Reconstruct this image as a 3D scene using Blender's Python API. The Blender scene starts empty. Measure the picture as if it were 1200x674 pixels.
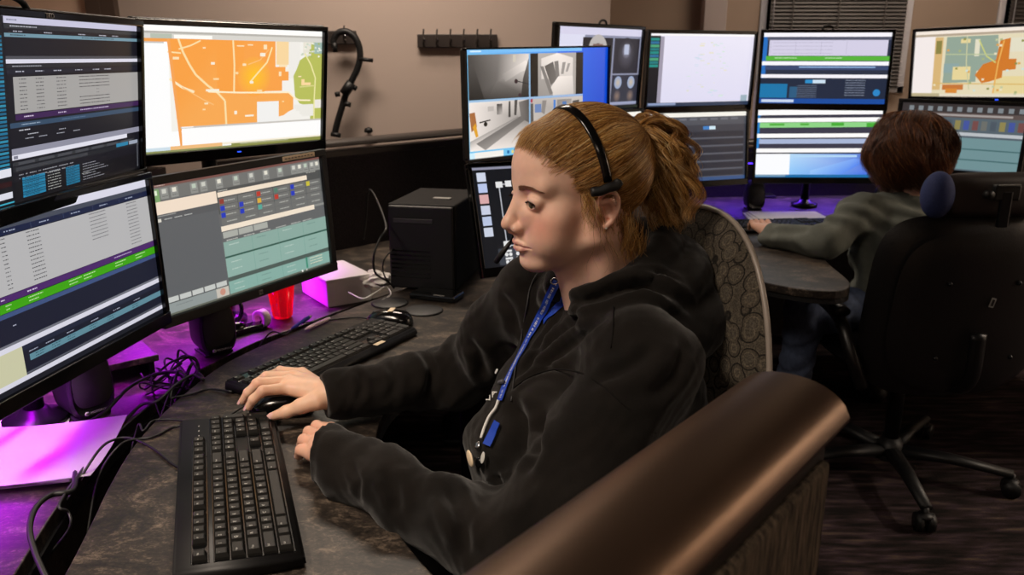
import bpy, bmesh, math, random
import numpy as np
from mathutils import Vector, Matrix, Euler
R = math.radians
PI = math.pi
SC = bpy.context.scene
COL = SC.collection
rnd = random.Random(7)

# ---------------------------------------------------------------- camera
F, PITCH, CAMZ = 950.0, R(15.8), 1.35
cp, sp = math.cos(PITCH), math.sin(PITCH)
def ray(px, py):
    x, y = (px - 600) / F, (py - 337) / F
    return Vector((x, cp - y * sp, -sp - y * cp))
def onz(px, py, z):                 # point seen at a pixel, lying at height z
    d = ray(px, py); t = (z - CAMZ) / d.z
    return Vector((0, 0, CAMZ)) + d * t
def ondepth(px, py, dep):           # point seen at a pixel, at distance along the lens axis
    return Vector((0, 0, CAMZ)) + ray(px, py) * dep
def onY(px, py, Y):
    d = ray(px, py); return Vector((0, 0, CAMZ)) + d * (Y / d.y)

cam_d = bpy.data.cameras.new('camera')
cam = bpy.data.objects.new('camera', cam_d); COL.objects.link(cam)
cam.location = (0, 0, CAMZ); cam.rotation_euler = (R(90) - PITCH, 0, 0)
cam_d.sensor_width = 36; cam_d.lens = F / 1200 * 36
cam_d.clip_start = 0.02
cam_d.dof.use_dof = True; cam_d.dof.focus_distance = 1.24; cam_d.dof.aperture_fstop = 8.5
SC.camera = cam
SC.view_settings.view_transform = 'Standard'; SC.view_settings.look = 'None'
SC.view_settings.gamma = 1; SC.view_settings.exposure = 0
try: SC.view_settings.use_curve_mapping = False
except Exception: pass

def srgb(c):
    if isinstance(c, str):
        c = c.lstrip('#'); c = [int(c[i:i+2], 16) / 255 for i in (0, 2, 4)]
    return tuple(((v / 12.92) if v <= 0.04045 else ((v + 0.055) / 1.055) ** 2.4) for v in c[:3]) + (1,)

# ---------------------------------------------------------------- materials
def mat(name, color='#808080', rough=0.5, metal=0.0, noise=None, bump=None, spec=0.5, color2=None, emit=None, es=1.0,
        trans=0.0, alpha=None, sss=0.0, sheen=0.0, coat=0.0, aniso=None):
    m = bpy.data.materials.new(name); m.use_nodes = True
    nt = m.node_tree; b = nt.nodes['Principled BSDF']
    b.inputs['Base Color'].default_value = srgb(color)
    b.inputs['Roughness'].default_value = rough
    b.inputs['Metallic'].default_value = metal
    b.inputs['Specular IOR Level'].default_value = spec
    if trans: b.inputs['Transmission Weight'].default_value = trans
    if alpha is not None: b.inputs['Alpha'].default_value = alpha
    if sss:
        b.inputs['Subsurface Weight'].default_value = sss
        b.inputs['Subsurface Radius'].default_value = (0.012, 0.005, 0.003)
        b.inputs['Subsurface Scale'].default_value = 1.0
    if sheen: b.inputs['Sheen Weight'].default_value = sheen; b.inputs['Sheen Roughness'].default_value = 0.4
    if coat: b.inputs['Coat Weight'].default_value = coat
    if emit:
        b.inputs['Emission Color'].default_value = srgb(emit); b.inputs['Emission Strength'].default_value = es
    tc = nt.nodes.new('ShaderNodeTexCoord')
    def scaled(sc):
        mp = nt.nodes.new('ShaderNodeMapping'); nt.links.new(tc.outputs['Object'], mp.inputs['Vector'])
        mp.inputs['Scale'].default_value = sc if hasattr(sc, '__len__') else (sc, sc, sc)
        return mp.outputs['Vector']
    if noise and color2:
        n = nt.nodes.new('ShaderNodeTexNoise'); n.inputs['Scale'].default_value = 1; n.inputs['Detail'].default_value = 6
        n.inputs['Roughness'].default_value = 0.65
        nt.links.new(scaled(noise), n.inputs['Vector'])
        cr = nt.nodes.new('ShaderNodeValToRGB'); nt.links.new(n.outputs['Fac'], cr.inputs['Fac'])
        cr.color_ramp.elements[0].position = 0.35; cr.color_ramp.elements[0].color = srgb(color)
        cr.color_ramp.elements[1].position = 0.68; cr.color_ramp.elements[1].color = srgb(color2)
        nt.links.new(cr.outputs['Color'], b.inputs['Base Color'])
    if bump:
        sc, st, dist = bump
        n = nt.nodes.new('ShaderNodeTexNoise'); n.inputs['Scale'].default_value = 1; n.inputs['Detail'].default_value = 4
        nt.links.new(scaled(sc), n.inputs['Vector'])
        bp = nt.nodes.new('ShaderNodeBump'); bp.inputs['Strength'].default_value = st; bp.inputs['Distance'].default_value = dist
        nt.links.new(n.outputs['Fac'], bp.inputs['Height']); nt.links.new(bp.outputs['Normal'], b.inputs['Normal'])
    return m

# ---------------------------------------------------------------- mesh builder
class MB:
    def __init__(s): s.v = []; s.f = []; s.mi = []; s.sm = []; s.mats = []; s.T = Matrix.Identity(4)
    def m(s, material):
        if material not in s.mats: s.mats.append(material)
        return s.mats.index(material)
    def add(s, verts, faces, material, smooth=False):
        o = len(s.v); T = s.T
        s.v += [tuple(T @ Vector(v)) for v in verts]
        k = s.m(material)
        for f in faces: s.f.append(tuple(i + o for i in f)); s.mi.append(k); s.sm.append(smooth)
    def box(s, c, d, material, rot=None, bev=0.0, seg=2):
        bm = bmesh.new(); bmesh.ops.create_cube(bm, size=1)
        bmesh.ops.scale(bm, vec=d, verts=bm.verts)
        if bev > 0:
            bmesh.ops.bevel(bm, geom=bm.edges[:], offset=min(bev, min(d) * 0.49), segments=seg, affect='EDGES', profile=0.5)
        M = Matrix.Translation(Vector(c))
        if rot is not None: M = M @ (rot if isinstance(rot, Matrix) else Euler(rot).to_matrix().to_4x4())
        vs = [M @ v.co for v in bm.verts]; bm.verts.index_update()
        fs = [[v.index for v in f.verts] for f in bm.faces]
        s.add(vs, fs, material, smooth=False); bm.free()
    def bmesh(s, bm, material, smooth=False):
        bm.verts.index_update()
        s.add([v.co.copy() for v in bm.verts], [[v.index for v in f.verts] for f in bm.faces], material, smooth)
    def tube(s, pts, r, material, n=8, cap=True, smooth=True, flat=1.0):
        pts = [Vector(p) for p in pts]; N = len(pts)
        rr = r if hasattr(r, '__len__') else [r] * N
        vs = []; fs = []
        up = None
        for i, p in enumerate(pts):
            t = (pts[min(i+1, N-1)] - pts[max(i-1, 0)])
            if t.length < 1e-9: t = Vector((0, 0, 1))
            t.normalize()
            if up is None:
                up = Vector((0, 0, 1)) if abs(t.z) < 0.9 else Vector((1, 0, 0))
            a = (up - t * up.dot(t))
            if a.length < 1e-6: a = t.orthogonal()
            a.normalize(); up = a; b = t.cross(a)
            for k in range(n):
                an = 2 * PI * k / n
                vs.append(p + (a * math.cos(an) * flat + b * math.sin(an)) * rr[i])
        for i in range(N - 1):
            for k in range(n):
                fs.append((i*n+k, i*n+(k+1) % n, (i+1)*n+(k+1) % n, (i+1)*n+k))
        if cap:
            fs.append(tuple(range(n))[::-1]); fs.append(tuple((N-1)*n + k for k in range(n)))
        s.add(vs, fs, material, smooth)
    def cyl(s, a, b, r, material, n=16, r2=None, smooth=True):
        s.tube([a, b], [r, r if r2 is None else r2], material, n=n, smooth=smooth)
    def lathe(s, prof, material, n=24, c=(0, 0, 0), smooth=True):
        vs = []; fs = []; N = len(prof)
        for (r, z) in prof:
            for k in range(n):
                a = 2 * PI * k / n; vs.append((c[0] + r*math.cos(a), c[1] + r*math.sin(a), c[2] + z))
        for i in range(N-1):
            for k in range(n): fs.append((i*n+k, i*n+(k+1) % n, (i+1)*n+(k+1) % n, (i+1)*n+k))
        fs.append(tuple(range(n))[::-1]); fs.append(tuple((N-1)*n + k for k in range(n)))
        s.add(vs, fs, material, smooth)
    def prism(s, poly, z0, z1, material, smooth=False):
        n = len(poly)
        A = sum(poly[i][0]*poly[(i+1) % n][1] - poly[(i+1) % n][0]*poly[i][1] for i in range(n))
        if A < 0: poly = poly[::-1]
        vs = [(x, y, z0) for x, y in poly] + [(x, y, z1) for x, y in poly]
        fs = [tuple(range(n))[::-1], tuple(range(n, 2*n))] + [(i, (i+1) % n, n + (i+1) % n, n + i) for i in range(n)]
        s.add(vs, fs, material, smooth)
    def ball(s, c, r, material, n=16, scale=(1, 1, 1), rot=None):
        bm = bmesh.new(); bmesh.ops.create_uvsphere(bm, u_segments=n, v_segments=max(6, n*2//3), radius=r)
        M = Matrix.Translation(Vector(c))
        if rot is not None: M = M @ Euler(rot).to_matrix().to_4x4()
        M = M @ Matrix.Diagonal((*scale, 1))
        bmesh.ops.transform(bm, matrix=M, verts=bm.verts); s.bmesh(bm, material, True); bm.free()
    def build(s, name, parent=None, bevel=None, subsurf=0):
        me = bpy.data.meshes.new(name); me.from_pydata(s.v, [], s.f)
        for m_ in s.mats: me.materials.append(m_)
        me.polygons.foreach_set('material_index', s.mi); me.polygons.foreach_set('use_smooth', s.sm); me.update()
        o = bpy.data.objects.new(name, me); COL.objects.link(o)
        if parent is not None: o.parent = parent
        if bevel:
            b = o.modifiers.new('bevel', 'BEVEL'); b.width = bevel; b.segments = 2; b.limit_method = 'ANGLE'; b.angle_limit = R(40)
        if subsurf:
            b = o.modifiers.new('sub', 'SUBSURF'); b.levels = subsurf; b.render_levels = subsurf
        return o

def thing(name, label, cat, loc=(0, 0, 0), rotz=0, group=None, rot=None):
    o = bpy.data.objects.new(name, None); COL.objects.link(o); o.empty_display_size = 0.05
    o.location = loc; o.rotation_euler = rot if rot is not None else (0, 0, rotz)
    o['label'] = label; o['category'] = cat
    if group: o['group'] = group
    return o
def tag(o, label, cat, group=None):
    o['label'] = label; o['category'] = cat
    if group: o['group'] = group
    return o
def struct(o): o['kind'] = 'structure'; return o
def dup(root, loc=None, rot=None, label=None, name=None):
    def rec(o, parent):
        c = o.copy(); COL.objects.link(c); c.parent = parent
        for ch in [x for x in bpy.data.objects if x.parent == o]: rec(ch, c)
        return c
    kids = [x for x in root.children]
    r = root.copy(); COL.objects.link(r)
    for ch in kids: rec(ch, r)
    if loc is not None: r.location = loc
    if rot is not None: r.rotation_euler = rot
    if label: r['label'] = label
    return r

def smoothpath(pts, n=8):
    """Catmull-Rom through pts"""
    P = [Vector(p) for p in pts]; P = [P[0]*2-P[1]] + P + [P[-1]*2-P[-2]]
    out = []
    for i in range(1, len(P)-2):
        for k in range(n):
            t = k / n
            out.append(0.5*((2*P[i]) + (P[i+1]-P[i-1])*t + (2*P[i-1]-5*P[i]+4*P[i+1]-P[i+2])*t*t + (3*P[i]-P[i-1]-3*P[i+1]+P[i+2])*t**3))
    out.append(P[-2]); return out

def text_faces(txt, size, depth=0.0004):
    """vertices and faces of a line of lettering in the xy plane, lower left at the origin"""
    cu = bpy.data.curves.new('t', 'FONT'); cu.body = txt; cu.size = size; cu.extrude = depth; cu.resolution_u = 2
    ob = bpy.data.objects.new('t', cu); COL.objects.link(ob)
    bpy.context.view_layer.update()
    dg = bpy.context.evaluated_depsgraph_get()
    me = bpy.data.meshes.new_from_object(ob.evaluated_get(dg))
    vs = [v.co.copy() for v in me.vertices]; fs = [tuple(p.vertices) for p in me.polygons]
    bpy.data.objects.remove(ob); bpy.data.curves.remove(cu); bpy.data.meshes.remove(me)
    return vs, fs
# ---------------------------------------------------------------- shared materials
M = {}
M['plastic'] = mat('black_plastic', '#111112', 0.48, spec=.35, bump=(900, 0.15, 0.0003))
M['gloss'] = mat('gloss_black', '#0a0a0b', 0.16)
M['gray_plastic'] = mat('grey_plastic', '#2b2b2d', 0.45)
M['dark_metal'] = mat('dark_metal', '#1c1c1e', 0.35, metal=0.6)
M['chrome'] = mat('steel', '#b8b8ba', 0.25, metal=1.0)
M['white_mark'] = mat('pale_print', '#c9c9c4', 0.6)
M['dim_mark'] = mat('grey_print', '#8d8d8a', 0.6)
M['key'] = mat('key_plastic', '#151412', 0.5, spec=.3, bump=(1500, 0.1, 0.0002))
M['cable'] = mat('cable_rubber', '#111112', 0.5)
M['led_blue'] = mat('blue_indicator', '#1030c0', 0.5, emit='#2a50ff', es=3)
M['cream'] = mat('cream_label', '#ecd6b6', 0.6)

def screen_mat():
    m = bpy.data.materials.new('lit_screen'); m.use_nodes = True; nt = m.node_tree; b = nt.nodes['Principled BSDF']
    a = nt.nodes.new('ShaderNodeAttribute'); a.attribute_name = 'pixels'
    nt.links.new(a.outputs['Color'], b.inputs['Emission Color']); b.inputs['Emission Strength'].default_value = 1.0
    b.inputs['Base Color'].default_value = (0.012, 0.012, 0.013, 1); b.inputs['Roughness'].default_value = 0.32
    return m
M['screen'] = screen_mat()

class Screen:
    """a lit picture: coloured areas in unit coordinates, u to the right, v down; later areas lie over earlier ones"""
    def __init__(s, w, h, gain=1.0): s.w, s.h, s.q, s.k, s.g = w, h, [], 0, gain; s.r = random.Random(3)
    def poly(s, pts, cols):
        if isinstance(cols, str) or not hasattr(cols[0], '__len__'): cols = [cols] * len(pts)
        s.k += 1; s.q.append((pts, [srgb(c) if isinstance(c, str) else c for c in cols], s.k))
    def rect(s, u0, v0, u1, v1, c, c2=None, horiz=False):
        cs = [c, c, c, c] if c2 is None else ([c, c2, c2, c] if horiz else [c, c, c2, c2])
        s.poly([(u0, v0), (u1, v0), (u1, v1), (u0, v1)], cs); 
    def remap(s, a, b):            # stretch the drawing: column a moves to column b
        f = lambda u: u*b/a if u < a else b + (u - a)*(1 - b)/(1 - a)
        s.q = [([(f(u), v) for u, v in p], c, k) for p, c, k in s.q]
    def words(s, u, v, n, h, c, wmin=0.006, wmax=0.02, gap=0.004):
        v += h*.12; h *= .66; end = u + n*((wmin + wmax)/2 + gap)
        while u < end:
            w = s.r.uniform(.0022, .0075); w = min(w, end - u); s.rect(u, v, u + w, v + h, c); s.k -= 1; u += w + (.0016 if s.r.random() < .75 else gap)
        s.k += 1; return u
    def line(s, pts, w, c):
        a = s.w / s.h
        for (u0, v0), (u1, v1) in zip(pts, pts[1:]):
            dx, dy = (u1-u0)*a, (v1-v0); L = math.hypot(dx, dy) or 1; nx, ny = -dy/L*w/a, dx/L*w
            s.poly([(u0+nx, v0+ny), (u1+nx, v1+ny), (u1-nx, v1-ny), (u0-nx, v0-ny)], c); s.k -= 1
        s.k += 1
    def disc(s, u, v, r, c, n=14, c_edge=None):
        a = s.w / s.h
        if c_edge is None: s.poly([(u + r/a*math.cos(2*PI*i/n), v + r*math.sin(2*PI*i/n)) for i in range(n)], c)
        else:
            for i in range(n):
                a0, a1 = 2*PI*i/n, 2*PI*(i+1)/n
                s.poly([(u, v), (u + r/a*math.cos(a0), v + r*math.sin(a0)), (u + r/a*math.cos(a1), v + r*math.sin(a1))], [c, c_edge, c_edge]); s.k -= 1
            s.k += 1
    def build(s, parent, name='screen'):
        vs, fs, cc = [], [], []
        for pts, cols, k in s.q:
            o = len(vs)
            for u, v in pts: vs.append(((min(max(u, 0), 1) - .5) * s.w, -0.0001 - k * 0.000004, (.5 - min(max(v, 0), 1)) * s.h))
            fs.append(tuple(range(o, o + len(pts)))); cc += cols
        me = bpy.data.meshes.new(name); me.from_pydata(vs, [], fs); me.materials.append(M['screen'])
        at = me.color_attributes.new('pixels', 'FLOAT_COLOR', 'CORNER')
        flat = []
        for c in cc: flat += [c[0]*s.g, c[1]*s.g, c[2]*s.g, 1.0]
        # corner order = the order in which the vertices were given
        at.data.foreach_set('color', flat)
        ob = bpy.data.objects.new(name, me); COL.objects.link(ob); ob.parent = parent
        return ob

def draw_dispatch_top(S):            # dark dispatch window
    S.rect(0, 0, 1, 1, '#15151d')
    # second window at the far left with its teal list
    S.rect(0, .0, .42, 1, '#14161c')
    for k in range(34):
        S.rect(.06, .10 + k*.021, .385, .113 + k*.021, ['#1d6f93', '#1b5f80', '#2a86a5'][k % 3])
        S.words(.08, .102 + k*.021, 4, .006, '#0d2a38')
    S.rect(0, .80, .40, .845, '#dfe0ea'); S.rect(0, .87, .40, .90, '#2e1216'); S.rect(0, .93, .40, .965, '#d9dbe6'); S.rect(0, .985, .42, .993, '#3aa7c0')
    x = .425
    S.rect(x, 0, 1, 1, '#16161f')
    S.rect(x, 0, 1, .036, '#c7c6dd'); S.words(x+.01, .012, 2, .012, '#8a8aa0')
    S.rect(x, .04, 1, .062, '#2e3136'); S.words(x+.02, .045, 6, .01, '#b9bbc4', gap=.003)
    for u in (x+.03, x+.14, x+.28, x+.38, x+.44, .80): S.words(u, .072, 1, .009, '#a9abb8', .015, .04)
    S.rect(x, .086, 1, .106, '#6f93a3'); S.words(x+.02, .092, 3, .008, '#27323a'); S.words(.72, .092, 9, .008, '#27323a')
    S.rect(x, .205, 1, .222, '#4a4b52'); S.rect(x, .222, 1, .244, '#d9d8e6')
    S.rect(x, .25, 1, .268, '#26282e'); S.words(x+.02, .255, 7, .008, '#9fa1ab', gap=.002)
    S.rect(x, .275, 1, .30, '#1d1f2c')
    for u in (x+.03, x+.10, x+.17, x+.26, x+.34, x+.40, .82): S.words(u, .283, 1, .009, '#b5b7c5', .02, .035)
    S.rect(x+.02, .315, 1, .512, '#a3a19f')
    for k in range(9):
        v = .325 + k*.0205
        S.words(x+.04, v, 1, .007, '#3c3c40', .018, .026); S.words(x+.10, v, 1, .007, '#3c3c40', .02, .03); S.words(x+.18, v, 2, .007, '#3c3c40', .012, .018)
        S.words(x+.355, v, 1, .006, '#3c3c40', .005, .008)
        if k not in (4, 5): S.words(.70, v, 9, .007, '#2f2f33', .008, .018, .003)
    S.rect(x+.02, .517, 1, .548, '#3c2150'); S.words(x+.05, .527, 2, .010, '#d7c8e4'); S.words(x+.18, .527, 2, .010, '#d7c8e4'); S.words(.70, .527, 8, .009, '#cabedb', .01, .018, .003)
    S.rect(x, .56, 1, .588, '#334a63'); S.words(x+.04, .57, 4, .008, '#9fb1c6'); S.words(.62, .57, 6, .008, '#5d7593')
    S.words(x+.03, .60, 1, .009, '#cfd0d8', .03, .04); S.words(x+.06, .627, 1, .008, '#b0b2bc', .03, .04); S.words(x+.18, .627, 1, .008, '#b0b2bc', .02, .03)
    for u in (x+.05, x+.10, x+.17, x+.24): S.words(u, .65, 1, .007, '#a5a7b2', .02, .035)
    S.rect(x, .70, 1, .735, '#8f8fa0'); S.rect(x, .735, .93, .762, '#e1e0ec'); S.rect(x+.005, .74, x+.02, .757, '#7c7c8c')
    S.rect(x, .775, .97, .795, '#2f3136'); 
    for u in np.arange(x+.02, .92, .075): S.rect(float(u), .777, float(u)+.06, .793, '#46484e')
    S.rect(x, .80, 1, .83, '#212329'); S.rect(x+.01, .805, x+.3, .825, '#3a3c42'); S.rect(.87, .79, .935, .815, '#2c7fa5'); S.rect(.94, .79, .99, .815, '#9aa3b4')
    for r_ in range(2):
        S.words(x+.02, .845 + .02*r_, 5, .009, '#8e9097', .02, .05, .008)
    S.rect(x, .885, 1, 1, '#121218')
    for k in range(7):
        v = .868 + k*.0165
        S.rect(x+.03, v, x+.115, v+.014, '#1f6f92' if k % 2 else '#237fa6'); S.words(x+.04, v+.003, 3, .006, '#0d3145')
        S.words(x+.125, v+.003, 2, .007, '#a7a9a5', .015, .03); S.rect(x+.20, v, x+.26, v+.014, '#1f6f92'); S.words(x+.205, v+.003, 2, .006, '#0d3145')
        S.words(.70 + .0*k, v+.003, 3 + (k*5) % 4, .006, '#9a9ba3', .01, .025, .003)
    S.words(x+.27, .93, 2, .007, '#a7a9a5'); S.rect(.985, .82, .99, .985, '#5c5f66')
    S.remap(.425, .14)

def draw_dispatch_low(S):
    S.rect(0, 0, 1, 1, '#1b1d2c')
    S.rect(0, 0, 1, .055, '#d8d7e6'); S.rect(0, .055, 1, .085, '#454a57'); S.rect(0, .085, 1, .12, '#1b2340')
    for k, u in enumerate(np.arange(.02, .98, .12)): S.words(float(u)+.03, .097, 1, .01, '#9da6bd', .02, .045); S.rect(float(u), .088, float(u)+.001, .118, '#54607f')
    S.rect(0, .125, 1, .45, '#b4b3b4')
    for k in range(13):
        v = .135 + k*.0235
        S.words(.38, v, 1, .008, '#3b3b40', .02, .03); S.words(.48, v, 2, .008, '#3b3b40', .015, .025, .003); S.words(.10, v, 3, .008, '#3b3b40', .02, .03)
        if k < 8: S.words(.72, v, 4, .007, '#4a4a50', .012, .02, .002)
        S.words(.89, v, 3, .007, '#4a4a50', .012, .018, .002)
    S.rect(0, .452, 1, .49, '#4b2867'); S.words(.30, .465, 2, .011, '#d9c9e6'); S.words(.45, .465, 2, .011, '#d9c9e6'); S.words(.80, .465, 5, .010, '#bba6cc', .01, .02, .002); S.words(.05, .465, 3, .011, '#d9c9e6')
    S.rect(0, .494, 1, .545, '#3ea013')
    for u in (.05, .33, .45, .60, .66, .80, .90): 
        S.words(u, .503, 3, .010, '#b6dc9a', .01, .02, .002); S.words(u, .523, 2, .010, '#b6dc9a', .01, .02, .002)
    S.rect(0, .548, 1, .575, '#3f527d'); S.words(.35, .62, 1, .010, '#b0b4c6', .02, .03); S.words(.46, .60, 2, .010, '#b0b4c6'); S.words(.90, .605, 1, .010, '#b0b4c6', .03, .04); S.words(.75, .625, 1, .010, '#b0b4c6', .02, .02)
    S.rect(0, .575, 1, .72, '#1c1f30')
    S.words(.36, .585+.04, 1, .010, '#b0b4c6', .02, .03)
    S.rect(0, .72, 1, .735, '#6f717b'); S.rect(0, .735, 1, .765, '#d6d5e2')
    x = .40
    S.rect(0, .765, x, .955, '#c6c5a4')
    S.rect(x, .768, 1, .795, '#23283a'); S.rect(x, .80, 1, .825, '#1a1d2b')
    for u in (x+.02, x+.08, x+.16, x+.26, x+.36, .86): S.words(u, .808, 1, .009, '#a2a8ba', .02, .035)
    S.rect(x+.02, .83, 1, .868, '#5d8796')
    for u in (x+.04, x+.10, x+.16, x+.25, x+.33, .85): S.words(u, .836, 1, .008, '#2a4a55', .02, .04); S.words(u, .852, 1, .008, '#2a4a55', .02, .03)
    S.rect(x, .868, 1, .93, '#1a1d2c'); S.rect(x, .925, 1, .935, '#555862'); S.rect(0, .94, 1, .968, '#d3d2df'); S.rect(0, .968, 1, 1, '#1b1d26'); S.words(.05, .978, 3, .010, '#8b8d97')
    S.remap(.40, .20)

def draw_map(S):
    S.rect(0, 0, 1, 1, '#fdfdfc')
    S.rect(0, 0, 1, .045, '#fffefb'); 
    for u in (.0, .08, .14, .2, .26): S.words(u, .047, 1, .010, '#8d8f8c', .03, .05)
    S.rect(0, .045, 1, .062, '#b7b4ad'); S.rect(0, .062, 1, .10, '#d8d6cf'); S.rect(.06, .065, .16, .11, '#b7c0b2'); S.rect(.17, .07, .36, .098, '#fffdf6'); S.rect(0, .10, .14, .125, '#f3a04f')
    M0 = .14
    S.rect(M0, .10, 1, .835, '#f4f1ea')
    # orange areas with a stepped outline
    O1, O2 = '#f9a145', '#f8a954'
    S.poly([(.14, .10), (.40, .10), (.42, .50), (.38, .56), (.38, .83), (.18, .83), (.17, .5)], [O1, O1, O2, O2, O2, O2, O1])
    S.poly([(.38, .10), (.55, .10), (.55, .55), (.38, .55)], O1)
    S.poly([(.53, .10), (.71, .10), (.71, .32), (.77, .32), (.77, .36), (.79, .36), (.79, .44), (.75, .44), (.75, .53), (.53, .53)], '#f9a24a')
    S.poly([(.38, .53), (.78, .54), (.82, .58), (.82, .70), (.79, .72), (.76, .75), (.73, .76), (.73, .62), (.60, .62), (.60, .82), (.38, .82)], O2)
    S.disc(.585, .40, .17, '#ffc524', 24, '#f9a548')
    # hatched pale block, cream cells
    S.rect(.715, .10, .79, .30, '#f8d7a0'); S.rect(.79, .10, .86, .42, '#efece6'); S.rect(.60, .62, .73, .81, '#f2f1ee')
    S.poly([(.86, .26), (.90, .22), (.90, .10), (1, .10), (1, .80), (.93, .80), (.93, .70), (.90, .67), (.86, .65), (.83, .58), (.82, .40), (.84, .34)], ['#b9bf5e']*12)
    S.rect(.88, .10, .93, .22, '#e9e4d6'); S.rect(.95, .10, 1, .20, '#9fb9b0'); S.rect(.955, .62, 1, .70, '#efe9df')
    for k in range(26):
        u, v = S.r.uniform(.86, .99), S.r.uniform(.10, .22); S.rect(u, v, u+.012, v+.015, ['#d8e0da', '#f3efe2', '#a8b96a', '#c9d4c0'][k % 4])
    # roads
    rd = '#fbe0a8'
    S.line([(.19, .10), (.21, .20), (.24, .30), (.27, .38), (.33, .47), (.38, .53), (.42, .60), (.425, .82)], .009, rd)
    S.line([(.47, .10), (.475, .3), (.47, .54)], .008, rd)
    S.line([(.33, .52), (.50, .535), (.62, .54), (.79, .545), (.83, .60), (.86, .62), (.93, .625)], .007, '#fdeec8')
    S.line([(.19, .18), (.25, .15), (.30, .11)], .006, rd); S.line([(.20, .21), (.12, .2)], .006, rd)
    S.line([(.14, .41), (.20, .48), (.26, .52)], .010, '#fce9c0'); S.line([(.20, .48), (.30, .58), (.36, .63)], .004, '#fbc27c')
    S.line([(.69, .15), (.66, .28), (.60, .38), (.56, .45)], .007, '#fde7a8'); S.line([(.67, .17), (.62, .26), (.55, .30)], .004, '#fbc27c')
    S.line([(.89, .20), (.93, .30), (.96, .42), (.955, .62), (.955, .80)], .007, '#eee7a6'); S.line([(.86, .50), (.96, .49)], .006, '#d9d48a')
    for (u, v, w, h) in [(.16, .24, .03, .02), (.32, .50, .07, .018), (.36, .41, .03, .015), (.35, .28, .02, .02), (.31, .16, .015, .012), (.52, .29, .02, .02), (.56, .44, .02, .02),
                          (.47, .69, .015, .03), (.53, .73, .05, .015), (.31, .61, .02, .015), (.30, .66, .015, .012), (.62, .20, .03, .03), (.64, .13, .02, .04), (.73, .30, .05, .02), (.73, .36, .015, .04), (.77, .34, .02, .02), (.87, .46, .06, .025), (.87, .43, .02, .05), (.85, .40, .02, .01), (.55, .13, .03, .01), (.49, .14, .04, .01), (.48, .36, .015, .02), (.75, .62, .012, .012), (.165, .72, .01, .012), (.60, .515, .03, .02)]:
        S.rect(u, v, u+w, v+h, ['#fcd9a0', '#fbe3b8', '#f7efdb'][int(u*100) % 3])
    for v in (.70, .72, .75, .77): S.rect(.82 + (v-.7)*.8, v-.04, .95, v, '#edeae2')
    S.rect(0, .125, .135, .96, '#fdfdfd'); S.rect(0, .125, .12, .137, '#c9c6c0'); S.poly([(.135, .11), (.15, .11), (.195, .96), (.18, .96)], '#f6a457')
    S.rect(.185, .80, 1, .815, '#c9c4bd'); S.rect(.19, .815, 1, .955, '#fefdfc'); S.rect(.19, .80, .25, .81, '#f7f5f2')
    S.rect(0, .958, .16, .985, '#cfe0ea'); S.rect(.13, .955, .40, .985, '#f2bd80'); S.rect(.40, .955, 1, .975, '#f4ecd8'); S.rect(.45, .97, 1, 1, '#8b8f4a'); S.rect(0, .985, .45, 1, '#8f9560'); S.words(.5, .972, 12, .012, '#c8c7a9', .01, .03)

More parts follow.
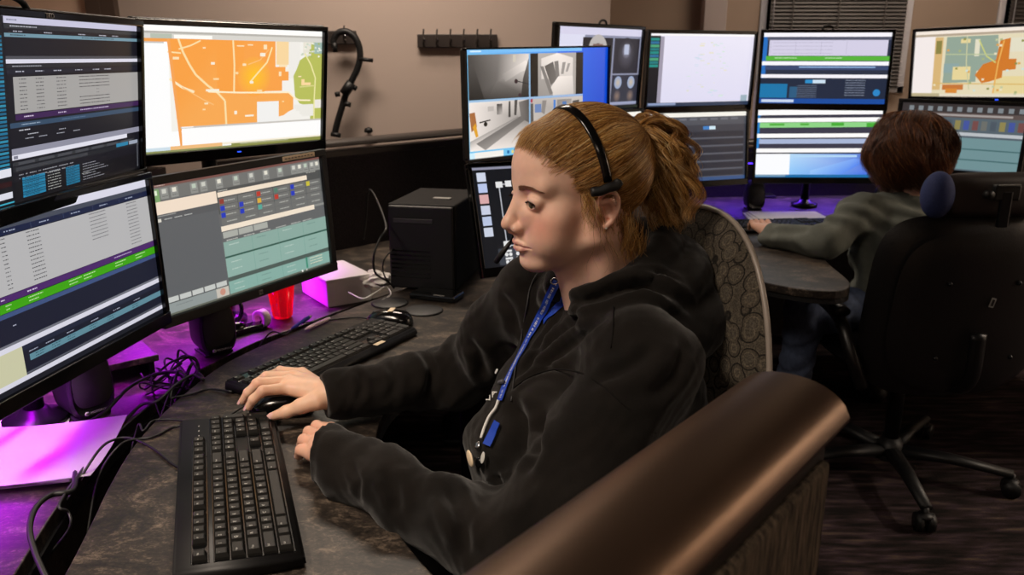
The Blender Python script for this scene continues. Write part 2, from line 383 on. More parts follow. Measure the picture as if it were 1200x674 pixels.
def draw_radio(S):
    S.rect(0, 0, 1, 1, '#626465')
    S.rect(0, 0, 1, .022, '#744a45'); S.words(.01, .004, 1, .016, '#e5d6cc', .012, .013); S.words(.04, .008, 4, .007, '#d3c4bc', .008, .012, .002)
    S.rect(0, .022, 1, .12, '#6e6f6d')
    S.rect(0, .035, .055, .13, '#7ba36a'); S.rect(.015, .045, .045, .08, '#dfe9d0')
    for k, u in enumerate([.06, .11, .21, .26, .345, .44, .53, .62, .71, .80, .84, .88, .925, .96]):
        S.rect(u, .035, u+.038, .115, '#8d8e8a'); S.rect(u+.009, .042, u+.029, .075, ['#c9c9c0', '#e1ddcf', '#b9c5b6'][k % 3]); S.words(u+.008, .092, 1, .007, '#4d4e4d', .02, .025)
    S.rect(0, .13, .34, .225, '#efdcc8'); S.rect(0, .225, .34, .28, '#55575a'); S.rect(0, .255, .045, .28, '#d6d2c6')
    for u in (.06, .11, .16): S.words(u, .26, 1, .012, '#b7b9b7', .03, .04)
    S.rect(.01, .232, .12, .24, '#8e908e')
    S.rect(0, .28, .335, .855, '#5c5f62')
    S.rect(.34, .12, 1, .32, '#4d4f4f'); S.words(.35, .13, 1, .010, '#c2c2ba', .05, .05); S.words(.9, .12, 1, .010, '#c2c2ba', .06, .06)
    S.rect(.345, .145, .90, .185, '#f0dfca')
    cols = {(0, 1): '#2138b8', (0, 2): '#2138b8', (1, 1): '#2138b8', (1, 2): '#2138b8', (2, 0): '#b8382c', (2, 1): '#d8a83a', (2, 2): '#53a598', (3, 1): '#b8382c', (4, 0): '#2138b8', (4, 1): '#2138b8', (5, 0): '#c8bb38', (0, 0): '#8e3a30', (3, 0): '#4f7a6c'}
    for c_ in range(6):
        for r_ in range(4):
            u, v = .348 + c_*.108, .195 + r_*.056
            S.rect(u, v, u+.104, v+.052, '#6d6e6c'); S.words(u+.03, v+.02, 2, .012, '#b9b9b2', .02, .03)
            if (c_, r_) in cols: S.rect(u+.003, v+.006, u+.027, v+.046, cols[(c_, r_)])
    S.rect(.34, .42, .93, .462, '#efe0cc'); S.rect(.93, .42, 1, .44, '#8b8c88')
    for k in range(3): S.rect(.345 + k*.09, .47, .43 + k*.09, .52, '#a9aba4')
    for u in (.36, .46, .56, .66, .76, .84): S.words(u, .535, 1, .012, '#c6c8c0', .05, .07)
    # teal lists
    S.rect(.34, .55, 1, .67, '#89a89e'); S.rect(.34, .67, 1, .685, '#31584d'); S.rect(.34, .685, 1, .845, '#8cada3')
    S.rect(.34, .845, 1, .88, '#4c5a55'); S.rect(.34, .88, 1, 1, '#85aca2')
    for k in range(1, 5):
        S.rect(.34 + k*.165, .55, .3415 + k*.165, .845, '#5f9486'); S.rect(.34 + k*.165, .88, .3415 + k*.165, .99, '#5f9486')
    for k in range(5):
        for v in (.575, .72, .78, .905, .95): S.words(.37 + k*.165, v, 2, .012, ['#b9cbc2', '#6d8d84'][k % 2], .02, .03)
    S.rect(.83, .875, .842, .975, '#3c8a73')
    for v in (.89, .915, .94): S.words(.86, v, 2, .014, '#d7d5bd', .03, .05)
    for k in range(5): S.rect(.01 + k*.065, .86, .068 + k*.065, .90, '#c3c6c2'); 
    S.rect(0, .905, .335, 1, '#8f9796'); S.rect(0, .9, .335, .908, '#4f5353'); S.rect(.265, .91, .335, .99, '#c4bdb2'); S.disc(.3, .945, .028, '#c78e7c'); S.words(.05, .93, 3, .010, '#767d7c', .02, .03)
    S.rect(0, .985, 1, 1, '#5f6358'); S.disc(.80, .988, .010, '#f0efe6'); S.disc(.83, .989, .008, '#d0cfc6')

def draw_cctv(S):
    S.poly([(0, 0), (.62, 0), (.62, 1), (0, 1)], ['#74c4f2', '#3b8df0', '#5aa7ea', '#8fd6f7'])
    S.poly([(.62, 0), (1, 0), (1, 1), (.62, 1)], ['#2a72ef', '#0b4fd8', '#083fbf', '#3d8de8'])
    S.rect(0, 0, .80, .03, '#79bff5'); S.rect(.03, .008, .1, .022, '#d6efff')
    g = lambda v: (v, v*.97, v*.92)
    def L(v, w=0.0): x = srgb((v, v*.96 + w, v*.93 + w)); return x
    a = (.015, .045, .415, .455); 
    def cell(c, base, items):
        u0, v0, u1, v1 = c
        X = lambda u: u0 + (u1-u0)*u
        Y = lambda v: v0 + (v1-v0)*v
        S.rect(u0, v0, u1, v1, L(base))
        for pts, cols in items: S.poly([(X(u), Y(v)) for u, v in pts], [L(c_) for c_ in cols])
        return X, Y
    X, Y = cell(a, .3, [([(0, 0), (.5, 0), (.45, .6), (0, 1)], [.28, .5, .42, .16]), ([(.5, 0), (1, 0), (1, .35), (.45, .6)], [.5, .9, .95, .42]), ([(.45, .6), (1, .35), (1, 1), (.3, 1)], [.45, .85, .3, .22]), ([(0, 1), (.45, .6), (.3, 1)], [.13, .42, .22]),
                   ([(.55, .45), (.95, .15), (1, .3), (.6, .62)], [.6, .97, .95, .6]), ([(.02, .2), (.08, .2), (.25, 1), (.02, 1)], [.3, .3, .12, .12]), ([(.9, .55), (1, .1), (1, 1), (.86, 1)], [.28, .45, .12, .15])])
    S.disc(X(.78), Y(.62), .022, '#2a1520'); S.line([(X(.8), Y(.62)), (X(1), Y(.7))], .004, '#1d1a20'); S.disc(X(.84), Y(.94), .018, '#3a2630')
    S.rect(X(.73), Y(.02), X(.78), Y(.18), '#cfc8ba')
    b = (.425, .045, .81, .455)
    X, Y = cell(b, .05, [([(.14, .0), (.86, 0), (.86, 1), (.14, 1)], [.72, .7, .66, .6]), ([(.2, .12), (.5, 0), (.8, .12), (.8, .6), (.2, .6)], [.9, .97, .9, .85, .85]), ([(.26, .3), (.42, .2), (.5, .62), (.38, .75)], [.35, .4, .45, .4]),
                         ([(.44, .2), (.52, .18), (.54, .55), (.48, .6)], [.5, .5, .5, .5]), ([(.38, .8), (.52, .55), (.8, .55), (.82, 1), (.42, 1)], [.9, .97, .92, .8, .86]), ([(.6, .22), (.66, .22), (.62, .5), (.57, .5)], [.6]*4), ([(.7, .25), (.75, .25), (.7, .45), (.66, .45)], [.62]*4), ([(.18, .3), (.24, .3), (.42, .95), (.36, .98)], [.5]*4)])
    c = (.015, .475, .415, .93)
    X, Y = cell(c, .85, [([(0, 0), (1, 0), (1, .5), (0, .8)], [.96, .8, .5, .95]), ([(0, .8), (.8, .35), (1, .5), (1, 1), (0, 1)], [.7, .55, .6, .9, .97]), ([(.1, .85), (.85, .35), (.95, .42), (.25, 1)], [.5, .42, .45, .62]), ([(.65, .02), (.68, .02), (.68, .35), (.64, .35)], [.25]*4), ([(.75, 0), (.8, 0), (.78, .32), (.74, .32)], [.3]*4), ([(.82, .05), (1, 0), (1, .5), (.86, .4)], [.5, .3, .35, .45]), ([(.45, .06), (.54, .06), (.54, .28), (.45, .28)], [.15, .3, .75, .5]), ([(.3, .10), (.4, .1), (.4, .2), (.3, .2)], [.75]*4)])
    S.poly([(X(.0), Y(.22)), (X(.09), Y(.2)), (X(.12), Y(.5)), (X(.03), Y(.6))], '#a96c3e'); S.poly([(X(.05), Y(.5)), (X(.1), Y(.42)), (X(.14), Y(.7)), (X(.10), Y(.72))], '#e2a32b')
    S.disc(X(.26), Y(.46), .022, '#15130f'); S.line([(X(.16), Y(.42)), (X(.34), Y(.38))], .006, '#2c2924')
    d = (.425, .475, .81, .93)
    X, Y = cell(d, .8, [([(0, .0), (1, 0), (1, .6), (0, .7)], [.75, .8, .6, .8]), ([(0, .5), (.7, .3), (1, .6), (1, 1), (0, 1)], [.97, .95, .9, .95, .97]), ([(.8, .1), (.93, .08), (.9, .55), (.78, .5)], [.3]*4), ([(.5, .05), (.78, .05), (.75, .3), (.5, .3)], [.55, .6, .7, .5]), ([(.0, .1), (.05, .1), (.06, .7), (0, .8)], [.35]*4), ([(.22, .05), (.3, .05), (.26, .35), (.2, .3)], [.55]*4)])
    S.rect(X(.43), Y(.05), X(.47), Y(.4), '#3c7fd0'); S.rect(X(0), Y(0), X(.04), Y(.08), '#b03a4a'); S.rect(X(.08), Y(.12), X(.2), Y(.3), '#6b86b8'); S.rect(X(.60), Y(.10), X(.68), Y(.2), '#4e79b3')
    S.rect(0, .935, .62, 1, '#6fc3ee'); S.rect(0, .945, .05, 1, '#cfefff'); S.rect(.045, .945, .235, 1, '#f4f1ea')
    for k in range(14): S.rect(.26 + k*.03, .955, .275 + k*.03, .985, ['#1d6aa8', '#e8d77a', '#c8d8e8', '#3d5aa8', '#2a7f8f'][k % 5])
    S.rect(.415, .04, .425, .935, '#8fb8dd'); S.rect(.01, .457, .81, .472, '#9fbedd')

def draw_plan(S):                   # black radio console page with white blocks and lines
    S.rect(0, 0, 1, 1, '#12151b')
    S.rect(0, 0, 1, .022, '#8e8ea3')
    for k in range(6): S.rect(.03, .05 + k*.11, .085, .14 + k*.11, ['#cfd6e8', '#b8c6ea', '#d8a9a9', '#c8cfe2', '#b7c4e0', '#c9d0e0'][k])
    w = '#e4e4e4'
    net = [((.16, .18), (.16, .80)), ((.16, .18), (.55, .16)), ((.28, .18), (.28, .45)), ((.28, .45), (.5, .45)), ((.16, .80), (.9, .76)), ((.36, .3), (.6, .3)), ((.55, .16), (.55, .7)), ((.36, .3), (.36, .62)), ((.45, .55), (.9, .55)), ((.7, .2), (.7, .7)), ((.8, .3), (.95, .3))]
    for a_, b_ in net: S.line([a_, b_], .006, '#b9bcc4')
    for (u, v) in [(.16, .18), (.22, .175), (.30, .17), (.37, .3), (.42, .3), (.47, .42), (.32, .45), (.40, .46), (.16, .78), (.26, .78), (.34, .6), (.45, .55), (.5, .62), (.56, .5), (.62, .3), (.70, .42), (.76, .55), (.84, .3), (.9, .5), (.6, .7), (.36, .38), (.30, .36), (.44, .36), (.24, .6)]:
        S.rect(u-.02, v-.03, u+.022, v+.03, w)
    S.rect(.10, .82, .98, .985, '#3c4048')
    for r_ in range(2):
        for k in range(12):
            u, v = .14 + k*.07, .84 + r_*.075
            S.rect(u, v, u+.045, v+.02, w); S.disc(u+.01, v+.045, .02, w, 8); S.disc(u+.035, v+.045, .02, w, 8)

def draw_hall_cams(S):
    S.rect(0, 0, 1, 1, '#8d90a8'); S.rect(0, 0, 1, .09, '#d6d3ea'); S.rect(0, .09, .30, 1, '#dcdcf0')
    S.rect(.28, .12, .64, .50, '#1a1820'); S.disc(.46, .28, .2, '#b9b3b0', 20); S.disc(.46, .30, .11, '#5c3f3c', 16); S.rect(.40, .2, .52, .25, '#80635c')
    S.rect(.66, .12, .985, .58, '#2a2731'); S.disc(.82, .33, .22, '#55525e', 20, '#232029'); S.disc(.82, .28, .10, '#9a9db3', 14, '#5b5866'); S.rect(.79, .2, .85, .33, '#b8bfd6')
    S.rect(.28, .5, .64, 1, '#2c2b36'); S.rect(.66, .60, 1, .96, '#30303e')
    for u, v in ((.74, .70), (.91, .70), (.74, .88), (.91, .88)): S.disc(u, v, .085, '#c8b79c' if v < .8 else '#8a7468', 14, '#8fa3c9' if v < .8 else '#3a3846')
    S.rect(.3, .96, 1, .99, '#9aa0bd')

def draw_white_doc(S):
    S.rect(0, 0, 1, 1, '#e7e3f4'); S.rect(0, 0, 1, .03, '#fbf8fb'); S.rect(0, .03, .10, 1, '#17181f')
    for k in range(9): S.rect(.01, .06 + k*.045, .09, .095 + k*.045, ['#1d8f86', '#2a6f9c', '#49a37a', '#187a80'][k % 4])
    S.rect(.10, .04, .135, .96, '#9f99ab'); S.rect(.135, .04, .985, .94, '#e9e6f6', '#dfdcf2')
    for k in range(46):
        u, v = .16 + S.r.random()*.78, .10 + S.r.random()*.78
        c = ['#d9e3ea', '#e6e0c8', '#cfdcec', '#dcdcd0', '#cfe3d8'][k % 5]
        u = u*.5 + .28; S.rect(u, v, u + S.r.uniform(.01, .05), v + S.r.uniform(.006, .02), c)
    S.rect(0, .95, 1, 1, '#2c3a52'); S.rect(.02, .955, .28, .985, '#8f9ec0'); S.rect(.92, .86, .985, .95, '#9fb3c0')

def draw_grey_rows(S):
    S.rect(0, 0, 1, 1, '#393b45'); S.rect(0, 0, 1, .06, '#f4f1e8'); S.rect(0, .06, 1, .18, '#4c4f58')
    for k in range(9): S.rect(.05 + k*.1, .08, .12 + k*.1, .11, '#6b6e78')
    S.rect(.58, .2, .64, .25, '#3b7fc4'); S.rect(.64, .2, .70, .25, '#cfe6f2')
    for k in range(6): S.rect(.02, .28 + k*.115, .98, .36 + k*.115, '#262833'); S.rect(.02, .365 + k*.115, .98, .385 + k*.115, '#555863'); S.words(.05, .30 + k*.115, 5, .02, '#50535f', .03, .06)
    S.rect(0, .95, 1, 1, '#33507e')

def draw_rows_top(S):
    S.rect(0, 0, 1, 1, '#2d3346'); S.rect(0, 0, .035, 1, '#2a70c0')
    S.rect(.0, 0, 1, .055, '#fbf9ff'); S.rect(.03, .06, 1, .10, '#55586a'); S.rect(.05, .10, .98, .32, '#d5d0e6'); 
    for k in range(4): S.rect(.06 + .2*k, .12, .062 + .2*k, .30, '#a9a5bd')
    for k in range(4): S.words(.08, .13 + k*.05, 8, .012, '#b3aec6', .03, .08)
    S.rect(.03, .325, 1, .39, '#58b43c'); S.words(.1, .345, 4, .015, '#d8f0cc', .03, .05); S.words(.5, .345, 3, .015, '#d8f0cc', .03, .05)
    S.rect(.0, .40, 1, .455, '#fbf9ff'); S.rect(.03, .46, 1, .52, '#3d4a70'); S.rect(.3, .47, .9, .49, '#8fb0dc'); S.rect(.0, .585, 1, .635, '#f8f5fb')
    S.rect(0, .64, 1, .93, '#242c40'); S.rect(.0, .72, .22, .92, '#1f77ab'); S.rect(.24, .76, .3, .92, '#2f5c80'); S.rect(.40, .66, .52, .71, '#cfe3f3'); S.rect(.36, .66, .42, .71, '#2f8ec9')
    for k in range(7): S.words(.3, .74 + k*.027, 4, .012, '#7b879c', .02, .05); S.words(.68, .66 + k*.035, 4, .014, '#9aa3b5', .02, .05)
    S.disc(.93, .84, .05, '#2d86c8'); S.rect(0, .93, 1, 1, '#1c4c9c'); S.rect(.02, .945, .28, .985, '#c9d7ef')

def draw_rows_low(S):
    S.rect(0, 0, 1, 1, '#2c2b3a'); S.rect(0, 0, .03, .6, '#2a7fc8')
    S.rect(0, .0, 1, .075, '#fffdfc'); S.rect(.02, .085, 1, .12, '#3c3a48'); S.rect(0, .12, 1, .18, '#fffdfc'); S.rect(.02, .185, 1, .26, '#8fd487'); S.rect(.1, .20, .22, .23, '#4fae3a'); S.rect(.35, .20, .42, .23, '#4fae3a'); S.rect(.60, .195, .70, .24, '#49ad38'); S.rect(.88, .2, 1, .26, '#49ad38')
    S.rect(.02, .26, 1, .35, '#3e3c4c'); S.rect(0, .35, 1, .41, '#fffdfc'); S.rect(.02, .43, 1, .50, '#a9b6d6'); S.rect(.02, .50, 1, .57, '#3d3b4b'); S.rect(0, .57, 1, .63, '#fffdfc')
    S.rect(0, .65, .28, .96, '#fbfcff'); S.poly([(.28, .65), (1, .65), (1, .96), (.28, .96)], ['#b9dcfa', '#2b5fd8', '#2b5ce0', '#8cc6fa'])
    S.poly([(.45, .9), (.8, .72), (.9, .75), (.7, .96), (.45, .96)], ['#9ec8fb', '#7fa8f4', '#4f7ff0', '#5f93f2', '#8fc0fa'])
    S.rect(.28, .67, .82, .70, '#b5d9f7'); S.rect(0, .96, 1, 1, '#1c6da8'); S.rect(.0, .962, .25, .99, '#7fa0b8')

def draw_map_small(S):
    S.rect(0, 0, 1, 1, '#e6ddc8'); S.rect(0, 0, 1, .05, '#f5e9dc'); S.rect(0, .05, 1, .085, '#b5a48f'); S.rect(0, .085, .18, .95, '#f4ebe8')
    S.rect(.18, .09, 1, .97, '#e4d9b8')
    S.poly([(.28, .1), (.70, .1), (.72, .5), (.55, .62), (.55, .78), (.27, .80)], '#94a697'); S.rect(.27, .5, .40, .64, '#8ea6a4')
    S.rect(.18, .1, .25, .9, '#d8b57a'); S.rect(.19, .15, .24, .35, '#8c8448')
    for (a_, b_, c_, d_) in [(.35, .55, .50, .75), (.52, .15, .56, .40), (.72, .15, .98, .35), (.7, .7, .98, .95), (.40, .14, .48, .2)]: S.rect(a_, b_, c_, d_, ['#e6d49a', '#d8d28f', '#e3dec6', '#e9dfc2', '#a8b49a'][int(a_*100) % 5])
    S.poly([(.72, .18), (.80, .15), (.80, .45), (.86, .45), (.86, .60), (.76, .62), (.76, .72), (.66, .78), (.60, .80), (.54, .68), (.60, .52), (.70, .46)], '#d27a2c')
    S.rect(.27, .82, .45, .90, '#c7773a'); S.rect(.30, .88, .40, .95, '#d98b3a')
    S.line([(.75, .18), (.72, .5), (.70, .95)], .010, '#e9b05a'); S.line([(.55, .16), (.62, .4), (.7, .5)], .010, '#c9cc7c'); S.line([(.45, .1), (.46, .5), (.5, .9)], .008, '#c9c9a0'); S.line([(.28, .36), (.7, .38)], .008, '#b9c39a'); S.line([(.18, .8), (.98, .82)], .008, '#d9b468')
    for k in range(30):
        u, v = .18 + S.r.random()*.8, .1 + S.r.random()*.85; S.rect(u, v, u+.02, v+.03, ['#8f8f4c', '#dca352', '#c3c9a0', '#e9e0c0', '#a9b27c', '#cfe0d8'][k % 6])
    S.rect(0, .955, .25, 1, '#bdb08a')

def draw_radio_dim(S):
    S.rect(0, 0, 1, 1, '#55626a'); S.rect(0, 0, 1, .13, '#3a3434')
    for k in range(12): S.rect(.06 + k*.08, .04, .10 + k*.08, .11, '#7d8489')
    S.rect(0, .13, 1, .20, '#5c4f4c'); S.rect(0, .15, .9, .18, '#a39b98')
    for k in range(14): S.rect(.04 + k*.07, .24, .085 + k*.07, .38, ['#4c5660', '#44549a', '#6b6d68', '#8c8250', '#744a48'][(k*3) % 5])
    S.rect(0, .42, 1, .47, '#b9bec2'); S.rect(0, .5, 1, .98, '#6f8f93'); S.rect(0, .66, 1, .68, '#46696b'); S.rect(0, .82, 1, .84, '#46696b')

# ---------------------------------------------------------------- monitors
SW, SH = .487, .274
def monitor(label, c, yaw, tilt, roll, draw, style='slim', gain=1.0, group=None, stand=None):
    """c = middle of the lit area; the monitor hangs on its own arm from the console"""
    t = thing('computer_monitor', label, 'monitor', (0, 0, 0), group=group)
    Mx = Matrix.Translation(Vector((c[0], c[1], c[2] + CAMZ))) @ Matrix.Rotation(R(yaw), 4, 'Z') @ Matrix.Rotation(R(roll) * -1, 4, 'Y') @ Matrix.Rotation(R(-tilt), 4, 'X')
    t.matrix_world = Mx; t.location = Mx.to_translation(); t.rotation_euler = Mx.to_euler()
    bz, bb = {'slim': (.012, .026), 'thick': (.017, .022), 'hair': (.005, .009)}[style]
    bm_ = MB(); pm = M['gloss'] if style != 'thick' else M['plastic']
    # bezel ring: four bars around the panel
    W2, H2 = SW/2, SH/2
    bm_.box((0, -.001, H2 + bz/2), (SW + 2*bz, .018, bz), pm, bev=.002); bm_.box((0, -.001, -H2 - bb/2), (SW + 2*bz, .020, bb), pm, bev=.002)
    for s_ in (-1, 1): bm_.box((s_*(W2 + bz/2), -.001, 0), (bz, .018, SH), pm, bev=.002)
    bm_.build('bezel', t)
    sh = MB(); sh.box((0, .012, -.002), (SW + 2*bz - .004, .020, SH + bz + bb - .006), M['plastic'], bev=.004)
    sh.box((0, .034, -.002), (SW*.72, .028, SH*.72), M['plastic'], bev=.012); sh.build('back_shell', t)
    S = Screen(SW, SH, gain); draw(S); S.build(t)
    if style == 'thick':
        lg = MB(); lg.box((.0, -.0112, -H2 - bb/2), (.011, .001, .011), M['dim_mark'], bev=.002); 
        vs, fs = text_faces('hp', .010); lg.T = Matrix.Translation(Vector((-.005, -.0120, -H2 - bb/2 - .0025))) @ Matrix.Rotation(R(90), 4, 'X'); lg.add(vs, fs, M['plastic'])
        lo = lg.build('logo', t); lo['label'] = 'small grey square logo'
    # arm to the post behind
    ar = MB(); ar.box((0, .052, 0), (.11, .012, .11), M['dark_metal'], bev=.004); ar.cyl((0, .055, 0), (0, .095, 0), .017, M['dark_metal'])
    ar.build('mounting_plate', t)
    return t

mons = {}
mons['A'] = monitor('tall dark dispatch screen at the upper left edge, beside the orange map monitor', (-.743, 1.401, -.077), 89.3, -6.0, .1, draw_dispatch_top)
mons['D'] = monitor('lower left monitor with the bright green band across its grey list', (-.752, 1.346, -.364), 82.1, .9, -.2, draw_dispatch_low)
mons['B'] = monitor('near monitor showing a bright orange street map', (-.646, 1.976, -.069), 51.9, -6.9, -.4, draw_map)
mons['C'] = monitor('thick-framed monitor under the orange map, grey radio page with teal lists', (-.601, 1.823, -.378), 59.1, 1.9, 1.3, draw_radio, 'thick')
mons['E'] = monitor('blue-bordered monitor showing four security camera pictures', (.079, 2.266, -.112), 36.7, -.5, 1.2, draw_cctv, 'hair')
mons['F'] = monitor('monitor beside the woman\'s face, black page with white blocks and lines', (.123, 2.267, -.419), 27.2, 18.3, -.6, draw_plan, 'slim')
mons['G'] = monitor('far monitor with fisheye hallway pictures, right behind the blue-bordered one', (.319, 3.051, -.033), 46.4, -3, -.2, draw_hall_cams)
mons['G2'] = monitor('mostly hidden monitor under the hallway pictures, behind the ponytail', (.335, 3.035, -.335), 44, 6, 0, draw_grey_rows)
mons['H'] = monitor('far monitor with a nearly white page and a dark strip at its left', (.749, 3.329, -.046), 22.4, -2.3, 0, draw_white_doc)
mons['H2'] = monitor('far dim grey monitor with dark rows, just right of the ponytail', (.742, 3.325, -.348), 20, 5.0, 0, draw_grey_rows)
mons['I'] = monitor('upper far monitor with lilac, green and blue bands', (1.251, 3.366, -.04), -8.3, 1.9, -.1, draw_rows_top)
mons['J'] = monitor('lower far monitor with white bands above a bright blue corner', (1.256, 3.365, -.338), -8.7, 5.9, 1.1, draw_rows_low)
mons['K'] = monitor('far right monitor with a teal and orange map', (1.932, 3.54, -.02), -52.7, -4.0, 1.5, draw_map_small)
mons['L'] = monitor('dim teal monitor behind the second worker\'s head, under the far map', (1.90, 3.50, -.325), -45, 3.0, 0, draw_radio_dim, 'thick')
# marks on the near screens
mk = MB(); vs, fs = text_faces('TKO', .0115); mk.T = Matrix.Translation(Vector((-.085, -.0110, SH/2 + .0015))) @ Matrix.Rotation(R(90), 4, 'X'); mk.add(vs, fs, M['white_mark'])
o_ = mk.build('lettering', mons['A']); o_['label'] = 'pale letters TKO on the upper bezel'
ld = MB(); ld.box((-.01, -.0115, -SH/2 - .011), (.010, .001, .0016), M['led_blue']); o_ = ld.build('power_light', mons['B']); o_['label'] = 'blue power light'
ld = MB(); ld.box((.12, -.0115, -SH/2 - .011), (.012, .001, .003), M['led_blue']); o_ = ld.build('power_light', mons['K']); o_['label'] = 'blue power light'
sk = MB(); sk.box((.165, -.0125, SH/2 + .0095), (.105, .002, .011), M['cream'], bev=.001); 
for k in range(9): sk.box((.122 + k*.0105, -.0137, SH/2 + .0095), (.007, .0003, .0022), M['gray_plastic'])
o_ = sk.build('sticker', mons['C']); o_['label'] = 'cream paper label strip with small print'
cl = MB(); cl.tube(smoothpath([(-.05, .0, SH/2 + .012), (-.035, .0, SH/2 + .055), (-.0, .0, SH/2 + .07), (.035, .0, SH/2 + .055), (.05, .0, SH/2 + .012)]), .006, M['plastic'])
for k_, u_ in (('I', .0), ('G', .0)):
    cc = MB(); cc.tube(smoothpath([(-.022, 0, SH/2 + .010), (-.016, 0, SH/2 + .022), (0, 0, SH/2 + .027), (.016, 0, SH/2 + .022), (.022, 0, SH/2 + .010)]), .004, M['plastic']); cc.build('carry_loop', mons[k_])
cc = MB(); cc.tube(smoothpath([(-.20, 0, SH/2 + .010), (-.188, 0, SH/2 + .022), (-.158, 0, SH/2 + .028), (-.128, 0, SH/2 + .022), (-.112, 0, SH/2 + .010)]), .005, M['cable']); cc.build('carry_loop', mons['A'])
# posts that carry the monitor arms
def post(label, pair, off=.135, z0=.70):
    (cx, cy, _), yaw = pair
    n = Vector((-math.sin(R(yaw)), math.cos(R(yaw)), 0))
    p = Vector((cx, cy, 0)) + n * off
    t = thing('monitor_post', label, 'monitor stand', (p.x, p.y, z0), R(yaw))
    b_ = MB(); b_.cyl((0, 0, 0), (0, 0, .56), .018, M['dark_metal']); b_.build('pole', t)
    b_ = MB(); b_.lathe([(.055, 0), (.055, .012), (.03, .018), (.022, .03)], M['dark_metal']); b_.build('base', t)
    for z in (CAMZ - z0 - .05, CAMZ - z0 - .36):
        b_ = MB(); b_.box((0, -.025, z), (.045, .06, .045), M['dark_metal'], bev=.006); b_.build('bracket', t)
    return t
post('black post behind the two left edge dispatch screens', ((-.748, 1.37, 0), 86))
post('black post behind the orange map monitor', ((-.625, 1.90, 0), 55))
post('black post behind the camera picture monitor', ((.10, 2.267, 0), 33), z0=.735)
post('black post behind the hallway picture monitor', ((.327, 3.04, 0), 45), z0=.73)
post('black post behind the white page monitor', ((.745, 3.327, 0), 21), z0=.73)
post('black post behind the banded far monitors', ((1.253, 3.366, 0), -8.5), z0=.73)
post('black post behind the far right map monitor', ((1.915, 3.52, 0), -50), z0=.73)
# ================================================================ room
M['wall'] = mat('painted_wall', '#a8988f', 0.85, bump=(160, 0.25, 0.001))
M['wall_dark'] = mat('painted_wall_tan', '#a08c7c', 0.85, bump=(160, 0.25, 0.001))
M['ceil'] = mat('ceiling_board', '#6a655f', 0.9)
def carpet_mat():
    m = bpy.data.materials.new('carpet'); m.use_nodes = True; nt = m.node_tree; b = nt.nodes['Principled BSDF']; b.inputs['Roughness'].default_value = 0.95; b.inputs['Specular IOR Level'].default_value = 0.1
    tc = nt.nodes.new('ShaderNodeTexCoord'); mp = nt.nodes.new('ShaderNodeMapping'); mp.inputs['Scale'].default_value = (7, 38, 1); mp.inputs['Rotation'].default_value = (0, 0, R(12))
    n = nt.nodes.new('ShaderNodeTexNoise'); n.inputs['Scale'].default_value = 1; n.inputs['Detail'].default_value = 3
    nt.links.new(tc.outputs['Object'], mp.inputs['Vector']); nt.links.new(mp.outputs['Vector'], n.inputs['Vector'])
    cr = nt.nodes.new('ShaderNodeValToRGB'); e = cr.color_ramp.elements
    e[0].position = .38; e[0].color = srgb('#1c1817'); e[1].position = .70; e[1].color = srgb('#5f5042')
    x = e.new(.5); x.color = srgb('#332827'); x = e.new(.58); x.color = srgb('#40333a')
    nt.links.new(n.outputs['Fac'], cr.inputs['Fac'])
    n2 = nt.nodes.new('ShaderNodeTexNoise'); n2.inputs['Scale'].default_value = 260
    nt.links.new(tc.outputs['Object'], n2.inputs['Vector'])
    mx = nt.nodes.new('ShaderNodeMix'); mx.data_type = 'RGBA'; mx.blend_type = 'MULTIPLY'; mx.inputs[0].default_value = .7
    nt.links.new(cr.outputs['Color'], mx.inputs[6]); nt.links.new(n2.outputs['Fac'], mx.inputs[7]); nt.links.new(mx.outputs[2], b.inputs['Base Color'])
    bp = nt.nodes.new('ShaderNodeBump'); bp.inputs['Strength'].default_value = .6; bp.inputs['Distance'].default_value = .004
    nt.links.new(n2.outputs['Fac'], bp.inputs['Height']); nt.links.new(bp.outputs['Normal'], b.inputs['Normal'])
    return m
M['carpet'] = carpet_mat()
b_ = MB(); b_.box((1.0, 1.25, -.05), (7.2, 7.7, .1), M['carpet']); struct(b_.build('floor'))
b_ = MB(); b_.box((1.0, 1.25, 2.80), (7.2, 7.7, .1), M['ceil']); struct(b_.build('ceiling'))
# tan wall behind the near console; it stops at a corner and the next wall lies further back
b_ = MB(); b_.box((-.69, 4.06, 1.375), (2.30, .12, 2.75), M['wall']); struct(b_.build('wall_left_of_corner'))
b_ = MB(); b_.box((.40, 4.56, 1.375), (.12, .86, 2.75), M['wall']); struct(b_.build('wall_return'))
b_ = MB()
wz0, wz1 = 1.15, 2.35
w1, w2 = (1.45, 2.34), (2.84, 3.90)
for x0, x1 in ((.46, w1[0]), (w1[1], w2[0]), (w2[1], 4.6)): b_.box(((x0+x1)/2, 5.06, 1.375), (x1-x0, .12, 2.75), M['wall_dark'])
for w in (w1, w2):
    b_.box(((w[0]+w[1])/2, 5.06, wz0/2), (w[1]-w[0], .12, wz0), M['wall_dark']); b_.box(((w[0]+w[1])/2, 5.06, (wz1+2.75)/2), (w[1]-w[0], .12, 2.75-wz1), M['wall_dark'])
struct(b_.build('wall_back'))
b_ = MB(); b_.box((-2.55, 1.25, 1.375), (.1, 7.7, 2.75), M['wall']); struct(b_.build('wall_left'))
b_ = MB(); b_.box((4.58, 1.25, 1.375), (.1, 7.7, 2.75), mat('pale_wall', '#ddd0c2', .85)); struct(b_.build('wall_right'))
b_ = MB(); b_.box((1.0, -2.58, 1.375), (7.2, .1, 2.75), M['wall_dark']); struct(b_.build('wall_front'))
b_ = MB(); b_.box((-2.24, 4.06, 1.375), (.52, .12, 2.75), mat('wall_glow_in_colour', '#e0bfa8', .85)); struct(b_.build('wall_left_end'))  # paler pink than the other walls: its brighter light sits in the colour
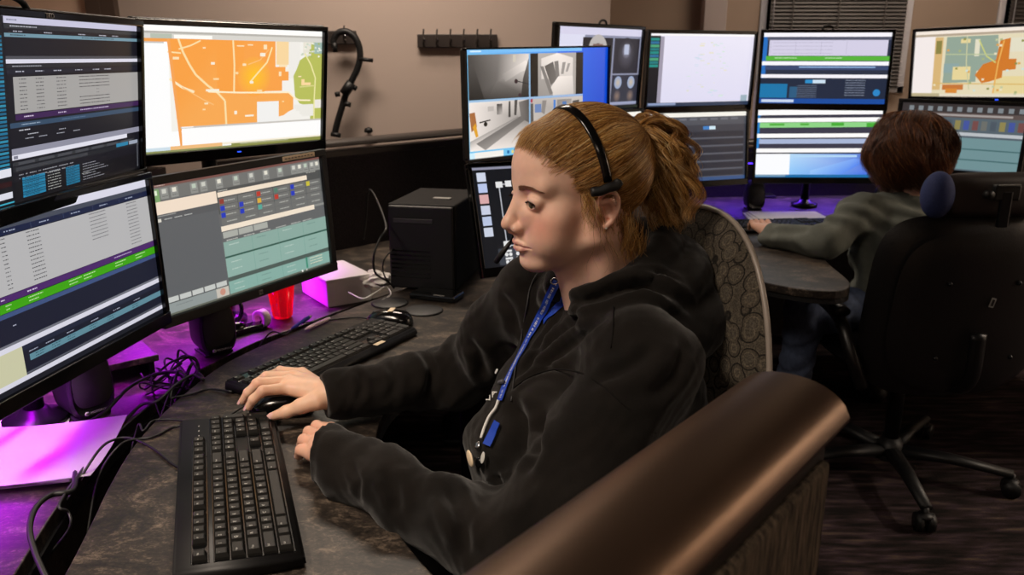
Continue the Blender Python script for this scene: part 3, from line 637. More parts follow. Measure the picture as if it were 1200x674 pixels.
# doorway between them, dark frame (seen over the top left monitor)
M['frame_brown'] = mat('dark_door_frame', '#4a3b33', 0.5)
M['door'] = mat('door_leaf', '#c8a892', 0.55)
b_ = MB()
for x in (-1.872, -1.94): b_.box((x, 4.045, 1.3), (.07, .17, 2.6), M['frame_brown'], bev=.004)
struct(b_.build('trim_1'))
# pale pilaster
b_ = MB(); b_.box((1.17, 4.96, 1.375), (.13, .10, 2.75), mat('pale_pilaster', '#b5a9a6', .8), bev=.004); struct(b_.build('trim_2'))
# windows with slatted blinds
M['glass_night'] = mat('window_glass', '#0d1016', 0.08, spec=.6)
M['win_frame'] = mat('window_frame', '#c4c4cc', 0.4, metal=.2)
M['blind'] = mat('blind_slat', '#4d4846', 0.6)
for i, w in enumerate((w1, w2)):
    cx = (w[0]+w[1])/2; ww = w[1]-w[0]
    t = thing('window_%d' % (i+1), 'window', 'window', (cx, 5.06, 0)); del t['label']; del t['category']; t['kind'] = 'structure'
    b_ = MB()
    for s_ in (-1, 1): b_.box((s_*(ww/2-.02), -.04, (wz0+wz1)/2), (.04, .06, wz1-wz0), M['win_frame'], bev=.003)
    b_.box((0, -.04, wz0+.02), (ww, .06, .04), M['win_frame'], bev=.003); b_.box((0, -.04, wz1-.02), (ww, .06, .04), M['win_frame'], bev=.003)
    b_.build('window_frame', t)
    b_ = MB(); b_.box((0, .0, (wz0+wz1)/2), (ww-.06, .008, wz1-wz0-.06), M['glass_night']); b_.build('window_pane', t)
    bl = thing('window_blind', ['grey slatted blind over the window behind the banded monitors', 'grey slatted blind over the window behind the far right map'][i], 'blind', (cx, 4.965, 0), group=None)
    b_ = MB(); b_.box((0, 0, wz1-.02), (ww-.08, .035, .03), M['win_frame'], bev=.003); b_.build('head_rail', bl)
    b_ = MB()
    z = wz0+.03
    while z < wz1-.05:
        b_.box((0, 0, z), (ww-.10, .024, .0012), M['blind'], rot=(R(58), 0, 0)); z += .021
    b_.build('slats', bl)
    b_ = MB()
    for s_ in (-.6, 0, .6): b_.box((s_*ww/2, -.014, (wz0+wz1)/2), (.008, .001, wz1-wz0-.1), M['blind'])
    b_.build('ladder_tapes', bl)
    b_ = MB(); b_.cyl((-ww/2+.06, -.03, wz1-.05), (-ww/2+.06, -.03, wz0+.1), .0035, M['win_frame'], n=8); b_.build('wand', bl)

# ---------------------------------------------------------------- office partitions
def fabric_mat(name, c1, c2, sc):
    m = mat(name, c1, .95, noise=sc, color2=c2, bump=(tuple(v*1.0 for v in sc), .6, .002), spec=.1); return m
M['panel_fabric'] = fabric_mat('ribbed_panel_fabric', '#2b2621', '#6e6153', (160, 160, 22))
M['panel_fabric_far'] = fabric_mat('dark_panel_fabric', '#1d1a1a', '#2c2828', (180, 180, 180))
M['cap'] = mat('bronze_cap_metal', '#6b5749', .36, metal=.95, bump=(420, .04, .0002))
M['cap_dark'] = mat('dark_cap', '#2f2926', .4, metal=.4)
def partition(name, label, a, b, top, thick, capw, caph, capmat, fab, end_caps=True, z_gap=.018):
    a, b = Vector((*a, 0)), Vector((*b, 0)); L = (b - a).length; ang = math.atan2(b.y - a.y, b.x - a.x)
    t = thing(name, label, 'partition', a, ang)
    zc = top - caph
    m_ = MB(); m_.box((L/2, 0, (zc - z_gap)/2 + .03), (L, thick*.82, zc - z_gap - .06), M['cap_dark'], bev=.003); m_.build('core', t)
    for s_ in (-1, 1):
        m_ = MB(); m_.box((L/2, s_*thick*.44, (zc - z_gap)/2 + .03), (L - .012, thick*.12, zc - z_gap - .10), fab, bev=.006); m_.build('fabric_face', t)
    m_ = MB(); n = 22; vs = []; fs = []
    prof = []
    for k in range(n + 1):
        x = -1 + 2*k/n; prof.append((x*capw/2, zc + caph*(1 - abs(x)**2.3)**.62))
    prof = [(-capw/2, zc - .004), *prof, (capw/2, zc - .004)]
    N = len(prof)
    for x in (-.004, L + .004):
        for (y, z) in prof: vs.append((x, y, z))
    for k in range(N - 1): fs.append((k, N + k, N + k + 1, k + 1))
    fs += [(0, N-1, 2*N-1, N)]
    m_.add(vs, fs, capmat, smooth=True)
    m_.add(vs, [tuple(range(N)), tuple(range(N, 2*N))[::-1]], capmat)
    o = m_.build('top_cap', t); o['label'] = 'smooth rounded metal top cap'
    m_ = MB(); m_.box((L/2, 0, .04), (L, thick*.9, .08), M['cap_dark'], bev=.004); m_.build('base_rail', t)
    return t
partition('office_partition', 'near office partition with a rounded bronze cap and ribbed dark fabric, right foreground', (-.25, .055), (.243, .655), 1.085, .085, .100, .026, M['cap'], M['panel_fabric'])
partition('office_partition', 'dark fabric partition behind the near console, under the tan wall', (-.93, 2.52), (.15, 3.67), 1.08, .07, .075, .02, M['cap_dark'], M['panel_fabric_far'])
partition('office_partition', 'dark partition behind the left edge monitors', (-1.12, .3), (-1.05, 2.40), 1.08, .07, .075, .02, M['cap_dark'], M['panel_fabric_far'])
partition('office_partition', 'low dark partition behind the far row of monitors', (.45, 3.84), (2.7, 4.05), .98, .07, .075, .02, M['cap_dark'], M['panel_fabric_far'])

# ---------------------------------------------------------------- coat peg rails and the hanging strap
M['peg'] = mat('dark_peg_rail', '#2a221f', .5)
def peg_rail(label, c, L, n):
    t = thing('peg_rail', label, 'hook rail', c)
    m_ = MB(); m_.box((0, -.010, 0), (L, .02, .060), M['peg'], bev=.003); m_.build('board', t)
    for k in range(n):
        x = -L/2 + L*(k + .5)/n
        m_ = MB(); m_.tube(smoothpath([(x, -.02, -.012), (x, -.05, -.016), (x, -.062, .005), (x+.004, -.055, .052)], 5), .0042, M['peg'], n=8)
        m_.tube(smoothpath([(x, -.02, -.014), (x, -.036, -.026), (x, -.030, -.008)], 4), .004, M['peg'], n=8)
        m_.ball((x, -.021, .006), .007, M['chrome'], 10); m_.build('hook', t)
    return t
pa = onY(536, 48, 3.99)
peg_rail('dark wall rail of six coat hooks, above the blue-bordered monitor', (pa.x, 3.995, pa.z), .375, 6)
pb = onY(398, 44, 3.99)
peg_rail('short dark hook rail half hidden by the map monitor, a strap hanging on it', (pb.x-.02, 3.995, pb.z), .20, 2)
t = thing('hanging_strap', 'black padded strap hanging in a long curve from the short wall hook rail', 'strap', (0, 0, 0))
pp = [onY(x, y, 3.92) for x, y in ((392, 56), (391, 47), (396, 39), (405, 37), (414, 42), (420, 52), (422, 66), (419, 80), (412, 95), (405, 112), (400, 128), (395, 145), (392, 158))]
m_ = MB(); m_.tube(smoothpath(pp, 5), .0155, M['plastic'], n=10); m_.build('strap', t)
for (x0, y0, x1, y1, r_) in ((421, 69, 437, 71, .009), (412, 97, 403, 110, .024), (414, 102, 418, 104, .012), (404, 121, 411, 123, .012), (398, 110, 393, 111, .012), (388, 157, 399, 159, .011), (392, 50, 393, 61, .011)):
    m_ = MB(); m_.cyl(onY(x0, y0, 3.91), onY(x1, y1, 3.91), r_, M['plastic'], n=10); m_.build('buckle', t)
pc = onY(432, 156, 3.97)
m_ = MB(); m_.lathe([(.012, -.0), (.022, .006), (.018, .022), (.004, .028)], M['plastic'], c=(pc.x, 3.97, pc.z)); tag(m_.build('wall_stud'), 'small black knob on the tan wall, right of the hanging strap', 'wall knob')

# ---------------------------------------------------------------- console worktops
def stone_mat(name, c1, c2, c3, sc=9):
    m = bpy.data.materials.new(name); m.use_nodes = True; nt = m.node_tree; b = nt.nodes['Principled BSDF']; b.inputs['Roughness'].default_value = 0.42; b.inputs['Specular IOR Level'].default_value = .35
    tc = nt.nodes.new('ShaderNodeTexCoord'); mp = nt.nodes.new('ShaderNodeMapping'); mp.inputs['Rotation'].default_value = (0, 0, R(35)); mp.inputs['Scale'].default_value = (1, 1.6, 1)
    nt.links.new(tc.outputs['Object'], mp.inputs['Vector'])
    def nz(s, d, dist=0):
        n = nt.nodes.new('ShaderNodeTexNoise'); n.inputs['Scale'].default_value = s; n.inputs['Detail'].default_value = d; n.inputs['Roughness'].default_value = .72; n.inputs['Distortion'].default_value = dist
        nt.links.new(mp.outputs['Vector'], n.inputs['Vector']); return n
    a = nz(sc, 8, 1.2); f = nz(sc*14, 6, .6)
    ad = nt.nodes.new('ShaderNodeMath'); ad.operation = 'MULTIPLY_ADD'; ad.inputs[1].default_value = .45; nt.links.new(f.outputs['Fac'], ad.inputs[0])
    ml = nt.nodes.new('ShaderNodeMath'); ml.operation = 'MULTIPLY'; ml.inputs[1].default_value = .62; nt.links.new(a.outputs['Fac'], ml.inputs[0]); nt.links.new(ml.outputs[0], ad.inputs[2])
    cr = nt.nodes.new('ShaderNodeValToRGB'); e = cr.color_ramp.elements; e[0].position = .46; e[0].color = srgb(c1); e[1].position = .70; e[1].color = srgb(c3); x = e.new(.56); x.color = srgb(c2)
    nt.links.new(ad.outputs[0], cr.inputs['Fac']); nt.links.new(cr.outputs['Color'], b.inputs['Base Color'])
    return m
M['stone'] = stone_mat('dark_marbled_laminate', '#191614', '#342d27', '#76685a')
M['rubber'] = mat('black_edge', '#0c0c0d', .55)
def worktop(name, label, cat, poly, z0, z1, group=None, legs=()):
    t = thing(name, label, cat, (0, 0, 0), group=group)
    m_ = MB(); m_.prism(poly, z0 + .004, z1, M['stone']); m_.build('tabletop', t, bevel=.0025)
    c = Vector((sum(p[0] for p in poly)/len(poly), sum(p[1] for p in poly)/len(poly)))
    m_ = MB(); m_.prism([((p[0]-c.x)*.985 + c.x, (p[1]-c.y)*.985 + c.y) for p in poly], z0 - .012, z0 + .004, M['rubber']); m_.build('under_edge', t)
    for (x, y) in legs:
        m_ = MB(); m_.box((x, y, z0/2), (.07, .05, z0 - .02), M['dark_metal'], bev=.006); m_.box((x, y, .015), (.10, .30, .03), M['dark_metal'], bev=.008); m_.build('leg', t)
    return t
def curve2(pts, n=6): return [(p.x, p.y) for p in smoothpath([(x, y, 0) for x, y in pts], n)]
front_outer = curve2([(-.50, .55), (-.530, .72), (-.554, .868), (-.580, .99), (-.603, 1.09), (-.624, 1.22), (-.628, 1.37), (-.61, 1.55), (-.575, 1.66), (-.528, 1.757), (-.455, 1.90), (-.38, 2.03), (-.25, 2.23), (0, 2.50), (.30, 2.72)])
front_inner = curve2([(.52, 2.42), (.50, 2.05), (.36, 1.86), (.12, 1.72), (-.08, 1.60), (-.20, 1.46), (-.232, 1.32), (-.215, 1.149), (-.19, 1.04), (-.13, .92), (-.06, .82), (.02, .74), (.02, .55)])
worktop('worktop', 'curved dark marbled worktop under the keyboards and the woman\'s arms', 'desk', front_outer + front_inner, .707, .735, legs=((-.30, 1.0), (-.1, 1.95), (.3, 2.3)))
back_outer = [(-1.08, .5), (-1.02, 2.40), (-.60, 2.80), (.02, 3.46), (.40, 3.0)]
back_inner = curve2([(.30, 2.80), (-.04, 2.58), (-.30, 2.31), (-.44, 2.11), (-.535, 1.95), (-.61, 1.83), (-.66, 1.70), (-.695, 1.57), (-.712, 1.37), (-.705, 1.22), (-.685, 1.08), (-.665, .98), (-.64, .86), (-.615, .70), (-.58, .5)])
worktop('monitor_shelf', 'lower rear console shelf under the near monitors, lit purple', 'shelf', back_outer + back_inner, .668, .698, legs=((-.9, 1.0), (-.85, 2.0), (-.2, 2.8)))
far_poly = curve2([(.62, 3.76), (.55, 3.25), (.62, 2.90), (.80, 2.76), (.95, 2.78)]) + curve2([(1.05, 2.84), (1.35, 2.90), (1.62, 2.86), (1.85, 2.72), (2.1, 2.4)]) + [(2.75, 2.4), (2.75, 3.86)]
far_poly = [(.50, 3.70), (.50, 3.10)] + curve2([(.52, 2.70), (.60, 2.45), (.74, 2.24), (.88, 2.16), (.97, 2.24), (1.0, 2.50), (1.06, 2.72), (1.22, 2.86), (1.45, 2.88), (1.65, 2.78), (1.80, 2.60), (1.95, 2.3)]) + [(2.75, 2.3), (2.75, 3.90)]
worktop('worktop', 'far dark curved worktop in front of the second worker', 'desk', far_poly, .700, .728, legs=((.72, 2.9), (1.7, 3.4), (2.5, 3.0)))
# ---------------------------------------------------------------- lights of the room
def area(name, loc, rot, sx, sy, power, color, parent=None, spread=None):
    l = bpy.data.lights.new(name, 'AREA'); l.shape = 'RECTANGLE'; l.size = sx; l.size_y = sy; l.energy = power; l.color = srgb(color)[:3] if isinstance(color, str) else color
    if spread: l.spread = R(spread)
    o = bpy.data.objects.new(name, l); COL.objects.link(o); o.location = loc; o.rotation_euler = rot
    if parent is not None: o.parent = parent
    return o
WARM = (1.0, .84, .69)
M['lamp_lens'] = mat('lamp_lens', '#fff0dd', .5, emit='#ffe2c0', es=2.0)
def ceiling_lamp(label, x, y, power, sx=1.1, sy=.28, rz=0):
    t = thing('ceiling_light', label, 'ceiling light', (x, y, 2.75), rz)
    m_ = MB(); m_.box((0, 0, -.025), (sx+.06, sy+.06, .05), M['win_frame'], bev=.004); m_.build('housing', t)
    m_ = MB(); m_.box((0, 0, -.052), (sx, sy, .006), M['lamp_lens']); m_.build('diffuser', t)
    area('lamp_glow', (0, 0, -.06), (0, 0, 0), sx, sy, power, WARM, t, spread=130)
ceiling_lamp('warm ceiling light over the near console', -1.2, .1, 46, rz=R(90))
ceiling_lamp('warm ceiling light behind the camera', .2, -1.5, 22)
ceiling_lamp('added warm ceiling light by the right wall, for the cap highlight', 4.15, 1.9, 105, rz=R(90))  # added out of view: brightens the right wall that the bronze cap reflects
ceiling_lamp('warm ceiling light before the tan wall', -.6, 3.2, 33)
ceiling_lamp('warm ceiling light over the far row', 2.0, 4.3, 13)
# purple light strips under the monitors
PURPLE = (.62, .0, 1.0); VIOLET = (.16, .03, 1.0)
M['led_purple'] = mat('purple_light_strip', '#6a20a0', .4, emit='#c030ff', es=6)
M['led_violet'] = mat('violet_light_strip', '#3020a0', .4, emit='#4a28ff', es=6)
def strip(label, a, b, z, power, col, m__, tilt=0):
    a, b = Vector((*a, z)), Vector((*b, z)); L = (b - a).length; ang = math.atan2(b.y-a.y, b.x-a.x)
    t = thing('light_strip', label, 'light strip', (a + b)/2, ang)
    m_ = MB(); m_.box((0, 0, .006), (L, .016, .008), M['plastic'], bev=.002); m_.build('channel', t)
    m_ = MB(); m_.box((0, 0, 0), (L, .012, .004), m__); m_.build('lit_lens', t)
    area('strip_glow', (0, 0, -.004), (R(tilt), 0, 0), L, .02, power, col, t, spread=145)
strip('purple light strip behind the left edge screens', (-.90, .75), (-.90, 1.62), .86, 6.5, PURPLE, M['led_purple'])
strip('purple light strip behind the orange map monitor', (-.90, 1.75), (-.60, 2.22), .86, 5, PURPLE, M['led_purple'])
strip('violet light strip behind the far monitors', (.85, 3.62), (1.75, 3.62), .90, 6, VIOLET, M['led_violet'])
w = bpy.data.worlds.new('world'); SC.world = w; w.use_nodes = True; w.node_tree.nodes['Background'].inputs[0].default_value = (.02, .02, .025, 1); w.node_tree.nodes['Background'].inputs[1].default_value = .3
# ================================================================ keyboards
def legend_bits(rr, n):              # strokes of a small letter on a key top
    out = []
    for _ in range(n): out.append((rr.uniform(-.002, .002), rr.uniform(-.002, .002), rr.uniform(.0006, .0022), rr.uniform(.0005, .0018)))
    return out
U = .0190
rows = []                            # (x, y, w, h, text) in key units from the lower left key
rowdefs = [
 (0, [('Ctrl', 1.5), ('', 1.0), ('Alt', 1.5), ('', 7.0), ('Alt', 1.5), ('Fn', 1.0), ('Ctrl', 1.5)]),
 (1, [('Shift', 2.25)] + [(c, 1) for c in 'ZXCVBNM,./'] + [('Shift', 2.75)]),
 (2, [('Caps', 1.75)] + [(c, 1) for c in "ASDFGHJKL;'"] + [('Enter', 2.25)]),
 (3, [('Tab', 1.5)] + [(c, 1) for c in 'QWERTYUIOP[]'] + [('\\', 1.5)]),
 (4, [(c, 1) for c in '`1234567890-='] + [('Back', 2.0)])]
for y, ks in rowdefs:
    x = 0
    for t_, w_ in ks: rows.append((x, y, w_, 1, t_)); x += w_
fx = [0, 2, 3, 4, 5, 6.5, 7.5, 8.5, 9.5, 11, 12, 13, 14]
for k, x in enumerate(fx): rows.append((x, 5.35, 1, 1, 'Esc' if k == 0 else 'F%d' % k))
for k, t_ in enumerate(('Prt', 'Scr', 'Brk')): rows.append((15.25 + k, 5.35, 1, 1, t_))
for k, t_ in enumerate(('Ins', 'Hm', 'PU')): rows.append((15.25 + k, 4, 1, 1, t_))
for k, t_ in enumerate(('Del', 'End', 'PD')): rows.append((15.25 + k, 3, 1, 1, t_))
rows += [(16.25, 1, 1, 1, '^'), (15.25, 0, 1, 1, '<'), (16.25, 0, 1, 1, 'v'), (17.25, 0, 1, 1, '>')]
np_ = [(0, 4, 1, 1, 'Num'), (1, 4, 1, 1, '/'), (2, 4, 1, 1, '*'), (3, 4, 1, 1, '-'), (0, 3, 1, 1, '7'), (1, 3, 1, 1, '8'), (2, 3, 1, 1, '9'), (3, 2, 1, 2, '+'),
       (0, 2, 1, 1, '4'), (1, 2, 1, 1, '5'), (2, 2, 1, 1, '6'), (0, 1, 1, 1, '1'), (1, 1, 1, 1, '2'), (2, 1, 1, 1, '3'), (3, 0, 1, 2, 'Ent'), (0, 0, 2, 1, '0'), (2, 0, 1, 1, '.')]
rows += [(18.5 + x, y, w_, h_, t_) for x, y, w_, h_, t_ in np_]

def keyboard(name, label, loc, rz, legends=True, D=.155, tall=True, labelcol=None):
    t = thing(name, label, 'keyboard', loc, rz)
    Wd = .452
    m_ = MB()
    # wedge-shaped body, higher at the back
    bm = bmesh.new(); bmesh.ops.create_cube(bm, size=1); bmesh.ops.scale(bm, vec=(Wd, D, .018), verts=bm.verts)
    for v in bm.verts:
        v.co.z += .010
        if v.co.y > 0 and v.co.z > .012: v.co.z += .012 if tall else .004
        if v.co.z > .012: v.co.y *= .985; v.co.x *= .99
    bmesh.ops.bevel(bm, geom=bm.edges[:], offset=.004, segments=3, affect='EDGES'); m_.bmesh(bm, M['plastic'], True); bm.free()
    m_.build('body', t)
    slope = ((.012 if tall else .004)) / D
    x0 = -22.5*U/2; y0 = -D/2 + .012; sy = (D - .024) / (6.35)
    sy = min(sy, U)
    pitch_y = sy
    tilt = math.atan(slope)
    zb = lambda y: .0195 + (y + D/2)*slope
    # dark recesses under the key groups
    m_ = MB()
    for (a0, a1, b0, b1) in ((-.1, 15.1, -.08, 5.05), (-.1, 15.1, 5.28, 6.4), (15.15, 18.35, -.08, 2.08), (15.15, 18.35, 2.95, 5.05), (15.15, 18.35, 5.28, 6.4), (18.4, 22.6, -.08, 5.05)):
        ym = y0 + (b0+b1)/2*pitch_y
        m_.box((x0 + (a0+a1)/2*U, ym, zb(ym) - .0006), ((a1-a0)*U, (b1-b0)*pitch_y, .0015), M['gloss'], rot=(tilt, 0, 0), bev=.0006)
    m_.build('key_well', t)
    rr = random.Random(5)
    kh = .0085 if tall else .0045
    for (x, y, w_, h_, tx) in rows:
        cx = x0 + (x + w_/2)*U; cy = y0 + (y + h_/2)*pitch_y; z = zb(cy)
        hw = w_*U/2 - .0007; hd = h_*pitch_y/2 - .0007; ins = .0028 if tall else .0014
        T = Matrix.Translation(Vector((cx, cy, z))) @ Matrix.Rotation(tilt, 4, 'X')
        m_ = MB(); m_.T = T
        vs = [(-hw, -hd, 0), (hw, -hd, 0), (hw, hd, 0), (-hw, hd, 0)]
        tw, td = hw - ins, hd - ins*.9
        n = 3; top = []
        vs += [(-hw+.0006, -hd+.0006, kh*.35), (hw-.0006, -hd+.0006, kh*.35), (hw-.0006, hd-.0006, kh*.35), (-hw+.0006, hd-.0006, kh*.35)]
        vs += [(-tw, -td+.001, kh), (tw, -td+.001, kh), (tw, td+.001, kh*.97), (-tw, td+.001, kh*.97)]
        vs += [(-tw+.0012, -td+.0022, kh-.0003), (tw-.0012, -td+.0022, kh-.0003), (tw-.0012, td-.0004, kh-.0004), (-tw+.0012, td-.0004, kh-.0004)]
        fs = [(0, 1, 5, 4), (1, 2, 6, 5), (2, 3, 7, 6), (3, 0, 4, 7), (4, 5, 9, 8), (5, 6, 10, 9), (6, 7, 11, 10), (7, 4, 8, 11), (8, 9, 13, 12), (9, 10, 14, 13), (10, 11, 15, 14), (11, 8, 12, 15), (12, 13, 14, 15)]
        m_.add(vs, fs, M['key'])
        if legends and tx:
            lv, lf = text_faces(tx[:4], .0062 if len(tx) < 2 else .0036, .00005)
            m_.T = T @ Matrix.Translation(Vector((-tw + .0016, td - (.0062 if len(tx) < 2 else .005), kh - .0001)))
            m_.add(lv, lf, M['white_mark'])
        elif legends and w_ > 3: pass
        m_.build('key', t)
    m_ = MB()
    for k in range(3): m_.box((x0 + (19.2 + k*1.0)*U, y0 + 5.9*pitch_y, zb(y0 + 5.9*pitch_y) + .0002), (.004, .002, .001), M['dim_mark'])
    m_.build('indicator_lights', t)
    if labelcol:
        m_ = MB(); y_ = y0 + 5.95*pitch_y*0 + labelcol[1]; m_.box((labelcol[0], y_, zb(y_) + kh + .0005), (.030, .011, .0008), M['cream']); o = m_.build('paper_label', t); o['label'] = 'pale paper label'
    return t
keyboard('keyboard', 'large black keyboard with pale lettering, lying in the foreground on the worktop', (-.408, 1.066, .735), R(110.4))
keyboard('keyboard', 'black keyboard behind the mouse hand, with a pale paper label', (-.384, 1.605, .735), R(61), D=.135, tall=False, labelcol=(.085, -.01))
keyboard('keyboard', 'far dark keyboard before the second worker\'s hand', (1.02, 3.02, .728), R(8), legends=False, D=.145, tall=False)

# ================================================================ mice
def mouse(label, loc, rz, sticker=False):
    t = thing('computer_mouse', label, 'mouse', loc, rz)
    m_ = MB(); bm = bmesh.new(); bmesh.ops.create_uvsphere(bm, u_segments=32, v_segments=20, radius=1)
    for v in bm.verts:
        x, y, z = v.co
        sx = .031*(1 - .10*y - .08*math.cos(y*PI)); y2 = math.copysign(abs(y)**.85, y)
        v.co = (math.copysign(abs(x)**.85, x)*sx, y2*.057, (.034*(z**.8)*(1 - .18*y*abs(y)) if z > 0 else z*.004) + .004)
    m_.bmesh(bm, M['gloss'], True); bm.free(); m_.build('shell', t)
    m_ = MB(); m_.cyl((-.004, .034, .026), (.004, .034, .026), .0085, M['gray_plastic'], n=20); m_.build('scroll_wheel', t)
    m_ = MB(); m_.tube([(0, y, .0045 + .0345*math.sqrt(max(0, 1 - (y/.057)**2))*(1-.18*(y/.057)*abs(y/.057))) for y in (.0, .012, .024)], .0006, M['gray_plastic'], n=6); m_.build('button_seam', t)
    if sticker:
        m_ = MB(); m_.box((0, -.006, .0385), (.030, .013, .0008), M['cream'], rot=(R(-3), 0, R(0))); o = m_.build('paper_label', t); o['label'] = 'pale paper label'
    return t
mouse('black mouse under the woman\'s right hand', (-.415, 1.345, .735), R(96))
mouse('idle black mouse with a pale label, near the two round coasters', (-.293, 1.845, .735), R(62+20), sticker=True)
for lb, (x, y) in (('round black coaster touching the idle mouse', (-.222, 1.955)), ('round black coaster behind the idle mouse, nearer the white box', (-.318, 2.02))):
    m_ = MB(); m_.lathe([(.030, 0), (.045, 0), (.048, .0015), (.048, .003), (.044, .0045), (.0, .0045)], M['rubber'], n=32); o = m_.build('coaster'); o.location = (x, y, .735); tag(o, lb, 'coaster')

# ================================================================ speakers
def speaker(label, loc, rz, s=1.0):
    t = thing('desktop_speaker', label, 'speaker', loc, rz)
    m_ = MB(); bm = bmesh.new()
    prof = []
    n = 28
    for k in range(n):                       # rounded arch outline in xz
        a = 2*PI*k/n
        x = math.copysign(abs(math.cos(a))**.62, math.cos(a))*.042; z = math.copysign(abs(math.sin(a))**(.75 if math.sin(a) > 0 else .5), math.sin(a))*.068 + .072
        prof.append((x*(1 - .16*max(0, (z-.07)/.07)), z))
    vs = []; fs = []
    for j, (y, sc) in enumerate(((-.046, .90), (-.042, .98), (-.034, 1.0), (.030, .96), (.040, .88))):
        for (x, z) in prof: vs.append((x*sc, y, .072 + (z-.072)*sc))
    for j in range(4):
        for k in range(n): fs.append((j*n+k, j*n+(k+1) % n, (j+1)*n+(k+1) % n, (j+1)*n+k))
    fs += [tuple(range(n)), tuple(range(4*n, 5*n))[::-1]]
    m_.T = Matrix.Scale(s, 4); m_.add(vs, fs, M['plastic'], True); m_.build('cabinet', t)
    g = MB(); g.T = Matrix.Scale(s, 4)
    # domed cloth grille
    vs = []; fs = []; rings = 8
    for r_ in range(rings + 1):
        q = r_ / rings
        for (x, z) in prof:
            vs.append((x*.86*q, -.047 - .012*math.cos(q*PI/2), .080 + (z-.072)*.78*q))
    for r_ in range(rings):
        for k in range(n): fs.append((r_*n+k, r_*n+(k+1) % n, (r_+1)*n+(k+1) % n, (r_+1)*n+k))
    g.add(vs, fs, M['grille'], True); g.build('grille', t)
    l = MB(); l.T = Matrix.Scale(s, 4) @ Matrix.Translation(Vector((-.020, -.0475, .0135))) @ Matrix.Rotation(R(90), 4, 'X')
    tv, tf = text_faces('MOTOROLA', .0062, .0002); l.add([(v[0] + .010, v[1] + .001, v[2]) for v in tv], tf, M['white_mark'])
    l.lathe([(.0001, 0), (.0042, 0), (.0042, .0006), (.0001, .0006)], M['white_mark'], n=20, c=(.0035, .003, 0))
    tv, tf = text_faces('M', .0058, .0002); l.add([(v[0] + .0013, v[1] + .0012, v[2] + .0009) for v in tv], tf, M['plastic'])
    o = l.build('logo', t); o['label'] = 'small pale round emblem and lettering'
    m_ = MB(); m_.T = Matrix.Scale(s, 4); m_.box((0, 0, .003), (.066, .070, .006), M['rubber'], bev=.002); m_.build('foot', t)
    return t
M['grille'] = mat('speaker_cloth', '#1b1a1b', .85, noise=(2500, 2500, 2500), color2='#2b2829', bump=(1800, .6, .0008))
speaker('black speaker under the green-banded screen, beside the papers', (-.815, 1.425, .698), R(52), 1.0)
speaker('black speaker under the grey radio page monitor', (-.690, 1.765, .698), R(42), .98)

# ================================================================ computer tower
M['tower'] = mat('tower_steel', '#050506', .7, spec=.15)
t = thing('computer_tower', 'black computer tower standing behind the idle mouse, in front of the dark partition', 'computer', (-.215, 2.28, .735), R(-12))
m_ = MB(); m_.box((0, 0, .121), (.190, .28, .236), M['tower'], bev=.006); m_.build('case', t)
m_ = MB(); m_.box((0, -.143, .121), (.180, .012, .228), M['plastic'], bev=.004); m_.build('front_panel', t)
m_ = MB()
for k in range(7): m_.box((-.03, -.1495, .04 + k*.012), (.11, .002, .004), M['gloss'])
m_.build('vent_slots', t)
m_ = MB(); m_.box((-.02, -.150, .195), (.11, .003, .012), M['gray_plastic'], bev=.001); m_.build('drive_slot', t)
m_ = MB(); m_.box((.03, -.04, .2405), (.05, .02, .003), M['dim_mark'], bev=.001); o = m_.build('service_tag', t); o['label'] = 'small pale tag on the lid'
for sx in (-.07, .07):
    for sy in (-.11, .11):
        m_ = MB(); m_.lathe([(.010, -.002), (.012, 0), (.012, .004)], M['rubber'], n=14, c=(sx, sy, 0)); m_.build('foot', t)
t = thing('card_reader', 'flat black device with a small pale mark, lying before the computer tower', 'device', (-.20, 2.07, .735), R(-20))
m_ = MB(); m_.box((0, 0, .009), (.13, .07, .016), M['gloss'], bev=.004); m_.build('body', t)
m_ = MB(); m_.box((.02, -.03, .0175), (.03, .006, .0006), M['dim_mark']); m_.build('print_mark', t)

# ================================================================ white box and crumpled tissue
M['paper'] = mat('white_paper', '#d9d6d2', .7, bump=(60, .15, .001))
t = thing('cardboard_box', 'white carton lit purple, under the right corner of the grey radio page monitor', 'box', (-.50, 2.215, .698), R(35))
m_ = MB(); m_.box((0, 0, .035), (.13, .19, .07), M['paper'], bev=.003); m_.build('body', t)
m_ = MB(); m_.box((0, 0, .073), (.134, .194, .008), M['paper'], bev=.002); m_.build('lid', t)
for k in range(3):
    pass
bm = bmesh.new(); bmesh.ops.create_icosphere(bm, subdivisions=4, radius=.045)
for v in bm.verts:
    p = v.co.copy(); d = .78 + .22*math.sin(p.x*150 + 3*math.sin(p.y*90)) * math.cos(p.z*120 + p.y*60)
    v.co = Vector((p.x*1.35*d, p.y*1.0*d, max(-.022, p.z*.62*d)))
m_ = MB(); m_.bmesh(bm, M['paper'], False); bm.free(); o = m_.build('crumpled_tissue'); o.location = (-.385, 2.185, .735+.021); tag(o, 'crumpled pale tissue on the worktop beside the white carton', 'tissue')

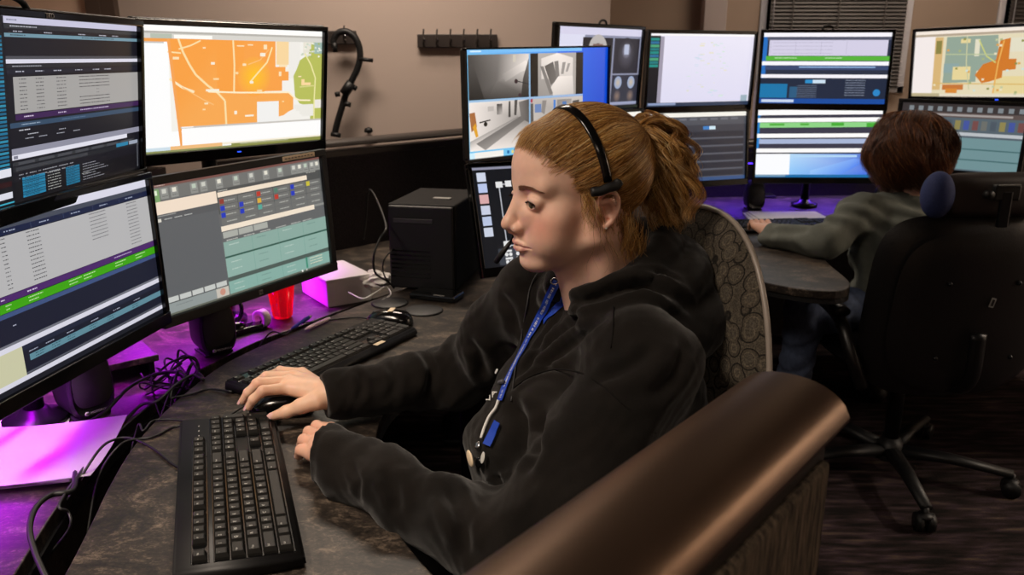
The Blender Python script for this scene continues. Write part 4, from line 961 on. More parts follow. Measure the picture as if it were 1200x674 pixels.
# ================================================================ red tumbler, tape roll, pens, mug
M['red_clear'] = mat('glowing_clear_red_plastic', '#ff1030', .08, trans=.85, emit='#ff1838', es=.12)  # weak emission brightens the clear plastic; the cup is no light source
M['pink_tape'] = mat('pale_tape', '#d8c8cc', .5)
t = thing('tumbler', 'clear red plastic tumbler under the grey radio page monitor', 'cup', (-.600, 2.02, .698))
m_ = MB(); m_.lathe([(.022, .0), (.024, .004), (.036, .105), (.0345, .105), (.0215, .008), (.0, .007)], M['red_clear'], n=28); m_.build('cup', t)
for k in range(8):
    a = 2*PI*k/8; m_ = MB(); m_.tube([(.0245*math.cos(a), .0245*math.sin(a), .006), (.0365*math.cos(a), .0365*math.sin(a), .102)], .0020, M['red_clear'], n=6); m_.build('rib', t)
for i, (dx, dy, lx, c_, lb) in enumerate(((.008, 0, .02, '#b02030', 'red pen standing in the clear red tumbler'), (-.008, .006, -.02, '#d8d0e0', 'pale pen standing in the clear red tumbler'))):
    m_ = MB(); pm_ = mat('pen_plastic_%d' % i, c_, .3)
    m_.tube([(0, 0, 0), (lx*1.0, .004, .13)], .0038, pm_, n=10); m_.tube([(lx*.98, .004, .126), (lx*1.05, .0042, .138)], .0030, M['plastic'], n=10)
    o = m_.build('pen'); o.location = (-.600+dx*.8, 2.02+dy, .708); tag(o, lb, 'pen')
t = thing('tape_roll', 'roll of pale tape lit pink, at the worktop edge below the red tumbler', 'tape', (-.628, 1.935, .722), rot=(R(90), 0, R(-30)))
m_ = MB(); m_.lathe([(.014, -.010), (.023, -.010), (.023, .010), (.014, .010), (.014, -.010)], M['pink_tape'], n=28); m_.build('tape', t)
m_ = MB(); m_.lathe([(.012, -.0105), (.014, -.0105), (.014, .0105), (.012, .0105), (.012, -.0105)], M['cream'], n=28); m_.build('core', t)
t = thing('tape_dispenser', 'low black tape dispenser beside the pale tape roll', 'dispenser', (-.662, 1.895, .698), R(50))
m_ = MB(); m_.prism([(-.05, -.016), (.055, -.016), (.055, .016), (-.05, .016)], 0, .016, M['gloss']); m_.ball((-.015, 0, .014), .022, M['gloss'], scale=(1.2, .7, .8)); m_.build('body', t, bevel=.002)
m_ = MB(); m_.box((.055, 0, .020), (.002, .028, .01), M['chrome']); m_.build('cutter', t)
for i, (a, b, c_, lb) in enumerate((((345, 383), (362, 372), '#3a3ab0', 'blue pen lying behind the second keyboard'), ((362, 384), (384, 374), '#e0c0d0', 'pale pink pen lying behind the second keyboard'))):
    m_ = MB(); p0, p1 = onz(*a, .742), onz(*b, .742); d = p1 - p0
    m_.tube([p0 - d*.2, p0, p1], [.0015, .0045, .0045], mat('loose_pen_%d' % i, c_, .35), n=10); m_.tube([p1, p1 + d*.1], .0035, M['white_mark'], n=10); tag(m_.build('pen'), lb, 'pen')
M['mug'] = mat('black_mug_glaze', '#101012', .15)
t = thing('mug', 'black mug with its handle edge lit purple, behind the right speaker', 'mug', (-.745, 1.965, .698), R(-25))
m_ = MB(); m_.lathe([(.034, 0), (.040, .004), (.042, .092), (.0395, .094), (.038, .090), (.036, .010), (0, .008)], M['mug'], n=32); m_.build('cup', t)
m_ = MB(); m_.tube(smoothpath([(.040, 0, .078), (.060, 0, .080), (.076, 0, .062), (.075, 0, .036), (.058, 0, .016), (.041, 0, .018)], 6), .0055, M['mug'], n=12); m_.build('handle', t)

# ================================================================ papers in a clear sleeve
M['sleeve'] = mat('clear_sleeve', '#e9e2ea', .38, trans=.5, spec=.4)
def sheet(name, label, cat, c, w_, d_, rz, z, mt, curl=.006, parent=None, seed=1):
    rr = random.Random(seed); n = 16; vs = []; fs = []
    ph = rr.uniform(0, 6)
    for i in range(n+1):
        for j in range(n+1):
            u, v = i/n - .5, j/n - .5
            vs.append((u*w_, v*d_, curl*(1 + math.sin(u*5 + ph)*math.cos(v*4 + ph*.7))*.5 * (.3 + abs(u) + abs(v))))
    for i in range(n):
        for j in range(n): a = i*(n+1)+j; fs.append((a, a+n+1, a+n+2, a+1))
    o_ = len(vs); vs += [(x, y, zz - .0007) for x, y, zz in vs[:]]; fs += [tuple(q + o_ for q in f[::-1]) for f in fs[:]]
    m_ = MB(); m_.add(vs, fs, mt, True); o = m_.build(name, parent)
    if parent is None: o.location = (*c, z); o.rotation_euler = (0, 0, rz)
    if label: tag(o, label, cat)
    return o
M['paper_art'] = mat('printed_paper', '#d6d2cf', .55, noise=(9, 16, 9), color2='#b3aeb4')
sheet('paper_sheet', 'lowest white sheet of the papers at the left edge, under the clear sleeve', 'paper', (-.845, 1.235), .27, .215, R(14), .6995, M['paper'], .003, seed=2)
sheet('paper_sheet', 'printed sheet with a wide grey stripe inside the clear sleeve, left edge', 'paper', (-.845, 1.230), .265, .205, R(8), .7055, M['paper_art'], .004, seed=4)
sheet('clear_sleeve', 'creased clear plastic sleeve lying on the papers at the left edge', 'plastic sleeve', (-.83, 1.225), .30, .225, R(11), .7125, M['sleeve'], .010, seed=6)
sheet('paper_sheet', 'small white sheet sticking out beyond the clear sleeve', 'paper', (-.90, 1.36), .16, .10, R(20), .6995, M['paper'], .004, seed=9)
t = thing('desk_riser', 'low slab shelf between the two speakers, its top lit purple', 'riser', (-.855, 1.62, .698), R(40))
m_ = MB(); m_.box((0, 0, .038), (.16, .13, .014), M['stone'], bev=.002); m_.build('top_slab', t)
for sx in (-.066, .066): m_ = MB(); m_.box((sx, 0, .0155), (.012, .11, .031), M['dark_metal'], bev=.002); m_.build('side_foot', t)

# ================================================================ cables
def cable(label, pts, r=.0028, cat='cable', mt=None, seg=7):
    m_ = MB(); m_.tube(smoothpath(pts, seg), r, mt or M['cable'], n=8); return tag(m_.build('cable'), label, cat)
Z = .738
g = lambda x, y, z=Z: onz(x, y, z)
cable('thin cable of the foreground keyboard, looping left over the worktop edge', [g(232, 498, .745), g(205, 500), g(180, 512), g(160, 515), (-.640, 1.20, .742), (-.665, 1.17, .70), (-.67, 1.12, .62)], .0022)
cable('mouse cable running left from the hand mouse to the worktop edge', [(-.487, 1.355, .742), g(262, 490), g(235, 497), g(205, 492), g(180, 493), g(168, 505), (-.655, 1.30, .73), (-.67, 1.27, .66)], .0019)
cable('cable of the label-marked keyboard, running left to the cable tangle', [g(272, 459, .742), g(245, 456), g(225, 462), g(208, 465), g(200, 466), (-.655, 1.45, .74), (-.675, 1.42, .68)], .0022)
cable('long thin cable drooping over the worktop toward the foreground keyboard', [g(216, 552), g(200, 542), g(180, 526), g(155, 514), g(135, 515), (-.665, 1.18, .742), (-.69, 1.12, .69)], .0022)
cable('thick black cable curving down at the lower left corner', [(-.70, 1.17, .712), g(85, 575, .74), g(60, 580, .745), g(42, 595, .745), g(35, 620, .735), g(42, 650, .72), g(60, 690, .70)], .0042)
cable('thin grey cable beside the thick one at the lower left corner', [(-.695, 1.19, .712), g(70, 590, .75), g(80, 600, .74), g(82, 618, .72), (-.668, 1.03, .66)], .002, mt=M['gray_plastic'])
cable('thick cable sweeping from the left speaker past the riser to the tangle', [(-.80, 1.33, .703), g(120, 485, .72), g(150, 455, .73), g(180, 440, .735), g(205, 436, .74), g(218, 445, .735), (-.675, 1.50, .69)], .0038)
cable('looping cable of the tangle, left of the second keyboard', [g(140, 500, .71), g(165, 475, .73), g(185, 470, .742), g(205, 452, .745), g(225, 440, .742), g(238, 445, .74), (-.652, 1.56, .72), (-.675, 1.50, .66)], .003)
rr = random.Random(11)
for k in range(7):
    a = rr.uniform(0, 6.28); cx, cy = -.675 + rr.uniform(-.02, .012), 1.55 + rr.uniform(-.05, .05)
    pts = [(cx - .02 + .05*math.cos(a + q*1.1)*(1 - .08*q), cy + .05*math.sin(a + q*1.1 + k), .715 + .022*math.sin(q*1.7 + k) + .006*(k % 3)) for q in range(7)]
    pts = [(x, y, max(.704, z)) for x, y, z in pts] + [(-.67, 1.50 - .012*k, .67)]
    o = cable('thin black cables tangled together between the two speakers', pts, .0017 + .0004*(k % 3)); o['group'] = 'cable tangle between the speakers'
cable('black cable running from the label-marked mouse behind the second keyboard', [(-.34, 1.865, .742), g(415, 372), g(380, 376), g(350, 380), g(335, 392), (-.56, 1.78, .738), (-.595, 1.76, .69)], .0019)
cable('white cable curling beside the crumpled tissue', [(-.44, 2.10, .742), g(425, 350, .75), g(440, 343, .76), g(452, 336, .75), g(458, 345), g(448, 352)], .002, mt=M['white_mark'])
cable('dark cable hanging by the left side of the computer tower', [g(455, 330, .76), g(440, 320, .80), g(438, 300, .86), g(445, 280, .90), g(452, 262, .93), (-.45, 2.55, .95), (-.5, 2.72, .8), (-.52, 2.78, .74)], .003)
cable('second dark cable by the computer tower, looping low', [g(462, 338), g(450, 322, .78), g(450, 305, .83), g(462, 290, .85), (-.36, 2.50, .80), (-.40, 2.6, .75)], .0022)
cable('thin cable looping under the black page monitor', [(.08, 2.30, .80), (.03, 2.2, .78), (-.01, 2.15, .76), (.02, 2.10, .742), (.12, 2.12, .742), (.2, 2.2, .742)], .0022)
cable('small orange-tipped cable end beside the cable tangle', [g(148, 494, .712), g(140, 500, .712), g(130, 512, .712), g(127, 508, .71)], .0025, mt=mat('orange_plug', '#a04828', .5))

# ================================================================ things on the far worktop
t = thing('document_stack', 'white papers lit violet under the banded monitors', 'papers', (1.10, 3.22, .728), R(-6))
for k in range(3):
    m_ = MB(); m_.box((.01*k, .006*k, .0015 + .003*k), (.30 - .01*k, .20, .0026), M['paper'], rot=(0, 0, R(3*k))); m_.build('sheet', t)
speaker('small far speaker left of the violet-lit papers', (1.03, 3.43, .728), R(2), .9)
speaker('small far speaker right of the violet-lit papers, by the second worker\'s shoulder', (1.52, 3.30, .728), R(-20), .9)
m_ = MB(); m_.ball((0, 0, .012), .014, mat('red_lens', '#a01812', .3, emit='#ff2010', es=.4), scale=(1.2, 1, .8)); o = m_.build('warning_lamp'); o.location = (1.07, 3.08, .728); tag(o, 'small red lamp before the violet-lit papers', 'lamp')
t = thing('desk_phone', 'small dark phone lit violet beside the second worker\'s elbow', 'phone', (1.40, 3.16, .728), R(-25))
m_ = MB(); m_.box((0, 0, .018), (.13, .15, .03), M['plastic'], rot=(R(8), 0, 0), bev=.006); m_.build('base', t)
m_ = MB(); m_.tube(smoothpath([(-.045, -.07, .05), (-.045, -.03, .058), (-.045, .03, .060), (-.045, .07, .060)], 4), .014, M['gloss'], n=10); m_.build('handset', t)

t = thing('document_holder', 'pale upright board between the white page monitor and the banded monitor', 'board', (1.16, 3.74, .728), R(-4))
m_ = MB(); m_.box((0, .012, .40), (.14, .006, .26), mat('pale_board', '#cfc8d6', .6), bev=.001); m_.build('board', t)
m_ = MB(); m_.cyl((0, .02, .012), (0, .02, .30), .006, M['dark_metal'], n=10); m_.box((0, .02, .006), (.12, .10, .012), M['dark_metal'], bev=.004); m_.build('stand', t)
# ================================================================ organic shapes: distance fields turned into one smooth surface
class Field:
    def __init__(s, xs, ys, zs):
        s.x = np.asarray(xs, np.float32); s.y = np.asarray(ys, np.float32); s.z = np.asarray(zs, np.float32)
        s.d = np.full((len(s.x), len(s.y), len(s.z)), .08, np.float32)
    def _sl(s, lo, hi):
        out = []
        for ax, l, h in ((s.x, lo[0], hi[0]), (s.y, lo[1], hi[1]), (s.z, lo[2], hi[2])):
            i0 = max(0, int(np.searchsorted(ax, l)) - 1); i1 = min(len(ax), int(np.searchsorted(ax, h)) + 1); out.append(slice(i0, max(i0+1, i1)))
        return tuple(out)
    def _g(s, sl): return s.x[sl[0]][:, None, None], s.y[sl[1]][None, :, None], s.z[sl[2]][None, None, :]
    def _apply(s, sl, d, k, op):
        a = s.d[sl]
        if op == 'add':
            if k <= 0: r = np.minimum(a, d)
            else:
                h = np.clip(.5 + .5*(a - d)/k, 0, 1); r = a*(1-h) + d*h - k*h*(1-h)
        else:
            d = -d
            if k <= 0: r = np.maximum(a, d)
            else:
                h = np.clip(.5 - .5*(a - d)/k, 0, 1); r = a*(1-h) + d*h + k*h*(1-h)
        s.d[sl] = r
    def ell(s, c, r, k=.01, op='add', rot=None, sym=False):
        c = np.array(c, float); r = np.array(r, float)
        if sym:
            s.ell(c, r, k, op, rot); c2 = c.copy(); c2[1] *= -1
            rot2 = None if rot is None else (-rot[0], rot[1], -rot[2])
            return s.ell(c2, r, k, op, rot2)
        m = (max(r) if rot is not None else r) + k + .012
        sl = s._sl(c - m, c + m); X, Y, Z = s._g(sl); X, Y, Z = X - c[0], Y - c[1], Z - c[2]
        if rot is not None:
            Mx = np.array(Euler(rot).to_matrix().transposed()); X, Y, Z = (Mx[0, 0]*X + Mx[0, 1]*Y + Mx[0, 2]*Z, Mx[1, 0]*X + Mx[1, 1]*Y + Mx[1, 2]*Z, Mx[2, 0]*X + Mx[2, 1]*Y + Mx[2, 2]*Z)
        k0 = np.sqrt((X/r[0])**2 + (Y/r[1])**2 + (Z/r[2])**2); k1 = np.sqrt((X/r[0]**2)**2 + (Y/r[1]**2)**2 + (Z/r[2]**2)**2)
        s._apply(sl, (k0*(k0 - 1)/np.maximum(k1, 1e-6)).astype(np.float32), k, op)
    def cone(s, a, b, r1, r2=None, k=.01, op='add', sym=False, flat=None):
        """capsule from a to b whose radius runs from r1 to r2; flat = (unit vector, factor) squashes it"""
        r2 = r1 if r2 is None else r2; a = np.array(a, float); b = np.array(b, float)
        if sym:
            s.cone(a, b, r1, r2, k, op); a[1] *= -1; b[1] *= -1; return s.cone(a, b, r1, r2, k, op)
        m = max(r1, r2) + k + .012
        sl = s._sl(np.minimum(a, b) - m, np.maximum(a, b) + m); X, Y, Z = s._g(sl)
        ab = b - a; L = max(ab @ ab, 1e-12); X, Y, Z = X - a[0], Y - a[1], Z - a[2]
        t = np.clip((X*ab[0] + Y*ab[1] + Z*ab[2])/L, 0, 1)
        dx, dy, dz = X - t*ab[0], Y - t*ab[1], Z - t*ab[2]
        if flat is not None:
            n, f = np.array(flat[0], float), flat[1]; q = dx*n[0] + dy*n[1] + dz*n[2]; dx, dy, dz = dx + n[0]*q*(f-1), dy + n[1]*q*(f-1), dz + n[2]*q*(f-1)
        s._apply(sl, (np.sqrt(dx*dx + dy*dy + dz*dz) - (r1 + (r2-r1)*t)).astype(np.float32), k, op)
    def chain(s, pts, rs, k=.01, op='add'):
        for i in range(len(pts) - 1): s.cone(pts[i], pts[i+1], rs[i], rs[i+1], k, op)
    def half(s, p, n):
        """cut away everything on the side the normal points to"""
        n = np.array(n, float); n /= np.linalg.norm(n); X, Y, Z = s.x[:, None, None], s.y[None, :, None], s.z[None, None, :]
        s.d = np.maximum(s.d, ((X-p[0])*n[0] + (Y-p[1])*n[1] + (Z-p[2])*n[2]).astype(np.float32))
    def warp(s, fn):
        X, Y, Z = s.x[:, None, None], s.y[None, :, None], s.z[None, None, :]; s.d += fn(X, Y, Z).astype(np.float32)
    def mesh(s):
        d = s.d; neg = d < 0
        nx, ny, nz = d.shape
        c = np.zeros((nx-1, ny-1, nz-1), np.int8)
        for i in (0, 1):
            for j in (0, 1):
                for k in (0, 1): c += neg[i:nx-1+i, j:ny-1+j, k:nz-1+k]
        cell = (c > 0) & (c < 8); I, J, K = np.nonzero(cell); idx = -np.ones(cell.shape, np.int64); idx[I, J, K] = np.arange(len(I))
        acc = np.zeros((len(I), 3)); cnt = np.zeros(len(I))
        corners = [(i, j, k) for i in (0, 1) for j in (0, 1) for k in (0, 1)]
        for a in corners:
            for ax in range(3):
                if a[ax]: continue
                b = list(a); b[ax] = 1
                va = d[I+a[0], J+a[1], K+a[2]]; vb = d[I+b[0], J+b[1], K+b[2]]
                m = (va < 0) != (vb < 0); t = np.where(m, va/(np.where(m, va - vb, 1)), 0)
                pa = np.stack([s.x[I+a[0]], s.y[J+a[1]], s.z[K+a[2]]], 1); pb = np.stack([s.x[I+b[0]], s.y[J+b[1]], s.z[K+b[2]]], 1)
                acc += np.where(m[:, None], pa + (pb-pa)*t[:, None], 0); cnt += m
        V = acc / cnt[:, None]
        Fs = []
        for ax in range(3):
            sh = [nx, ny, nz]; sl0 = [slice(None)]*3; sl1 = [slice(None)]*3; sl0[ax] = slice(0, sh[ax]-1); sl1[ax] = slice(1, sh[ax])
            e = neg[tuple(sl0)] != neg[tuple(sl1)]
            o1, o2 = [(1, 2), (2, 0), (0, 1)][ax]
            P = np.nonzero(e); P = [np.array(q) for q in P]
            ok = (P[o1] > 0) & (P[o2] > 0) & (P[o1] < sh[o1]-1) & (P[o2] < sh[o2]-1); P = [q[ok] for q in P]
            def cidx(d1, d2):
                Q = [q.copy() for q in P]; Q[o1] -= d1; Q[o2] -= d2; return idx[Q[0], Q[1], Q[2]]
            q = np.stack([cidx(1, 1), cidx(0, 1), cidx(0, 0), cidx(1, 0)], 1)
            fl = neg[P[0], P[1], P[2]]; q[~fl] = q[~fl][:, ::-1]; Fs.append(q)
        return V, np.concatenate(Fs)
def smooth_mesh(V, Fq, it=2, lam=.5):
    for _ in range(it):
        acc = np.zeros_like(V); cnt = np.zeros(len(V))
        for a, b in ((0, 1), (1, 2), (2, 3), (3, 0)):
            np.add.at(acc, Fq[:, a], V[Fq[:, b]]); np.add.at(cnt, Fq[:, a], 1); np.add.at(acc, Fq[:, b], V[Fq[:, a]]); np.add.at(cnt, Fq[:, b], 1)
        V = V*(1-lam) + lam*acc/np.maximum(cnt, 1)[:, None]
    return V
def npmesh(name, parts, mats, parent=None, attrs=None, smooth=True):
    """parts: list of (V, quads, material index)"""
    V = np.concatenate([p[0] for p in parts]); off = 0; Fa = []; mi = []
    for v, f, k in parts: Fa.append(np.asarray(f) + off); mi.append(np.full(len(f), k)); off += len(v)
    Fq = np.concatenate(Fa); mi = np.concatenate(mi); me = bpy.data.meshes.new(name)
    me.vertices.add(len(V)); me.vertices.foreach_set('co', V.astype(np.float32).ravel())
    me.loops.add(Fq.size); me.loops.foreach_set('vertex_index', Fq.astype(np.int32).ravel())
    me.polygons.add(len(Fq)); me.polygons.foreach_set('loop_start', (np.arange(len(Fq))*Fq.shape[1]).astype(np.int32)); me.polygons.foreach_set('loop_total', np.full(len(Fq), Fq.shape[1], np.int32))
    for m_ in mats: me.materials.append(m_)
    me.polygons.foreach_set('material_index', mi.astype(np.int32)); me.polygons.foreach_set('use_smooth', np.full(len(Fq), smooth)); me.update(calc_edges=True); me.validate()
    if attrs is not None:
        for nm, col in attrs.items():
            at = me.color_attributes.new(nm, 'FLOAT_COLOR', 'POINT'); at.data.foreach_set('color', np.concatenate([col, np.ones((len(col), 1))], 1).astype(np.float32).ravel())
    o = bpy.data.objects.new(name, me); COL.objects.link(o)
    if parent is not None: o.parent = parent
    return o
def strands(name, P, rad, cols, material, parent=None):
    """P (n, s, 3) paths, rad (s,) or (n, s), cols (n, 3)"""
    n, s_, _ = P.shape; T = np.gradient(P, axis=1); T /= np.linalg.norm(T, axis=2, keepdims=True) + 1e-9
    up = np.array([.3, .2, 1.0]); A = np.cross(T, up); A /= np.linalg.norm(A, axis=2, keepdims=True) + 1e-9; B = np.cross(T, A)
    rad = np.broadcast_to(rad, (n, s_)); V = []
    for k in range(3):
        a = 2*PI*k/3; V.append(P + (A*math.cos(a) + B*math.sin(a))*rad[..., None])
    V = np.stack(V, 2)          # n, s, 3, 3
    idx = np.arange(n*s_*3).reshape(n, s_, 3); Fq = []
    for k in range(3):
        k2 = (k+1) % 3; Fq.append(np.stack([idx[:, :-1, k], idx[:, :-1, k2], idx[:, 1:, k2], idx[:, 1:, k]], -1).reshape(-1, 4))
    col = np.repeat(cols, s_*3, axis=0)
    return npmesh(name, [(V.reshape(-1, 3), np.concatenate(Fq), 0)], [material], parent, {'tint': col})

def tint_mat(name, rough=.5, spec=.5, sss=0.0, noise=None, bump=None, aniso=0.0):
    m = mat(name, '#ffffff', rough, spec=spec, sss=sss, bump=bump); nt = m.node_tree; b = nt.nodes['Principled BSDF']
    a = nt.nodes.new('ShaderNodeAttribute'); a.attribute_name = 'tint'
    src = a.outputs['Color']
    if noise:
        tc = nt.nodes.new('ShaderNodeTexCoord'); n = nt.nodes.new('ShaderNodeTexNoise'); n.inputs['Scale'].default_value = noise[0]; n.inputs['Detail'].default_value = 5; nt.links.new(tc.outputs['Object'], n.inputs['Vector'])
        mr = nt.nodes.new('ShaderNodeMapRange'); mr.inputs['From Min'].default_value = .25; mr.inputs['From Max'].default_value = .75; mr.inputs['To Min'].default_value = 1 - noise[1]; mr.inputs['To Max'].default_value = 1 + noise[1]; nt.links.new(n.outputs['Fac'], mr.inputs['Value'])
        vm = nt.nodes.new('ShaderNodeVectorMath'); vm.operation = 'SCALE'; nt.links.new(src, vm.inputs[0]); nt.links.new(mr.outputs[0], vm.inputs['Scale']); src = vm.outputs[0]
    nt.links.new(src, b.inputs['Base Color'])
    if aniso: b.inputs['Anisotropic'].default_value = aniso
    return m
M['skin'] = tint_mat('skin', .46, .42, sss=.18, noise=(60, .06), bump=(900, .12, .0004))
M['hair_blond'] = tint_mat('ginger_blond_hair', .38, .5)
M['hair_brown'] = tint_mat('brown_hair', .4, .5)
M['eye'] = tint_mat('eyeball', .08, .6)
lin = lambda h: np.array(srgb(h)[:3])

# ---------------------------------------------------------------- head, in its own space: x forward, y to its left, z up, origin between the ears
def build_head_field():
    ax = lambda *seg: np.unique(np.concatenate([np.arange(a, b, st) for a, b, st in seg]).round(5))
    f = Field(ax((-.125, .045, .0026), (.045, .132, .0011)), ax((-.095, -.062, .0024), (-.062, .062, .0012), (.062, .097, .0016)), ax((-.20, -.105, .003), (-.105, .05, .0011), (.05, .14, .0028)))
    E, C = f.ell, f.cone
    E((-.012, 0, .044), (.090, .073, .079), .01)
    E((.036, 0, .050), (.060, .060, .060), .02)                     # forehead
    E((.036, 0, -.018), (.050, .053, .072), .02)                    # middle of the face
    C((.0, .048, -.045), (.066, .014, -.082), .017, .017, .022, sym=True)   # jaw line
    C((-.004, .050, -.005), (.002, .050, -.045), .020, .018, .02, sym=True)
    E((.078, 0, -.083), (.0185, .020, .0175), .016)                 # chin
    E((.054, .040, -.012), (.021, .021, .020), .022, sym=True)      # cheekbone
    E((.062, .032, -.042), (.025, .025, .030), .022, sym=True)      # cheek
    E((.070, .018, -.012), (.021, .014, .024), .012, sym=True)      # beside the nose
    E((.080, .0195, -.004), (.0135, .0095, .0150), .010, sym=True)
    C((.0885, .0105, .006), (.0890, .0125, -.018), .0085, .0090, .008, sym=True)
    E((.076, 0, -.050), (.0235, .027, .026), .014)                  # around the mouth
    C((.080, .008, .0315), (.069, .042, .0325), .0125, .011, .014, sym=True)   # brow
    C((-.020, 0, -.03), (-.048, 0, -.20), .052, .052, .022)         # neck
    C((.02, 0, -.07), (-.005, 0, -.20), .028, .034, .03)            # throat
    C((-.02, .050, -.05), (.0, .022, -.20), .014, .014, .02, sym=True)         # neck muscle
    E((.1015, .0325, .0140), (.0175, .018, .0115), .012, 'sub', sym=True)        # eye socket
    C((.0860, 0, .0240), (.1085, 0, -.0130), .0080, .0078, .010)    # bridge of the nose
    E((.1095, 0, -.0195), (.0118, .0095, .0092), .007)              # tip
    E((.1015, .0105, -.0255), (.0088, .0068, .0068), .005, sym=True)  # wings
    C((.098, 0, -.028), (.094, 0, -.044), .0075, .009, .008)
    E((.1060, .0062, -.0330), (.0042, .0028, .0032), .002, 'sub', sym=True)     # nostrils
    C((.1100, 0, -.0305), (.1000, 0, -.0345), .0028, .0035, .003)
    # lids: a ball that carries them, with an almond slot
    E((.0780, .0315, .0120), (.0133, .0150, .0128), .0040, sym=True)
    E((.0945, .0325, .0098), (.0140, .0132, .0056), .0012, 'sub', sym=True, rot=(R(-4), 0, 0))
    C((.0925, .0175, .0170), (.0895, .0335, .0222), .0009, .0009, .0022, 'sub', sym=True); C((.0895, .0335, .0222), (.0800, .0475, .0170), .0009, .0009, .0022, 'sub', sym=True)   # crease
    # lips
    for sgn in (1, -1):
        f.chain([(.1005, 0, -.0490), (.1000, .0050*sgn, -.0478), (.0945, .0150*sgn, -.0515), (.0865, .0235*sgn, -.0545)], [.0041, .0045, .0038, .0020], .003)
        f.chain([(.0985, 0, -.0590), (.0975, .0080*sgn, -.0588), (.0925, .0160*sgn, -.0570), (.0865, .0230*sgn, -.0550)], [.0055, .0054, .0040, .0020], .003)
        f.chain([(.1070, 0, -.0538), (.1040, .0090*sgn, -.0532), (.0970, .0180*sgn, -.0548), (.0890, .0255*sgn, -.0562)], [.0012, .0012, .0011, .0006], .0024, 'sub')
    C((.1075, 0, -.0385), (.1080, 0, -.0440), .0016, .0018, .004, 'sub')
    E((.1080, 0, -.0715), (.0085, .018, .0045), .008, 'sub')        # hollow under the lower lip
    # ears
    for sg in (1, -1):
        y = .0745*sg; q_ = .84
        o = lambda x, yy, z: (-.006 + (x + .010)*q_, y + yy*.8*sg, -.003 + (z - .002)*q_)
        E(o(-.012, -.006, .002), (.0135, .007, .022), .006, rot=(0, R(-8), R(16)*sg))
        ctl = [Vector(o(*p)) for p in ((.004, .002, .010), (.003, .005, .022), (-.006, .008, .031), (-.017, .010, .030), (-.025, .011, .020), (-.027, .010, .006), (-.022, .009, -.008), (-.013, .006, -.019), (-.004, .003, -.026))]
        rim = smoothpath(ctl, 4); n_ = len(rim)
        f.chain([tuple(p) for p in rim], [(.0017 + .0011*math.sin(PI*min(1, i/(n_*.6)))) if i < n_*.8 else .0024 + .0018*(i - n_*.8)/(n_*.2) for i in range(n_)], .003)
        f.chain([tuple(p) for p in smoothpath([o(-.003, .002, .012), o(-.011, .005, .016), o(-.0175, .0055, .005), o(-.013, .004, -.009)], 4)], [.0021]*13, .0045)
        E(o(-.009, .008, .000), (.0065, .0065, .0082), .003, 'sub'); E(o(-.012, .010, .0225), (.007, .0035, .003), .003, 'sub')
        C(o(.002, .000, -.005), o(.001, .001, .004), .0030, .0026, .003)
    return f
_hf = build_head_field(); HV, HF = _hf.mesh(); del _hf
HV = smooth_mesh(HV, HF, 1, .35)
HV0 = HV.copy()
def shorten(V):
    z = V[:, 2]; V = V.copy(); V[:, 2] = np.where(z < -.036, -.036 + (z + .036)*.88, z); return V
def gauss(V, c, s): return np.exp(-(((V - np.array(c))/np.array(s))**2).sum(1))
def head_tint(V, base='#e6bca6', lip='#b8696c', blush='#cf7a68', amt=.55):
    c = np.tile(lin(base), (len(V), 1)); A = V.copy(); A[:, 1] = np.abs(A[:, 1])
    def mixc(w, h):
        nonlocal c
        w = np.clip(w, 0, 1)[:, None]; c = c*(1-w) + lin(h)*w
    mixc(gauss(A, (.070, .043, -.022), (.04, .022, .020))*amt, blush)
    mixc(gauss(A, (.105, 0, -.024), (.02, .014, .010))*.35, '#cf8672')
    mixc(gauss(A, (.0, .08, .0), (.03, .02, .04))*.45, '#cf7f68')
    mixc(gauss(A, (.083, .033, .008), (.02, .018, .007))*.30, '#a8705f')
    w = np.zeros(len(V))
    for cx, cy, cz, sz in ((.1005, .0, -.0490, .0046), (.099, .006, -.0485, .0046), (.0945, .0130, -.0510, .0040), (.089, .0200, -.0540, .0030), (.0985, 0, -.0595, .0060), (.097, .008, -.0590, .0056), (.092, .0160, -.0572, .0042)):
        w = np.maximum(w, np.exp(-(((A[:, 0]-cx)/.010)**2 + ((A[:, 1]-cy)/.0055)**2 + ((A[:, 2]-cz)/sz)**2)*1.1))
    mixc(np.clip(w*1.7 - .45, 0, .85), lip)
    return c
# ================================================================ the woman at the near console
HW = Vector((.097, 1.152, 1.156))
HROT = Matrix.Rotation(R(180 + 20), 4, 'Z') @ Matrix.Rotation(R(5), 4, 'Y') @ Matrix.Rotation(R(0), 4, 'X')
HM = Matrix.Translation(HW) @ HROT
HMn = np.array(HM)
def toW(V, Mn=None):
    Mn = HMn if Mn is None else Mn; return V @ Mn[:3, :3].T + Mn[:3, 3]
def n3(v): return np.array(v, float)

# joints (world)
LSH, LEL, LWR = n3((.178, 1.00, .958)), n3((.012, .905, .738)), n3((-.275, 1.100, .778))
RSH, REL, RWR = n3((.045, 1.29, .968)), n3((-.100, 1.385, .790)), n3((-.318, 1.303, .787))
ft = np.array([-.894, -.447, 0]); lt = np.array([.447, -.894, 0])

